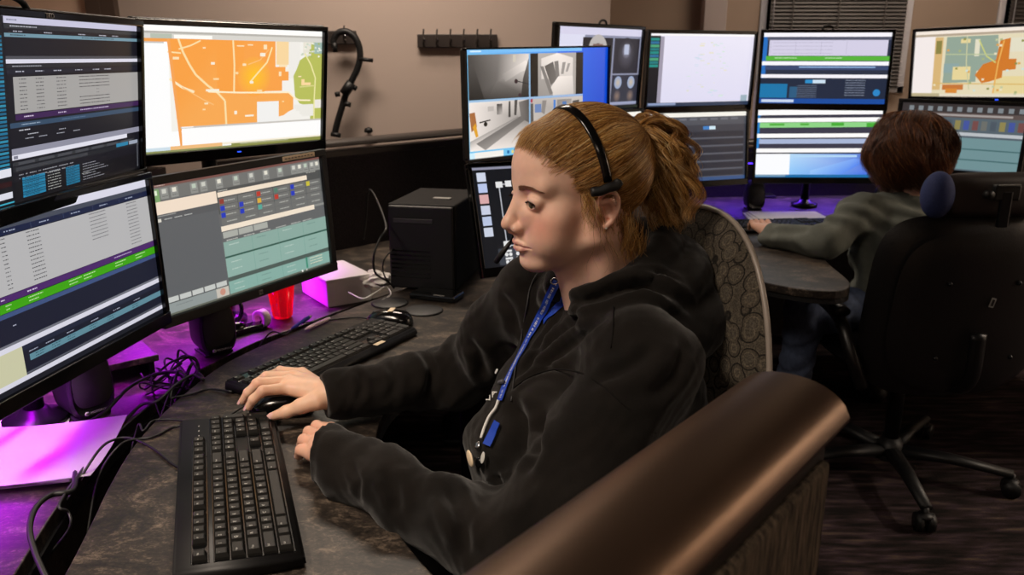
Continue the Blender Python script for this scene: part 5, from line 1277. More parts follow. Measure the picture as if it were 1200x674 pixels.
# --- hands
def finger(f, pts, rs, k=.004): f.chain([n3(p) for p in pts], rs, k)
pz = lambda x, y, z: np.array(onz(x, y, z))
hf = Field(np.arange(-.53, -.27, .0013), np.arange(1.26, 1.46, .0014), np.arange(.735, .835, .0013))
Wp = pz(386, 464, .788)
mcp = [pz(337, 455, .797), pz(340, 447, .801), pz(346, 441, .797), pz(354, 437, .789)]
for m_, r_ in zip(mcp, (.0125, .0125, .0115, .0105)): hf.cone(Wp + (m_-Wp)*.05, m_, .017, r_, .014)
hf.cone(Wp + np.array([.03, .01, 0]), Wp, .019, .021, .012)
finger(hf, [mcp[0], pz(308, 458, .802), pz(297, 468, .787), pz(291.5, 477, .772)], [.0105, .0090, .0080, .0068])
finger(hf, [mcp[1], pz(303, 449, .806), pz(291, 460, .789), pz(284.5, 470, .772)], [.0105, .0092, .0080, .0068])
finger(hf, [mcp[2], pz(312, 441, .800), pz(300, 449, .783), pz(294, 458, .768)], [.0098, .0085, .0075, .0064])
finger(hf, [mcp[3], pz(328, 434, .787), pz(317, 439, .771), pz(311, 446, .760)], [.0088, .0076, .0068, .0058])
finger(hf, [pz(372, 470, .786), pz(353, 476, .779), pz(335, 483, .769), pz(321, 487.5, .761)], [.0165, .0125, .0102, .0078], .007)
hv1, hq1 = hf.mesh(); hv1 = smooth_mesh(hv1, hq1, 1, .3); del hf
hf = Field(np.arange(-.39, -.20, .0014), np.arange(1.09, 1.28, .0014), np.arange(.733, .82, .0013))
Lp = LWR.copy()
Lk = [pz(384, 505, .775), pz(375, 512, .778), pz(369, 521, .776), pz(366, 532, .770)]
for m_ in Lk: hf.cone(Lp, m_, .018, .0115, .012)
Lt = [pz(368, 504, .757), pz(359, 511, .757), pz(353, 521, .756), pz(350.5, 534, .753)]
for a, b in zip(Lk, Lt):
    mid = (a + b)/2 + np.array([-.006, 0, .008]); finger(hf, [a, mid, b], [.0100, .0090, .0075], .0035)
finger(hf, [Lp + np.array([-.02, .03, .0]), pz(388, 503, .762), pz(378, 500, .752)], [.013, .0105, .0085], .006)
hv2, hq2 = hf.mesh(); hv2 = smooth_mesh(hv2, hq2, 1, .3); del hf

# --- neck base and upper chest under the clothes, forearms
bf = Field(np.arange(-.34, .30, .006), np.arange(.90, 1.50, .006), np.arange(.44, 1.03, .006))
Nb = toW(np.array([[-.042, 0, -.17]]))[0]
bf.ell((.140, 1.15, .81), (.085, .12, .15), .02, rot=(0, 0, R(-63.4) + R(90)))
bf.ell((.155, 1.16, .60), (.10, .13, .16), .05, rot=(0, 0, R(-63.4) + R(90)))
bf.cone(Nb + np.array([0, 0, -.06]), Nb, .055, .050, .03)
bf.cone(LSH, LEL, .036, .032, .02); bf.cone(LEL, LWR, .036, .024, .02); bf.cone(RSH, REL, .036, .032, .02); bf.cone(REL, RWR, .034, .018, .02); bf.cone(LSH, Nb + np.array([0, 0, -.02]), .032, .040, .02); bf.cone(RSH, Nb + np.array([0, 0, -.02]), .032, .040, .02)
bv, bq = bf.mesh(); del bf
skinc = lambda V, h='#e0b398': np.tile(lin(h), (len(V), 1))
hc1 = skinc(hv1, '#e6bca0')
tips1 = [pz(291.5, 477, .772), pz(284.5, 470, .772), pz(294, 458, .768), pz(311, 446, .760), pz(321, 487.5, .761)]
for tp in [*tips1, pz(308, 458, .802), pz(303, 449, .806), *mcp]:
    w = np.exp(-((hv1 - tp)**2).sum(1)/.010**2)[:, None]*.35; hc1 = hc1*(1-w) + lin('#cf7d6a')*w
hc2 = skinc(hv2, '#d9a890')
HVs = shorten(HV); wV = toW(HVs)
woman = npmesh('person', [(wV, HF, 0), (hv1, hq1, 0), (hv2, hq2, 0), (bv, bq, 0)], [M['skin']], None, {'tint': np.concatenate([head_tint(HV), hc1, hc2, skinc(bv)])})
tag(woman, 'young woman in a black hoodie, ginger-blond ponytail and headset, hand on a mouse', 'person')

# nails
M['pearl'] = mat('pale_stud', '#efe9e2', .15)
M['nail'] = mat('nail_polish', '#e6b9b4', .15, coat=.6)
M['nail2'] = mat('lilac_nail_polish', '#b29aa6', .2, coat=.5)
def nail(tip, prev, up, r, mt, L=.011):
    d = Vector(tip - prev).normalized(); up = Vector(up); n = (up - d*up.dot(d)).normalized(); s_ = d.cross(n)
    m_ = MB(); vs = []; fs = []; nu, nv = 8, 6
    for i in range(nu+1):
        for j in range(nv+1):
            u = i/nu; a = (j/nv - .5)*1.9; taper = 1 - .55*max(0, u-.72)/.28 - .25*max(0, .25-u)/.25
            c = Vector(tip) + d*(-.5*L + u*L*1.12 + .003)
            vs.append(c + n*math.cos(a)*r*1.06*(1 - .10*u) + s_*math.sin(a)*r*.92*taper)
    for i in range(nu):
        for j in range(nv): q = i*(nv+1)+j; fs.append((q, q+1, q+nv+2, q+nv+1))
    o_ = len(vs); vs += [v - n*.0006 for v in vs[:]]; fs += [tuple(x + o_ for x in f_[::-1]) for f_ in fs[:]]
    m_.add(vs, fs, mt, True); o = m_.build('fingernail', woman); return o
for tp, pv, r_, up in ((tips1[0], pz(297, 468, .787), .0068, (-.35, -.35, 1)), (tips1[1], pz(291, 460, .789), .0068, (-.35, -.35, 1)), (tips1[2], pz(300, 449, .783), .0062, (0, 0, 1)), (tips1[3], pz(317, 439, .771), .0056, (0, 0, 1)), (tips1[4], pz(335, 483, .769), .0078, (0, -.75, .8))):
    nail(tp, pv, up, r_, M['nail'])
for a, b in zip(Lk, Lt): nail(b, (a+b)/2 + np.array([-.006, 0, .008]), (-1, -.05, .35), .0080, M['nail2'], .0085)

# --- eyes
def eyeball(sg, gaze, parent, Mw, iris='#4d4a35'):
    c = np.array((.0772, .0315*sg, .0115)); r_ = .0125
    g_ = Vector(gaze).normalized(); n1, n2 = 40, 28
    up = Vector((0, 0, 1)); a_ = g_.cross(up).normalized(); b__ = a_.cross(g_)
    V = []; Cc = []
    for i in range(n2+1):
        th = PI*(i/n2)**1.25
        for j in range(n1):
            ph = 2*PI*j/n1; d = g_*math.cos(th) + (a_*math.cos(ph) + b__*math.sin(ph))*math.sin(th)
            rr_ = r_ + (.0007*max(0, 1 - (th/.50)**2))
            V.append(c + np.array(d)*rr_)
            Cc.append(lin('#050505') if th < .17 else lin(iris)*(1.0 if th < .40 else .5) if th < .47 else lin('#cfc0ba'))
    Fq = [(i*n1+j, i*n1+(j+1) % n1, (i+1)*n1+(j+1) % n1, (i+1)*n1+j) for i in range(n2) for j in range(n1)]
    return npmesh('eye', [(toW(np.array(V), Mw), np.array(Fq), 0)], [M['eye']], parent, {'tint': np.array(Cc)})
for sg in (1, -1): eyeball(sg, (.92, .05, -.30), woman, HMn)

# --- surface look-up on the head for brows and lashes
from mathutils.bvhtree import BVHTree
hbv = BVHTree.FromPolygons([tuple(v) for v in HV], [tuple(int(i) for i in q) for q in HF])
def onhead(y, z, x0=.2):
    h = hbv.ray_cast(Vector((x0, y, z)), Vector((-1, 0, 0))); return np.array(h[0]) if h[0] is not None else None
rg = np.random.default_rng(4)
def brow(sg, parent, Mw, h1='#4d2f1d', h2='#74492c', n=420):
    P = []; 
    for k in range(n):
        t = rg.random(); y = .0125 + .036*t; zc_ = .0298 + .0030*math.sin(min(1, t*1.35)*PI*.62) - .0035*max(0, t-.62)/.38
        hw = .0036*(1 - .70*t); z = zc_ + rg.uniform(-hw, hw)
        p0 = onhead(y*sg, z)
        if p0 is None: continue
        dy = .0062*(1 - .3*t); dz = .0028*(1 - 1.7*t) ; L = []
        for q in np.linspace(0, 1, 5):
            pp_ = onhead((y + dy*q)*sg, z + dz*q)
            if pp_ is None: break
            L.append(pp_ + np.array([.0008, 0, 0]) + np.array([.0004, 0, 0])*math.sin(q*PI))
        if len(L) == 5: P.append(L)
    P = np.array(P); c = np.array([lin(h1)*(1-a) + lin(h2)*a for a in rg.random(len(P))])
    return strands('eyebrow', toW(P.reshape(-1, 3), Mw).reshape(P.shape), np.array([.00022, .00030, .00028, .0002, .0001]), c, M['hair_blond'], parent)
for sg in (1, -1): brow(sg, woman, HMn)
def lashes(sg, parent, Mw):
    P = []
    for upper in (1, 0):
        for k in range(70 if upper else 34):
            t = k/(69 if upper else 33); yy = .0195 + .0245*t
            zz = .0100 + (.0046*math.sin(PI*min(1, max(0, t*.96+.02))) if upper else -.0044*math.sin(PI*t))
            base = None
            for dz_ in (0, .0006, .0012, -.0006):
                base = onhead(yy*sg, zz + (dz_ if upper else -dz_))
                if base is not None and base[0] > .080: break
            if base is None: continue
            fan = (t - .35)*.9
            d = np.array([.80, .55*fan*sg, (-.42 if upper else -.55)]); L = .0068*(.7 + .5*t) if upper else .0030
            P.append([base + d*L*q + np.array([0, 0, (.0035 if upper else .0)])*q*q for q in np.linspace(0, 1, 5)])
    P = np.array(P); c = np.tile(lin('#1d120c'), (len(P), 1))
    return strands('eyelashes', toW(P.reshape(-1, 3), Mw).reshape(P.shape), np.array([.00026, .00022, .00018, .00012, .00005]), c, M['hair_blond'], parent)
for sg in (1, -1): lashes(sg, woman, HMn)
m_ = MB(); p_ = toW(np.array([[-.0012, .0795, -.0275]]))[0]; m_.ball(p_, .0021, M['pearl'], 12); tag(m_.build('ear_stud'), 'tiny silver stud in the woman\'s left ear lobe', 'earring')
p__ = onhead(.0135, -.0235)
m_ = MB(); m_.ball(toW(p__[None])[0], .0009, M['pearl'], 10); tag(m_.build('nose_stud'), 'tiny stud on the side of the woman\'s nose', 'nose stud')

# --- hair: cap combed back to a high tie, loose curls from there
HC = np.array([-.012, 0, .044]); HR = np.array([.0965, .0790, .0855])
def hair_r(D, lift=0.0):
    """point of the hair's outer surface in direction D from the middle of the skull"""
    D = D/np.linalg.norm(D, axis=-1, keepdims=True)
    t1 = 1/np.sqrt(((D/HR)**2).sum(-1))
    c2 = np.array([.036, 0, .050]) - HC; R2 = np.array([.0645, .0650, .0650])       # forehead ellipsoid, from inside
    a = ((D/R2)**2).sum(-1); b = ((D*c2)/R2**2).sum(-1); cc = ((c2/R2)**2).sum() - 1
    disc = np.maximum(b*b - a*cc, 0); t2 = (b + np.sqrt(disc))/a; t = np.where(b*b - a*cc > 0, np.maximum(t1, t2), t1)
    return HC + D*(t + lift)[..., None]
TIE = np.array([-.094, 0, .080])
tieD = TIE - HC; tieD /= np.linalg.norm(tieD)
# hairline as directions: list of (y, point) around one side in local space
line = np.array([(.083, .0, .084), (.080, .018, .083), (.072, .034, .076), (.060, .049, .062), (.050, .058, .044), (.036, .068, .028), (.022, .0735, .018), (.014, .0755, .010), (.006, .0765, .026), (-.010, .079, .034), (-.026, .079, .024), (-.034, .078, .002), (-.036, .073, -.022), (-.045, .062, -.045), (-.060, .045, -.060), (-.070, .022, -.066), (-.074, .0, -.068)])
def linept(t):
    s_ = t*(len(line)-1); i = np.minimum(s_.astype(int), len(line)-2); u = (s_ - i)[:, None]; return line[i]*(1-u) + line[i+1]*u
def hair_cap(parent, Mw, material, cols, n=5200, seed=1, lift=.0):
    r_ = np.random.default_rng(seed); S_ = 15
    t = r_.random(n); sg = np.where(r_.random(n) < .5, 1, -1.)
    P0 = linept(t); P0[:, 1] *= sg; P0 += r_.normal(0, .0030, P0.shape)
    D0 = P0 - HC; L0 = np.linalg.norm(D0, axis=1, keepdims=True); D0 = D0/L0
    # a share of the strands starts inside the cap
    sh = r_.random(n)*(r_.random(n) < .55)*.75
    target = TIE - HC + np.stack([r_.normal(0, .006, n), r_.normal(0, .010, n), r_.normal(0, .008, n)], 1); target /= np.linalg.norm(target, axis=1, keepdims=True)
    om = np.arccos(np.clip((D0*target).sum(1), -1, 1))
    q = sh[:, None] + (1 - sh[:, None])*np.linspace(0, 1, S_)[None]
    D = (np.sin((1-q)*om[:, None])[..., None]*D0[:, None] + np.sin(q*om[:, None])[..., None]*target[:, None])/np.sin(om)[:, None, None]
    # gentle waves, sagging strands at the sides
    D += (np.sin(q*9 + r_.uniform(0, 6, n)[:, None])*.012*np.sin(q*PI))[..., None]*r_.normal(0, 1, (n, 3))[:, None, :]
    D[..., 2] -= .07*np.sin(q*PI)*np.clip(np.abs(D0[:, 1]), 0, 1)[:, None]
    band = np.round(t*26 + sg*3)                   # locks: groups of strands that rise together
    lk = .0011*np.sin(band*2.4)[:, None]*np.sin(q*PI)**.5
    Lft = lift + (r_.random(n)*.0035)[:, None]*np.ones_like(q) + lk + .0012 - .0075*(1-q)**5*np.where(sh < .02, 1, 0)[:, None]
    P = hair_r(D, Lft)
    inner = (L0[:, 0] < 10)
    c = cols(r_, n, q[:, 0], t)
    return strands('hair', toW(P.reshape(-1, 3), Mw).reshape(P.shape), np.array([.00010, .00020] + [.00027]*(S_-3) + [.0002]), c, material, parent)
g1, g2, g3, g4 = lin('#ac7a38'), lin('#dfb068'), lin('#7a4c20'), lin('#f0d29a')
def blond(r_, n, q=None, t=None):
    a = r_.random(n)[:, None]; b = r_.random(n)[:, None]; c = g1*(1-a) + g2*a; c = np.where(b > .90, g4, c); c = np.where(b < .28, g3, c); return c
cap = hair_cap(woman, HMn, M['hair_blond'], blond, 15000)
cap['label'] = 'ginger-blond hair combed back'
# under-layer so that no scalp shows: closed cap following the hairline
def scalp(parent, Mw, material, col, down=-.0025):
    nt_, nq = 96, 22; V = []
    tt = np.linspace(0, 1, nt_//2 + 1); L_ = linept(tt); ring = np.concatenate([L_, (L_*np.array([1, -1, 1]))[-2:0:-1]]); m = len(ring)
    D0 = ring - HC; D0 /= np.linalg.norm(D0, axis=1, keepdims=True); target = tieD
    om = np.arccos(np.clip(D0 @ target, -1, 1))[:, None]; q = np.linspace(0, 1, nq)[None]*.985
    D = (np.sin((1-q)*om)[..., None]*D0[:, None] + np.sin(q*om)[..., None]*target)/np.sin(om)[..., None]
    lf = np.where(q < .04, -.006, down) + 0*q*om
    P = hair_r(D, lf); idx = np.arange(m*nq).reshape(m, nq); Fq = np.stack([idx[:, :-1], np.roll(idx, -1, 0)[:, :-1], np.roll(idx, -1, 0)[:, 1:], idx[:, 1:]], -1).reshape(-1, 4)
    V = P.reshape(-1, 3); return npmesh('hair_underlayer', [(toW(V, Mw), Fq, 0)], [material], parent, {'tint': np.tile(col, (len(V), 1))})
scalp(woman, HMn, M['hair_blond'], lin('#6b4019'))
# ponytail
def tail(ng=190, nc=34, seed=5):
    r_ = np.random.default_rng(seed); S_ = 40; q = np.linspace(0, 1, S_); allP = []; allC = []
    for g_ in range(ng):
        a = r_.uniform(0, 2*PI); rr_ = math.sqrt(r_.random()); L = r_.uniform(.060, .135)
        st = TIE + np.array([0, rr_*math.cos(a)*.010, rr_*math.sin(a)*.010])
        up = r_.uniform(-.75, .95); side = r_.normal(0, .55); back = r_.uniform(.35, 1.05)
        x = -back*.080*np.sin(q*PI*.60) + .016*q*q; z = up*.045*np.sin(np.minimum(q*1.7, 1)*PI*.6) - L*q**1.55; y = side*.040*np.sin(q*PI*.55)
        ph = r_.uniform(0, 6.28); fr = r_.uniform(2.0, 3.6); am = (.0018 + .0085*q**.8)*r_.uniform(.7, 1.35)
        x = x + am*np.cos(2*PI*fr*q + ph); y = y + am*np.sin(2*PI*fr*q + ph); z = z + .4*am*np.sin(2*PI*fr*q + ph + 1.2)
        G = st + np.stack([x, y, z], 1)
        D = G - HC; d0 = np.linalg.norm(D, axis=1); ho = np.linalg.norm(hair_r(D, np.full(S_, .004)) - HC, axis=1)
        push = np.maximum(0, ho - d0); push = np.convolve(np.pad(push, 3, mode='edge'), np.ones(7)/7, 'valid'); G = G + D/d0[:, None]*push[:, None]
        off = r_.normal(0, 1, (nc, 3)); off /= np.maximum(1, np.linalg.norm(off, axis=1, keepdims=True)/1.3)
        sp = .0012 + .0042*q
        tw = r_.uniform(-2, 2); ca, sa = np.cos(tw*q*3), np.sin(tw*q*3)
        ox = off[:, 0, None]*ca - off[:, 1, None]*sa; oy = off[:, 0, None]*sa + off[:, 1, None]*ca; oz = off[:, 2, None]*np.ones_like(q)
        P = G[None] + np.stack([ox, oy, oz], -1)*sp[None, :, None]
        stray = (r_.random(nc) < .10)[:, None, None]; P = P + stray*np.stack([r_.normal(0, .008, nc), r_.normal(0, .008, nc), r_.normal(0, .006, nc)], 1)[:, None]*(q**1.5)[None, :, None]
        c = blond(r_, nc)*r_.uniform(.70, 1.12); allP.append(P); allC.append(c)
    return np.concatenate(allP), np.concatenate(allC)
Pt, ct = tail(); o = strands('ponytail', toW(Pt.reshape(-1, 3)).reshape(Pt.shape), np.array([.00030]*34 + [.00028, .00025, .0002, .00017, .00012, .00006]), ct, M['hair_blond'], woman); o['label'] = 'loose curly ginger ponytail'
m_ = MB(); vs_ = []
tq = TIE + np.array([-.002, 0, .001]); bx = Vector(tieD); e1 = bx.orthogonal().normalized(); e2 = bx.cross(e1)
m_.tube([toW((tq + np.array(e1*math.cos(a)*.013 + e2*math.sin(a)*.013))[None])[0] for a in np.linspace(0, 2*PI, 25)], .0032, M['rubber'], n=8, cap=False); m_.build('hair_tie', woman)
# wisps by the temple, ear and nape
def wisps(seed=8, far=False):
    r_ = np.random.default_rng(seed); P = []; S_ = 16; q = np.linspace(0, 1, S_)
    def w(p0, d, L, n, curl, sp):
        for _ in range(n):
            s0 = np.array(p0) + r_.normal(0, sp, 3); ph = r_.uniform(0, 6.28); l = L*r_.uniform(.5, 1.1); dd = np.array(d) + r_.normal(0, .14, 3); am = curl*r_.uniform(.4, 1.2)
            x = s0[0] + dd[0]*l*q + am*q*np.cos(q*9 + ph); y = s0[1] + dd[1]*l*q + .3*am*np.sin(q*8 + ph)*q; z = s0[2] + dd[2]*l*q + am*.4*np.sin(q*11 + ph)*q
            P.append(np.stack([x, y, z], 1))
    w((.022, .0735, .020), (-.1, .02, -1), .050, 70, .006, .0045)      # sideburn before the ear
    w((.006, .0765, .002), (-.15, -.10, -1), .085, 26, .008, .002)      # long curl below the ear
    w((-.038, .070, -.020), (-.1, -.25, -1), .055, 160, .006, .009); w((-.050, .055, -.045), (.15, -.25, -1), .050, 160, .006, .009)
    w((-.066, .03, -.058), (.1, -.1, -1), .045, 140, .006, .010); w((-.066, -.03, -.058), (.1, .1, -1), .045, 70, .006, .010)
    w((.064, .045, .064), (-.9, .25, .25), .05, 36, .003, .006); w((.012, -.0755, .012), (-.1, 0, -1), .045, 26, .006, .004)
    P = np.array(P); return P[P[:, 0, 1] < 0] if far else P[P[:, 0, 1] >= 0]
for fr_ in (False, True):
    Pw = wisps(far=fr_); rw = np.random.default_rng(2); o = strands('loose_wisps', toW(Pw.reshape(-1, 3)).reshape(Pw.shape), np.linspace(.00034, .00012, 16), blond(rw, len(Pw))*.9, M['hair_blond'], woman)

# --- hoodie
M['hoodie'] = mat('black_fleece', '#100e0c', .92, noise=(9, 9, 9), color2='#1a1613', bump=(700, .7, .0012), spec=.15, sheen=.14)
M['rib'] = mat('ribbed_cuff', '#131110', .92, bump=((900, 60, 60), .8, .0015), spec=.15)
cf = Field(np.arange(-.40, .34, .0046), np.arange(.84, 1.56, .0046), np.arange(.46, 1.14, .0046))
yaw_t = math.atan2(ft[1], ft[0])
cf.ell((.150, 1.150, .835), (.122, .185, .17), .03, rot=(0, 0, yaw_t))
cf.ell((.155, 1.155, .66), (.128, .178, .20), .05, rot=(0, 0, yaw_t))
cf.ell((.085, 1.130, .765), (.150, .172, .150), .05, rot=(0, 0, yaw_t))
cf.ell((.100, 1.140, .62), (.140, .175, .12), .05, rot=(0, 0, yaw_t))
cf.ell((.160, 1.160, .56), (.145, .19, .09), .05, rot=(0, 0, yaw_t))
Nk = toW(np.array([[-.045, 0, -.155]]))[0]
cf.cone(LSH + np.array([-.01, .02, .0]), Nk + np.array([.0, -.02, -.02]), .064, .058, .03); cf.cone(RSH, Nk + np.array([0, .02, -.02]), .064, .058, .03)
cf.cone(LSH, LEL, .074, .064, .03); cf.cone(LEL, LWR + (LEL-LWR)*.12, .064, .045, .022); cf.cone(LWR + (LEL-LWR)*.30, LWR + (LWR-LEL)*.22, .046, .043, .01)
cf.cone(RSH, REL, .072, .060, .03); cf.cone(REL, RWR + (REL-RWR)*.10, .060, .040, .022); cf.cone(RWR + (REL-RWR)*.2, RWR + (RWR-REL)*.12, .041, .037, .01)
# hood: rolls of cloth round the neck and lying on the back
cx, cy = Nk[0], Nk[1]
def hoodring(rad, zf, zb, r_f, r_b, k, ox=0, oy=0, a0=-150, a1=150, n=26):
    pts = []; rs = []
    for a in np.linspace(R(a0), R(a1), n):       # 0 = straight behind the neck
        b = -ft*math.cos(a) + lt*math.sin(a); w_ = (1 + math.cos(a))/2
        pts.append(np.array([cx + ox, cy + oy, 0]) + b*rad*(1 + .10*w_) + np.array([0, 0, zf + (zb-zf)*w_])); rs.append(r_f + (r_b-r_f)*w_)
    cf.chain(pts, rs, k)
hoodring(.074, 1.012, 1.085, .021, .030, .007, ox=-.008)
hoodring(.094, .985, 1.050, .024, .042, .006, a0=-135, a1=135)
hoodring(.112, .955, .985, .022, .052, .010, a0=-105, a1=105, ox=.004)
cf.ell((cx + .080, cy + .03, 1.03), (.048, .085, .055), .02, rot=(0, 0, yaw_t))
# opening for the neck
cf.cone(Nk + np.array([-.004, 0, -.03]), Nk + np.array([-.012, 0, .16]), .050, .066, .008, 'sub')
def folds(X, Y, Z):
    r_ = 0
    # creases across both arms near the elbows and along the torso
    def near(p, s): return np.exp(-(((X-p[0])**2 + (Y-p[1])**2 + (Z-p[2])**2)/s**2))
    r_ = r_ + .0075*np.sin(42*(X*.6 + Z*.9) + 1.8*np.sin(18*Y + 8*X) + 1)*near(n3((.06, 1.12, .80)), .17) + .006*np.sin(52*X + 18*Z + 1.5*np.sin(22*Y))*near((LEL + LWR)/2, .14) + .006*np.sin(50*X - 22*Y + 1.5*np.sin(20*Z))*near((REL + RSH)/2, .12)
    r_ = r_ + .0042*np.sin(95*X + 40*Y + 3*np.sin(28*Z + 20*Y))*near(LEL, .13) + .0038*np.sin(88*X - 50*Y + 3*np.sin(30*Z))*near(REL, .12)
    r_ = r_ + .0040*np.sin(60*(X*.5 - Z*.8) + 2.5*np.sin(25*Y + 12*X)) * np.exp(-((Z-.80)/.16)**2)
    r_ = r_ + .0026*np.sin(120*X + 30*Z + 2*np.sin(50*Y))*near(LWR, .09) + .0026*np.sin(130*X + 40*Z)*near(RWR, .08)
    r_ = r_ + .0035*np.sin(55*(Y*.8 + Z*.6) + 3*np.sin(16*X))*near(LSH, .13) + .0012*np.sin(210*X + 3*np.sin(60*Y))*np.sin(190*Z + 2*np.sin(80*X))
    return r_
cf.warp(folds)
# sleeve ends: cut square, slightly hollow
def cut(p, n, lo, hi):
    sl = cf._sl(np.array(lo), np.array(hi)); X, Y, Z = cf._g(sl); n = np.array(n, float)/np.linalg.norm(n)
    cf.d[sl] = np.maximum(cf.d[sl], ((X-p[0])*n[0] + (Y-p[1])*n[1] + (Z-p[2])*n[2]).astype(np.float32))
pa_, pb_ = pz(401, 508, .775), pz(354, 556, .775); dd = pb_ - pa_; nn = np.array([dd[1], -dd[0], 0]); nn = nn if nn[0] < 0 else -nn
cut((pa_+pb_)/2, nn, (-.45, 1.0, .6), (-.20, 1.245, .9))
cf.cone((pa_+pb_)/2 - nn/np.linalg.norm(nn)*.012 + np.array([0, 0, -.004]), (pa_+pb_)/2 + nn/np.linalg.norm(nn)*.05, .030, .030, .004, 'sub')
pe_ = pz(379, 465, .785); nr = RWR - REL; cut(pe_, nr + np.array([0, -.02, 0]), (-.45, 1.248, .6), (-.27, 1.56, .9))
nr = nr/np.linalg.norm(nr); cf.cone(pe_ - nr*.004, pe_ + nr*.05, .020, .024, .004, 'sub')
cv, cq = cf.mesh(); del cf; cv = smooth_mesh(cv, cq, 1, .4)
_bv = BVHTree.FromPolygons([tuple(v) for v in cv], [tuple(int(i) for i in q) for q in cq])
def crease(pix, depth, w, ridge=.5):
    global cv
    P = []
    for q in smoothpath([(x, y, 0) for x, y in pix], 6):
        h = _bv.ray_cast(Vector((0, 0, CAMZ)), ray(q.x, q.y).normalized())
        if h[0] is not None and (not P or (h[0] - P[-1]).length < .06): P.append(h[0])
    if len(P) < 3: return
    P = np.array(P); lo, hi = P.min(0) - .05, P.max(0) + .05
    m = np.all((cv > lo) & (cv < hi), axis=1); ii = np.nonzero(m)[0]; V = cv[ii]
    best = np.full(len(V), 9.); tb = np.zeros(len(V))
    for i in range(len(P)-1):
        a, b = P[i], P[i+1]; ab = b-a; t = np.clip(((V-a) @ ab)/(ab @ ab + 1e-12), 0, 1); d = np.linalg.norm(V - a - t[:, None]*ab, axis=1); c = d < best; best[c] = d[c]; tb[c] = (i + t[c])/(len(P)-1)
    e = np.clip(np.minimum(tb, 1-tb)*5, 0, 1)
    f0, f1, f2 = cv[cq[:, 0]], cv[cq[:, 1]], cv[cq[:, 2]]; fnm = np.cross(f1-f0, f2-f0); N = np.zeros_like(cv)
    for k in range(4): np.add.at(N, cq[:, k], fnm)
    N = N[ii]; N /= np.linalg.norm(N, axis=1, keepdims=True) + 1e-12
    cv[ii] += N*((-depth*np.exp(-(best/w)**2) + ridge*depth*np.exp(-((best - 2.1*w)/(1.1*w))**2))*e)[:, None]
for pix, dp, w_, rg_ in (
    ([(656, 354), (680, 353), (705, 347), (735, 337), (765, 336), (792, 348), (814, 370)], .011, .007, .7),
    ([(690, 326), (720, 313), (750, 306), (780, 309), (800, 322)], .009, .006, .6),
    ([(700, 341), (730, 326), (770, 322), (802, 338)], .006, .005, .5),
    ([(596, 458), (622, 441), (650, 433), (680, 437), (705, 452), (735, 478), (768, 508)], .006, .005, .6),
    ([(712, 372), (680, 395), (650, 420), (628, 440)], .007, .009, .6), ([(700, 362), (668, 383), (640, 408), (618, 432)], .006, .007, .6), ([(662, 362), (642, 390), (624, 420), (608, 445)], .006, .007, .6),
    ([(770, 400), (745, 425), (715, 440), (690, 448)], .005, .008, .6), ([(805, 400), (790, 440), (760, 470)], .006, .009, .6),
    ([(598, 470), (612, 500), (607, 540)], .014, .012, .4), ([(640, 480), (632, 520), (612, 560)], .007, .010, .6),
    ([(516, 560), (532, 590), (543, 620), (546, 650)], .008, .009, .7), ([(450, 549), (462, 575), (466, 605)], .006, .008, .7), ([(580, 556), (590, 600), (578, 640)], .008, .010, .7), ([(410, 540), (420, 565), (418, 590)], .004, .006, .6),
    ([(548, 398), (562, 420), (568, 450)], .008, .009, .7), ([(495, 412), (506, 435), (500, 465)], .006, .008, .7), ([(455, 424), (463, 445), (458, 470)], .005, .007, .7), ([(420, 432), (424, 450), (420, 472)], .004, .006, .6), ([(585, 345), (600, 365), (606, 395)], .006, .009, .6)):
    crease(pix, dp, w_, rg_)
hoodie = npmesh('hoodie', [(cv, cq, 0)], [M['hoodie']], woman)
hoodie['label'] = 'black fleece hoodie with a thick hood'
hbvh = BVHTree.FromPolygons([tuple(v) for v in cv], [tuple(int(i) for i in q) for q in cq])
def oncloth(px, py, off=.003):
    d = ray(px, py).normalized(); h = hbvh.ray_cast(Vector((0, 0, CAMZ)), d)
    if h[0] is None: return None, None
    n = h[1] if h[1].dot(d) < 0 else -h[1]
    return h[0] + n*off, n
# --- trousers
M['trousers'] = mat('black_trousers', '#101013', .85, bump=(400, .5, .001))
tf_ = Field(np.arange(-.36, .34, .007), np.arange(.78, 1.42, .007), np.arange(.03, .68, .007))
Lh, Rh = n3((.195, 1.06, .53)), n3((.125, 1.24, .53)); Lk_, Rk_ = n3((-.165, .895, .535)), n3((-.235, 1.09, .535)); Lf_, Rf_ = n3((-.14, .90, .09)), n3((-.23, 1.11, .09))
tf_.ell((.165, 1.15, .55), (.13, .175, .09), .03, rot=(0, 0, yaw_t)); tf_.cone(Lh, Lk_, .085, .062, .03); tf_.cone(Rh, Rk_, .085, .062, .03); tf_.cone(Lk_, Lf_, .060, .045, .02); tf_.cone(Rk_, Rf_, .060, .045, .02)
tv_, tq_ = tf_.mesh(); del tf_; npmesh('trousers', [(tv_, tq_, 0)], [M['trousers']], woman)
M['shoe'] = mat('dark_shoe', '#17171a', .6)
for s0 in (Lf_, Rf_):
    sf = Field(np.arange(s0[0]-.30, s0[0]+.12, .006), np.arange(s0[1]-.22, s0[1]+.12, .006), np.arange(-.01, .16, .005))
    sf.cone((s0[0]+.02, s0[1]+.01, .045), (s0[0]-.15, s0[1]-.075, .034), .044, .034, .02); sf.cone(s0, (s0[0], s0[1], .05), .045, .045, .02); sf.half((0, 0, .003), (0, 0, -1))
    sv, sq = sf.mesh(); npmesh('shoe', [(sv, sq, 0)], [M['shoe']], woman)
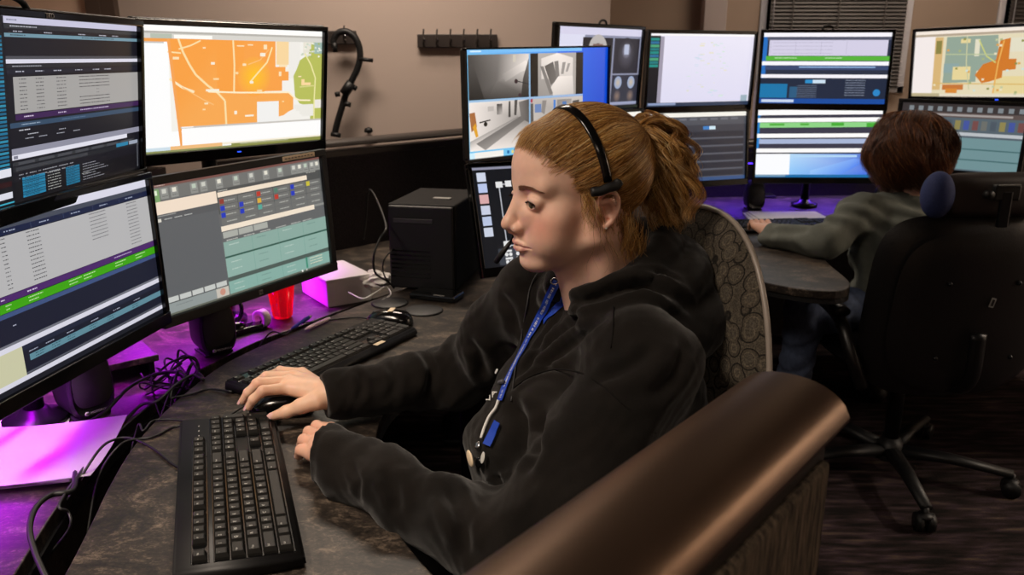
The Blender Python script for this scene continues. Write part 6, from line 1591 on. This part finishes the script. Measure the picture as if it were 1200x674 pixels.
# ================================================================ the woman's patterned chair
def ring_fabric():
    m = bpy.data.materials.new('ring_pattern_fabric'); m.use_nodes = True; nt = m.node_tree; b = nt.nodes['Principled BSDF']; b.inputs['Roughness'].default_value = .9; b.inputs['Specular IOR Level'].default_value = .2
    tc = nt.nodes.new('ShaderNodeTexCoord'); mp = nt.nodes.new('ShaderNodeMapping'); mp.inputs['Scale'].default_value = (4, 38, 38)
    nt.links.new(tc.outputs['Object'], mp.inputs['Vector'])
    v = nt.nodes.new('ShaderNodeTexVoronoi'); v.inputs['Scale'].default_value = 1; v.inputs['Randomness'].default_value = .75; nt.links.new(mp.outputs['Vector'], v.inputs['Vector'])
    cr = nt.nodes.new('ShaderNodeValToRGB'); e = cr.color_ramp.elements; e[0].position = 0; e[0].color = srgb('#4f4940'); e[1].position = 1; e[1].color = srgb('#3a362f')
    for p_, c_ in ((.30, '#4a443b'), (.34, '#5f564a'), (.40, '#484238'), (.50, '#463f36'), (.53, '#1d1a16'), (.57, '#1d1a16'), (.60, '#4f483e')): x = e.new(p_); x.color = srgb(c_)
    nt.links.new(v.outputs['Distance'], cr.inputs['Fac'])
    n = nt.nodes.new('ShaderNodeTexNoise'); n.inputs['Scale'].default_value = 420; n.inputs['Detail'].default_value = 2; nt.links.new(tc.outputs['Object'], n.inputs['Vector'])
    mr = nt.nodes.new('ShaderNodeMapRange'); mr.inputs['From Min'].default_value = .3; mr.inputs['From Max'].default_value = .7; mr.inputs['To Min'].default_value = .45; mr.inputs['To Max'].default_value = 1.3; nt.links.new(n.outputs['Fac'], mr.inputs['Value'])
    vm = nt.nodes.new('ShaderNodeVectorMath'); vm.operation = 'SCALE'; nt.links.new(cr.outputs['Color'], vm.inputs[0]); nt.links.new(mr.outputs[0], vm.inputs['Scale']); nt.links.new(vm.outputs[0], b.inputs['Base Color'])
    bp = nt.nodes.new('ShaderNodeBump'); bp.inputs['Strength'].default_value = .5; bp.inputs['Distance'].default_value = .0015; nt.links.new(n.outputs['Fac'], bp.inputs['Height']); nt.links.new(bp.outputs['Normal'], b.inputs['Normal'])
    return m
M['ring'] = ring_fabric()
M['plain_fab'] = mat('charcoal_fabric', '#2b2824', .9, noise=(300, 300, 300), color2='#3e3a34', bump=(500, .5, .001), spec=.2)
M['piping'] = mat('grey_piping', '#8b8178', .35)
M['leather'] = mat('black_leather', '#121011', .38, bump=(240, .35, .0012))
def outline(w, h, n=64, pw=2.6, taper=0.0, pb=3.2):
    out = []
    for k in range(n):
        a = 2*PI*k/n; c, s_ = math.cos(a), math.sin(a); p = pw if s_ > 0 else pb
        x = math.copysign(abs(c)**(2/p), c)*w/2; y = math.copysign(abs(s_)**(2/p), s_)*h/2
        out.append((x*(1 - taper*(y/h)), y))
    return out
def pad(prof, thick, bulge, bend, mt, m_, cx=0, front=1, rings=9):
    """cushion in the yz plane facing +x; bend wraps its edges forward"""
    vs = []; fs = []; n = len(prof)
    def X(y, z): return bend*(y*y) + .10*z*z*0
    lay = []
    for r_ in range(rings+1):
        q = 1 - r_/rings; edge = math.sqrt(max(0, 1 - q**6)); lay.append((q, thick/2*edge + bulge*(1-q*q)))
    for sgn, order in ((1, lay), (-1, lay)):
        base = len(vs)
        for q, t_ in order:
            for (y, z) in prof: vs.append((cx + X(y*q, z*q) + sgn*t_*(1 if sgn > 0 else .8), y*q, z*q))
        for r_ in range(rings):
            for k in range(n):
                f_ = (base + r_*n+k, base + r_*n+(k+1) % n, base + (r_+1)*n+(k+1) % n, base + (r_+1)*n+k)
                fs.append(f_ if sgn > 0 else f_[::-1])
    m_.add(vs, fs, mt, True)
def star_base(t, mt, r_=.31, rot0=0, z=.0, hub=(0, 0)):
    m_ = MB(); m_.lathe([(.045, .055), (.05, .06), (.042, .10), (.028, .13), (.0, .13)], mt, c=(hub[0], hub[1], 0)); m_.cyl((hub[0], hub[1], .12), (hub[0], hub[1], .43), .024, M['dark_metal']); m_.build('gas_column', t)
    for k in range(5):
        a = rot0 + 2*PI*k/5; c, s_ = math.cos(a), math.sin(a)
        m_ = MB(); m_.tube([(hub[0] + c*.03, hub[1] + s_*.03, .085), (hub[0] + c*r_*.5, hub[1] + s_*r_*.5, .090), (hub[0] + c*r_, hub[1] + s_*r_, .075)], [.030, .024, .018], mt, n=12, flat=.7); lg = m_.build('leg', t)
        m_ = MB(); px_, py_ = hub[0] + c*r_, hub[1] + s_*r_
        for q in (-1, 1): m_.cyl((px_ - s_*q*.008, py_ + c*q*.008, .028), (px_ - s_*q*.026, py_ + c*q*.026, .028), .028, M['plastic'], n=20)
        m_.tube([(px_, py_, .03), (px_, py_, .075)], .009, M['plastic'], n=10); m_.ball((px_, py_, .048), .024, M['plastic'], 14, (1, 1, .55)); m_.build('caster', lg)
ca = math.atan2(-.35, -.937)
C1 = Vector((.285, 1.21, 0)) + Vector((-.937, -.35, 0))*.24
t = thing('office_chair', 'office chair with a ring-patterned fabric back and grey piping, behind the woman', 'chair', (C1.x, C1.y, 0), ca)
pr = outline(.44, .60, pw=2.3, pb=3.0, taper=.10)
bk = MB(); bk.T = Matrix.Translation(Vector((-.245, 0, .830))) @ Matrix.Rotation(R(-2), 4, 'Y')
pad(pr, .045, .018, .55, M['ring'], bk); bk.build('backrest', t)
sh_ = MB(); sh_.T = Matrix.Translation(Vector((-.275, 0, .830))) @ Matrix.Rotation(R(-2), 4, 'Y'); pad(outline(.31, .52, pw=2.3, pb=3.0, taper=.10), .03, .012, .55, M['plain_fab'], sh_); sh_.build('backrest_shell', t)
pi_ = MB(); pi_.T = Matrix.Translation(Vector((-.245, 0, .830))) @ Matrix.Rotation(R(-2), 4, 'Y')
pr2 = outline(.444, .604, pw=2.3, pb=3.0, taper=.10); pi_.tube([(.0 + .55*y*y, y, z) for y, z in pr2 + pr2[:1]],   .0042, M['piping'], n=8, cap=False); o = pi_.build('piping', t); o['label'] = 'pale grey edge piping'
st = MB(); st.T = Matrix.Translation(Vector((.03, 0, .455))) @ Matrix.Rotation(R(-90), 4, 'Y'); pad(outline(.48, .47, pw=3.2, pb=3.2), .07, .01, .0, M['plain_fab'], st); st.build('seat', t)
m_ = MB(); m_.tube(smoothpath([(-.05, 0, .40), (-.25, 0, .40), (-.325, 0, .45), (-.335, 0, .62), (-.325, 0, .80)]), .02, M['dark_metal'], n=10, flat=.5); m_.build('back_bar', t)
m_ = MB(); m_.box((0, 0, .405), (.22, .16, .03), M['dark_metal'], bev=.006); m_.build('mechanism', t)
star_base(t, M['dark_metal'], .29, .3)

# ================================================================ the second worker's tall black chair
t = thing('executive_chair', 'tall black leather chair with a separate headrest, behind the second worker', 'chair', (1.30, 2.50, 0), R(93))
pr = outline(.56, .57, pw=4.6, pb=3.6, taper=.05)
bk = MB(); bk.T = Matrix.Translation(Vector((-.235, 0, .645))) @ Matrix.Rotation(R(-5), 4, 'Y'); pad(pr, .07, .03, .35, M['leather'], bk); bk.build('backrest', t)
m_ = MB(); m_.T = Matrix.Translation(Vector((-.30, 0, .645))) @ Matrix.Rotation(R(-5), 4, 'Y'); pad(outline(.47, .48, pw=4, pb=3, taper=.06), .03, .008, .35, M['leather'], m_); m_.build('back_panel', t)
for (y, z) in ((.10, .10), (-.10, .10), (.11, -.12), (-.11, -.12)):
    m_ = MB(); m_.ball((-.325, y, .645 + z), .007, M['dark_metal'], 10); m_.build('screw', t)
m_ = MB(); m_.T = Matrix.Translation(Vector((-.3275, -.03, .69))) @ Matrix.Rotation(R(-90), 4, 'Z') @ Matrix.Rotation(R(90), 4, 'X'); m_.box((0, 0, 0), (.014, .028, .001), M['dim_mark'], rot=(0, 0, R(-14))); m_.box((0, 0, .0008), (.007, .019, .001), M['leather'], rot=(0, 0, R(-14))); o = m_.build('maker_mark', t); o['label'] = 'small grey slanted mark'
hr = MB(); hr.T = Matrix.Translation(Vector((-.262, -.045, .985))); pad(outline(.36, .125, pw=5, pb=5), .085, .008, .2, mat('brown_vinyl', '#2b2220', .5, bump=(300, .3, .001)), hr); o = hr.build('headrest', t); o['label'] = 'brown-black padded headrest'
M['blue_pad'] = mat('blue_cloth', '#26315c', .8, noise=(300, 300, 300), color2='#313d70', bump=(500, .5, .001))
m_ = MB(); m_.ball((-.262, .135, .985), .066, M['blue_pad'], 24, (.68, .66, 1.0)); o = m_.build('headrest_end', t); o['label'] = 'blue cloth end of the headrest'
m_ = MB(); m_.box((-.322, -.02, 1.00), (.018, .075, .045), M['plastic'], bev=.006); m_.box((-.325, -.02, .955), (.014, .03, .10), M['dark_metal'], bev=.004); m_.cyl((-.335, .03, .995), (-.315, .03, .995), .012, M['plastic']); m_.box((-.333, -.02, 1.022), (.004, .06, .003), M['dim_mark']); m_.build('headrest_bracket', t)
st = MB(); st.T = Matrix.Translation(Vector((.04, 0, .44))) @ Matrix.Rotation(R(-90), 4, 'Y'); pad(outline(.54, .52, pw=3.4, pb=3.4), .10, .015, 0, M['leather'], st); st.build('seat', t)
for s_ in (-1, 1):
    m_ = MB(); m_.tube(smoothpath([(-.22, s_*.26, .40), (-.24, s_*.31, .50), (-.16, s_*.325, .60), (.02, s_*.325, .615), (.12, s_*.32, .56), (.10, s_*.30, .42)]), .019, M['leather'], n=12); ar_ = m_.build('armrest', t)
    m_ = MB(); m_.tube(smoothpath([(-.18, s_*.325, .622), (-.06, s_*.327, .635), (.05, s_*.325, .622)]), .026, M['leather'], n=12, flat=.6); m_.build('arm_pad', ar_)
m_ = MB(); m_.box((0, 0, .385), (.26, .20, .035), M['dark_metal'], bev=.006); m_.tube([(.0, -.1, .385), (.0, -.26, .38)], .006, M['chrome'], n=8); m_.build('mechanism', t)
m_ = MB(); m_.tube(smoothpath([(-.10, 0, .40), (-.26, 0, .40), (-.33, 0, .46), (-.335, 0, .60)]), .024, M['dark_metal'], n=10, flat=.5); m_.build('back_bar', t)
star_base(t, M['plastic'], .36, R(97), hub=(-.02, .03))
# ================================================================ headset on the woman's head (its own thing)
def hw(p): return Vector(toW(np.array([p], float))[0])
t = thing('headset', 'thin black headset with a microphone stalk, worn by the woman', 'headset', tuple(HW)); bpy.context.view_layer.update(); inv = t.matrix_world.inverted() if False else Matrix.Translation(-HW)
def wornpart(name, m_): m_.v = [tuple(inv @ Vector(v)) for v in m_.v]; return m_.build(name, t)
# band: from over the left ear across the crown to the right ear
bp_ = []
for k in range(33):
    a = -1 + 2*k/32; an = a*PI*.53
    x = .012 + .010*(1-abs(a)) - .004*a; D = np.array([x/.09 + .10*(1-abs(a)), math.sin(an), math.cos(an)]); p = hair_r(D, .0065); bp_.append(p)
m_ = MB(); bpw = [Vector(toW(p[None])[0]) for p in bp_]
vs = []; fs = []
for i, p in enumerate(bpw):
    tt = (bpw[min(i+1, 32)] - bpw[max(i-1, 0)]).normalized(); nrm = (p - Vector(toW(HC[None])[0])).normalized(); sd = tt.cross(nrm).normalized()
    w_ = .0058
    for (a, b) in ((-1, -.5), (-1, .5), (-.55, 1), (.55, 1), (1, .5), (1, -.5)): vs.append(p + sd*a*w_ + nrm*b*.0016)
for i in range(32):
    for k in range(6): fs.append((i*6+k, i*6+(k+1) % 6, (i+1)*6+(k+1) % 6, (i+1)*6+k))
fs += [tuple(range(6))[::-1], tuple(range(32*6, 33*6))]; m_.add(vs, fs, M['gloss'], True); wornpart('headband', m_)
m_ = MB(); c_ = bp_[-1]                     # +y end = her left, nearer the camera
c_ = c_ if c_[1] > 0 else bp_[0]
e_ = c_ + np.array([0, .003, 0])
pts = [hw(e_ + np.array([dx, dy, dz])) for dx, dy, dz in ((.026, -.002, -.010), (.014, .001, -.010), (.002, .002, -.007), (-.009, .001, -.006), (-.016, -.001, -.001))]
m_.tube(smoothpath(pts, 5), [.005] + [.0066]*19 + [.005], M['rubber'], n=14); o = wornpart('temple_pad', m_); o['label'] = 'black rubber temple pad'
cr_ = bp_[0] if bp_[0][1] < 0 else bp_[-1]
m_ = MB(); q0 = hw((-.006, -.088, .004)); q1 = hw((-.006, -.104, .004)); m_.tube([q0, q1], [.026, .024], M['rubber'], n=24); m_.tube([hw(cr_), hw((-.004, -.098, .02)), q1], .004, M['gloss'], n=8); wornpart('ear_cup', m_)
mp_ = [hw((-.002, -.106, .0)), hw((.03, -.098, -.022)), hw((.07, -.075, -.042))]
mic_tip = ondepth(581, 307, 1.245); mic_mid = ondepth(598, 284, 1.225)
m_ = MB(); m_.tube(smoothpath(mp_ + [mic_mid], 6), .0018, M['gloss'], n=8); wornpart('microphone_stalk', m_)
m_ = MB(); m_.tube([mic_mid, mic_mid*.4 + mic_tip*.6, mic_tip], [.0030, .0046, .0046], M['rubber'], n=12); wornpart('microphone', m_)
m_ = MB(); q_ = [q1 + Vector((0, 0, -.02)), q1 + Vector((.0, -.02, -.09))]
for (px, py) in ((625, 330), (617, 360), (612, 400), (606, 430), (600, 470)):
    p, n = oncloth(px, py, .003)
    if p is not None: q_.append(p)
m_.tube(smoothpath(q_, 6), .0011, M['gray_plastic'], n=6); wornpart('thin_wire', m_)

# ================================================================ lanyard with keys and badges
M['lan_blue'] = mat('blue_lanyard_ribbon', '#123fb0', .6, bump=(1200, .3, .0005))
M['white_cloth'] = mat('white_ribbon_print', '#d8d8d6', .7)
t = thing('lanyard', 'blue lanyard with white lettering, badges and clips hanging on the hoodie', 'lanyard', (0, 0, 0))
def ribbon(pix, w_, mt, name, off=.0035, th=.0009, dashes=None, parent=None):
    P = []; N_ = []
    path = smoothpath([(x, y, 0) for x, y in pix], 7)
    for q in path:
        p, n = oncloth(q.x, q.y, off)
        if p is not None and (not P or (p - P[-1]).length < .05): P.append(p); N_.append(n)
    if len(P) < 4: return P, N_
    for _ in range(3):
        P = [P[0]] + [(P[i-1] + P[i]*2 + P[i+1])/4 for i in range(1, len(P)-1)] + [P[-1]]; N_ = [N_[0]] + [(N_[i-1] + N_[i]*2 + N_[i+1]).normalized() for i in range(1, len(N_)-1)] + [N_[-1]]
    vs = []; fs = []
    sds = []
    for i, p in enumerate(P):
        tt = (P[min(i+1, len(P)-1)] - P[max(i-1, 0)]).normalized(); sd = tt.cross(N_[i]).normalized(); sds.append((tt, sd))
        vs += [p + sd*w_/2, p - sd*w_/2, p - sd*w_/2 + N_[i]*th, p + sd*w_/2 + N_[i]*th]
    for i in range(len(P)-1):
        for k in range(4): fs.append((i*4+k, i*4+(k+1) % 4, (i+1)*4+(k+1) % 4, (i+1)*4+k))
    n_ = len(P); fs += [(3, 2, 1, 0), (n_*4-4, n_*4-3, n_*4-2, n_*4-1)]
    m_ = MB(); m_.add(vs, fs, mt, False); o = m_.build(name, parent or t)
    if dashes:
        d_ = MB(); r_ = random.Random(9); L = 0
        for i in range(2, len(sds)-2):
            tt, sd = sds[i]; nn_ = N_[i]; seg = (P[i+1] - P[i]).length; c = 0
            while c < seg:
                if r_.random() < .82:
                    p = P[i] + tt*c + nn_*(th + .0002); a = .0009; b = .0014 + r_.random()*.0006
                    d_.add([p - tt*a - sd*b, p + tt*a - sd*b, p + tt*a + sd*b, p - tt*a + sd*b], [(0, 1, 2, 3)], M['white_cloth']); 
                    if r_.random() < .6: d_.add([p - tt*a*.4 - sd*b*.5 + nn_*.0001, p + tt*a*.5 - sd*b*.5 + nn_*.0001, p + tt*a*.5 + sd*b*.5 + nn_*.0001, p - tt*a*.4 + sd*b*.5 + nn_*.0001], [(0, 1, 2, 3)], mt)
                c += .0031
        d_.build('lettering', o)
    return P, N_
P1, N1 = ribbon([(653, 331), (646, 344), (636, 366), (624, 391), (612, 415), (602, 434), (594, 452), (588, 470)], .0125, M['lan_blue'], 'ribbon', dashes=True)
ribbon([(660, 347), (657, 356), (648, 366), (639, 378)], .010, M['lan_blue'], 'ribbon', off=.0025)
ribbon([(586, 497), (580, 510), (573, 524)], .016, M['lan_blue'], 'ribbon', off=.006)
def blob(pix, r_, mt, name, off=.006, sc=(1, 1, .35)):
    p, n = oncloth(*pix, off)
    if p is None: return
    m_ = MB(); q = n.to_track_quat('Z', 'Y').to_euler(); m_.ball(p, r_, mt, 18, sc, q); return m_.build(name, t)
M['grey_rubber'] = mat('grey_rubber', '#4a4a4e', .5)
p, n = oncloth(582, 448, .008)
if p is not None:
    a_, b_2 = (oncloth(578, 446, .010)[0] or p), oncloth(594, 452, .010)[0]
    m_ = MB(); m_.tube([a_, (a_+b_2)/2 + n*.002, b_2], .0042, M['grey_rubber'], n=12, flat=.8); o = m_.build('breakaway_clip', t); o['label'] = 'grey rubber clip'
tr = [oncloth(x, y, .006)[0] for x, y in ((588, 470), (584, 480), (577, 490), (571, 503), (567, 515))]
tr = [q for q in tr if q is not None]
if len(tr) > 2: m_ = MB(); m_.tube(smoothpath(tr, 5), .0022, M['white_cloth'], n=8); m_.build('white_cord', t)
tr = None
blob((563, 524), .006, M['chrome'], 'metal_ring', .006); blob((557, 536), .012, M['cream'], 'round_badge', .008, (1.2, 1, .25)); blob((566, 541), .008, M['gloss'], 'key_fob', .008); blob((572, 536), .004, M['white_mark'], 'key', .010, (1, 2.2, .3))
tr = [oncloth(x, y, .005)[0] for x, y in ((545, 462), (543, 480), (541, 500), (539, 520), (536, 540))]
m_ = MB(); tr = [q for q in tr if q is not None]
if len(tr) > 2: m_.tube(smoothpath(tr, 4), .0017, M['dim_mark'], n=6); m_.build('white_cord', t)
# printed lettering on the chest and the hood's eyelet
def decal(txt, px, py, size, ang, mt, name, label, thick=.0004):
    p, n = oncloth(px, py, .004)
    if p is None: return
    m_ = MB(); ux = Vector((1, 0, 0)); ux = (ux - n*ux.dot(n)).normalized(); uy = n.cross(ux); q = Matrix((ux, uy, n)).transposed().to_4x4(); lv, lf = text_faces(txt, size, thick); m_.T = Matrix.Translation(p) @ q @ Matrix.Rotation(R(ang), 4, 'Z'); m_.add(lv, lf, mt); o = m_.build(name, woman); o['label'] = label
decal('e', 583, 441, .022, 20, M['white_cloth'], 'printed_letter', 'white curved letter printed on the hoodie chest')
decal('VA', 574, 474, .017, 25, M['white_cloth'], 'printed_letter', 'white angular lettering printed on the hoodie chest')
p, n = oncloth(650, 331, .002)
if p is not None:
    m_ = MB(); q = n.to_track_quat('Z', 'Y').to_matrix(); m_.tube([p + q @ Vector((math.cos(a)*.0052, math.sin(a)*.0052, .001)) for a in np.linspace(0, 2*PI, 25)], .0013, M['chrome'], n=8, cap=False); m_.build('eyelet', woman)
# shoulder and sleeve seams
def seam(pix, name='seam'):
    P = [oncloth(x, y, .0006)[0] for x, y in pix]; P = [q for q in P if q is not None]
    if len(P) > 2: m_ = MB(); m_.tube(smoothpath(P, 5), .0011, M['rib'], n=6); m_.build(name, woman)
seam([(719, 360), (719, 375), (718, 392), (716, 408)]); seam([(600, 456), (622, 441), (650, 433), (680, 437), (705, 452), (735, 478), (768, 508)])
# ================================================================ the second worker, seen from behind
H2 = Vector((1.325, 2.745, 1.028)); H2M = np.array(Matrix.Translation(H2) @ Matrix.Rotation(R(90 + 10), 4, 'Z') @ Matrix.Rotation(R(6), 4, 'Y') @ Matrix.Scale(1.0, 4))
b2 = Field(np.arange(.74, 1.62, .008), np.arange(2.36, 3.0, .008), np.arange(.42, 1.0, .008))
N2 = toW(np.array([[-.040, 0, -.16]]), H2M)[0]
LS2, LE2, LW2 = n3((1.155, 2.655, .852)), n3((1.010, 2.565, .775)), n3((.885, 2.72, .765)); RS2, RE2, RW2 = n3((1.475, 2.665, .852)), n3((1.56, 2.80, .78)), n3((1.40, 2.94, .77))
def body2(f, g=0.0, k=.03):
    f.ell((1.315, 2.655, .74), (.165 + g, .105 + g, .16), k); f.ell((1.31, 2.60, .57), (.16 + g, .115 + g, .17), .05)
    f.cone(LS2, N2 + np.array([0, 0, -.012]), .048 + g, .046 + g, k); f.cone(RS2, N2 + np.array([0, 0, -.012]), .052 + g, .048 + g, k)
    f.cone(LS2, LE2, .046 + g, .038 + g, k); f.cone(LE2, LW2, .038 + g, .026 + g*.8, .02); f.cone(RS2, RE2, .046 + g, .038 + g, k); f.cone(RE2, RW2, .038 + g, .026 + g*.8, .02)
body2(b2, -.008); b2.cone(N2 + np.array([0, 0, -.05]), N2, .05, .05, .02); bv_, bq_ = b2.mesh(); del b2
def keyhand(W_, d, sg, z0=.735):
    d = np.array(d)/np.linalg.norm(d); s_ = np.array([-d[1], d[0], 0])*sg
    f = Field(np.arange(W_[0]-.14, W_[0]+.14, .0025), np.arange(W_[1]-.08, W_[1]+.24, .0025), np.arange(z0, W_[2]+.05, .0022))
    for k, (o_, L) in enumerate(((-.030, .062), (-.010, .074), (.010, .070), (.029, .055))):
        mc = W_ + d*.085 + s_*o_ + np.array([0, 0, .012]); f.cone(W_, mc, .020, .011, .012)
        f.chain([mc, mc + d*L*.5 + np.array([0, 0, .010]), mc + d*L*.8 + np.array([0, 0, -.004]), mc + d*L*.92 + np.array([0, 0, -.018])], [.0095, .0085, .0075, .0062], .004)
    f.chain([W_ + d*.02 - s_*.022, W_ + d*.055 - s_*.046 + np.array([0, 0, -.002]), W_ + d*.095 - s_*.048 + np.array([0, 0, -.006])], [.015, .011, .008], .008)
    return f.mesh()
l2, lq2 = keyhand(LW2 + np.array([0, 0, .004]), (-.05, 1, 0), 1, .742); r2, rq2 = keyhand(RW2 + np.array([0, 0, .004]), (-.5, 1, 0), -1, .742)
p2 = npmesh('person', [(toW(HVs, H2M), HF, 0), (l2, lq2, 0), (r2, rq2, 0), (bv_, bq_, 0)], [M['skin']], None, {'tint': np.concatenate([head_tint(HV), skinc(l2, '#c99a82'), skinc(r2, '#c99a82'), skinc(bv_)])})
tag(p2, 'seated person seen from behind, wavy brown hair and grey-green sweatshirt, arm reaching left', 'person')
M['sweat'] = mat('grey_green_sweatshirt', '#5c5f58', .92, noise=(12, 12, 12), color2='#6c6f68', bump=(420, .6, .0015), spec=.15)
s2 = Field(np.arange(.74, 1.66, .0065), np.arange(2.32, 3.04, .0065), np.arange(.42, 1.0, .0065)); body2(s2, .016)
s2.chain([N2 + np.array([math.cos(a)*.058, math.sin(a)*.058, -.0 + .006*math.sin(a)]) for a in np.linspace(0, 2*PI, 22)], [.015]*22, .006)
s2.cone(N2 + np.array([0, .005, -.04]), N2 + np.array([0, 0, .12]), .046, .055, .004, 'sub')
s2.warp(lambda X, Y, Z: .0045*np.sin(46*X + 60*Z + 3*np.sin(22*Y + 14*Z)) + .003*np.sin(90*Y - 40*Z + 2*np.sin(40*X)))
sv_, sq_ = s2.mesh(); del s2; o = npmesh('sweatshirt', [(sv_, sq_, 0)], [M['sweat']], p2)
M['jeans'] = mat('blue_jeans', '#3f4a63', .85, noise=(60, 60, 30), color2='#566380', bump=(900, .5, .001))
j2 = Field(np.arange(.84, 1.66, .009), np.arange(2.34, 3.12, .009), np.arange(.0, .70, .009))
j2.ell((1.31, 2.60, .53), (.18, .13, .10), .03); lk2, rk2 = n3((.975, 2.56, .55)), n3((1.50, 3.00, .55)); lf2, rf2 = n3((1.0, 2.72, .10)), n3((1.48, 3.08, .10))
j2.cone((1.22, 2.58, .53), lk2, .090, .068, .03); j2.cone((1.40, 2.60, .53), rk2, .09, .068, .03); j2.cone(lk2, lf2, .064, .05, .02); j2.cone(rk2, rf2, .064, .05, .02)
j2.warp(lambda X, Y, Z: .004*np.sin(70*X + 40*Y + 2*np.sin(50*Z)))
jv_, jq_ = j2.mesh(); npmesh('jeans', [(jv_, jq_, 0)], [M['jeans']], p2); del j2
for s0 in (lf2, rf2):
    m_ = MB(); sf = Field(np.arange(s0[0]-.10, s0[0]+.10, .008), np.arange(s0[1]-.10, s0[1]+.24, .008), np.arange(-.01, .14, .007)); sf.cone((s0[0], s0[1]-.02, .045), (s0[0], s0[1]+.15, .035), .044, .036, .02); sf.cone(s0, (s0[0], s0[1], .05), .045, .045, .02); sf.half((0, 0, .003), (0, 0, -1)); a_, b__ = sf.mesh(); npmesh('shoe', [(a_, b__, 0)], [M['shoe']], p2)
def shaggy(n=9000, seed=3):
    r_ = np.random.default_rng(seed); S_ = 22; q = np.linspace(0, 1, S_)[None]
    th = r_.uniform(-PI*.70, PI*.70, n) + PI         # around the back; the face stays free
    top = np.stack([-.02 + r_.normal(0, .018, n), r_.normal(0, .016, n), np.full(n, .13)], 1) - HC; top /= np.linalg.norm(top, axis=1, keepdims=True)
    low = np.stack([np.cos(th)*.8, np.sin(th)*.9, r_.uniform(-2.2, -.25, n)], 1); low /= np.linalg.norm(low, axis=1, keepdims=True)
    om = np.arccos(np.clip((top*low).sum(1), -1, 1))[:, None]
    D = (np.sin((1-q)*om)[..., None]*top[:, None] + np.sin(q*om)[..., None]*low[:, None])/np.sin(om)[..., None]
    clump = np.round(th*6 + low[:, 2]*1.5); ph = clump[:, None]*2.1
    lift = .008 + .024*np.sin(q*PI*.62) + (r_.random(n)**2)[:, None]*.014*q + .009*np.sin(q*9 + ph)*q + (.030*((clump*.53) % 1) - .006)[:, None]*np.minimum(1, q*1.6)
    D = D + (.26*np.sin(q*8 + ph)*q)[..., None]*np.stack([-np.sin(th), np.cos(th), np.zeros(n)], 1)[:, None]
    P = hair_r(D, lift); P[..., 2] -= .020*q**2; P += ((P - HC)/np.linalg.norm(P - HC, axis=2, keepdims=True))*(.009*np.sin(7*th[:, None] + 42*P[..., 2] + 2*np.sin(3*th[:, None]))*np.minimum(1, q*1.5) + (.022*((clump*.71) % 1))[:, None]*q**5)[..., None]; a = r_.random(n)[:, None]; b = r_.random(n)[:, None]
    c = lin('#42261a')*(1-a) + lin('#7d4c2e')*a; c = np.where(b > .88, lin('#b07440'), c)*(.45 + 1.2*((clump[:, None]*.37) % 1))
    return P, c
Ps, cs = shaggy(); o = strands('hair', toW(Ps.reshape(-1, 3), H2M).reshape(Ps.shape), np.array([.0006]*17 + [.0005, .0004, .0003, .0002, .0001]), cs, M['hair_brown'], p2); o['label'] = 'shaggy chin-length brown hair'
hc_ = Field(np.arange(-.13, .10, .004), np.arange(-.12, .12, .004), np.arange(-.10, .15, .004)); hc_.ell((-.016, 0, .040), (.100, .088, .094), .01); hc_.ell((-.035, 0, -.01), (.085, .090, .075), .03); hc_.ell((.10, 0, -.03), (.085, .075, .085), .02, 'sub'); hv_, hq_ = hc_.mesh()
npmesh('hair_underlayer', [(toW(hv_, H2M), hq_, 0)], [M['hair_brown']], p2, {'tint': np.tile(lin('#2e1a12'), (len(hv_), 1))})
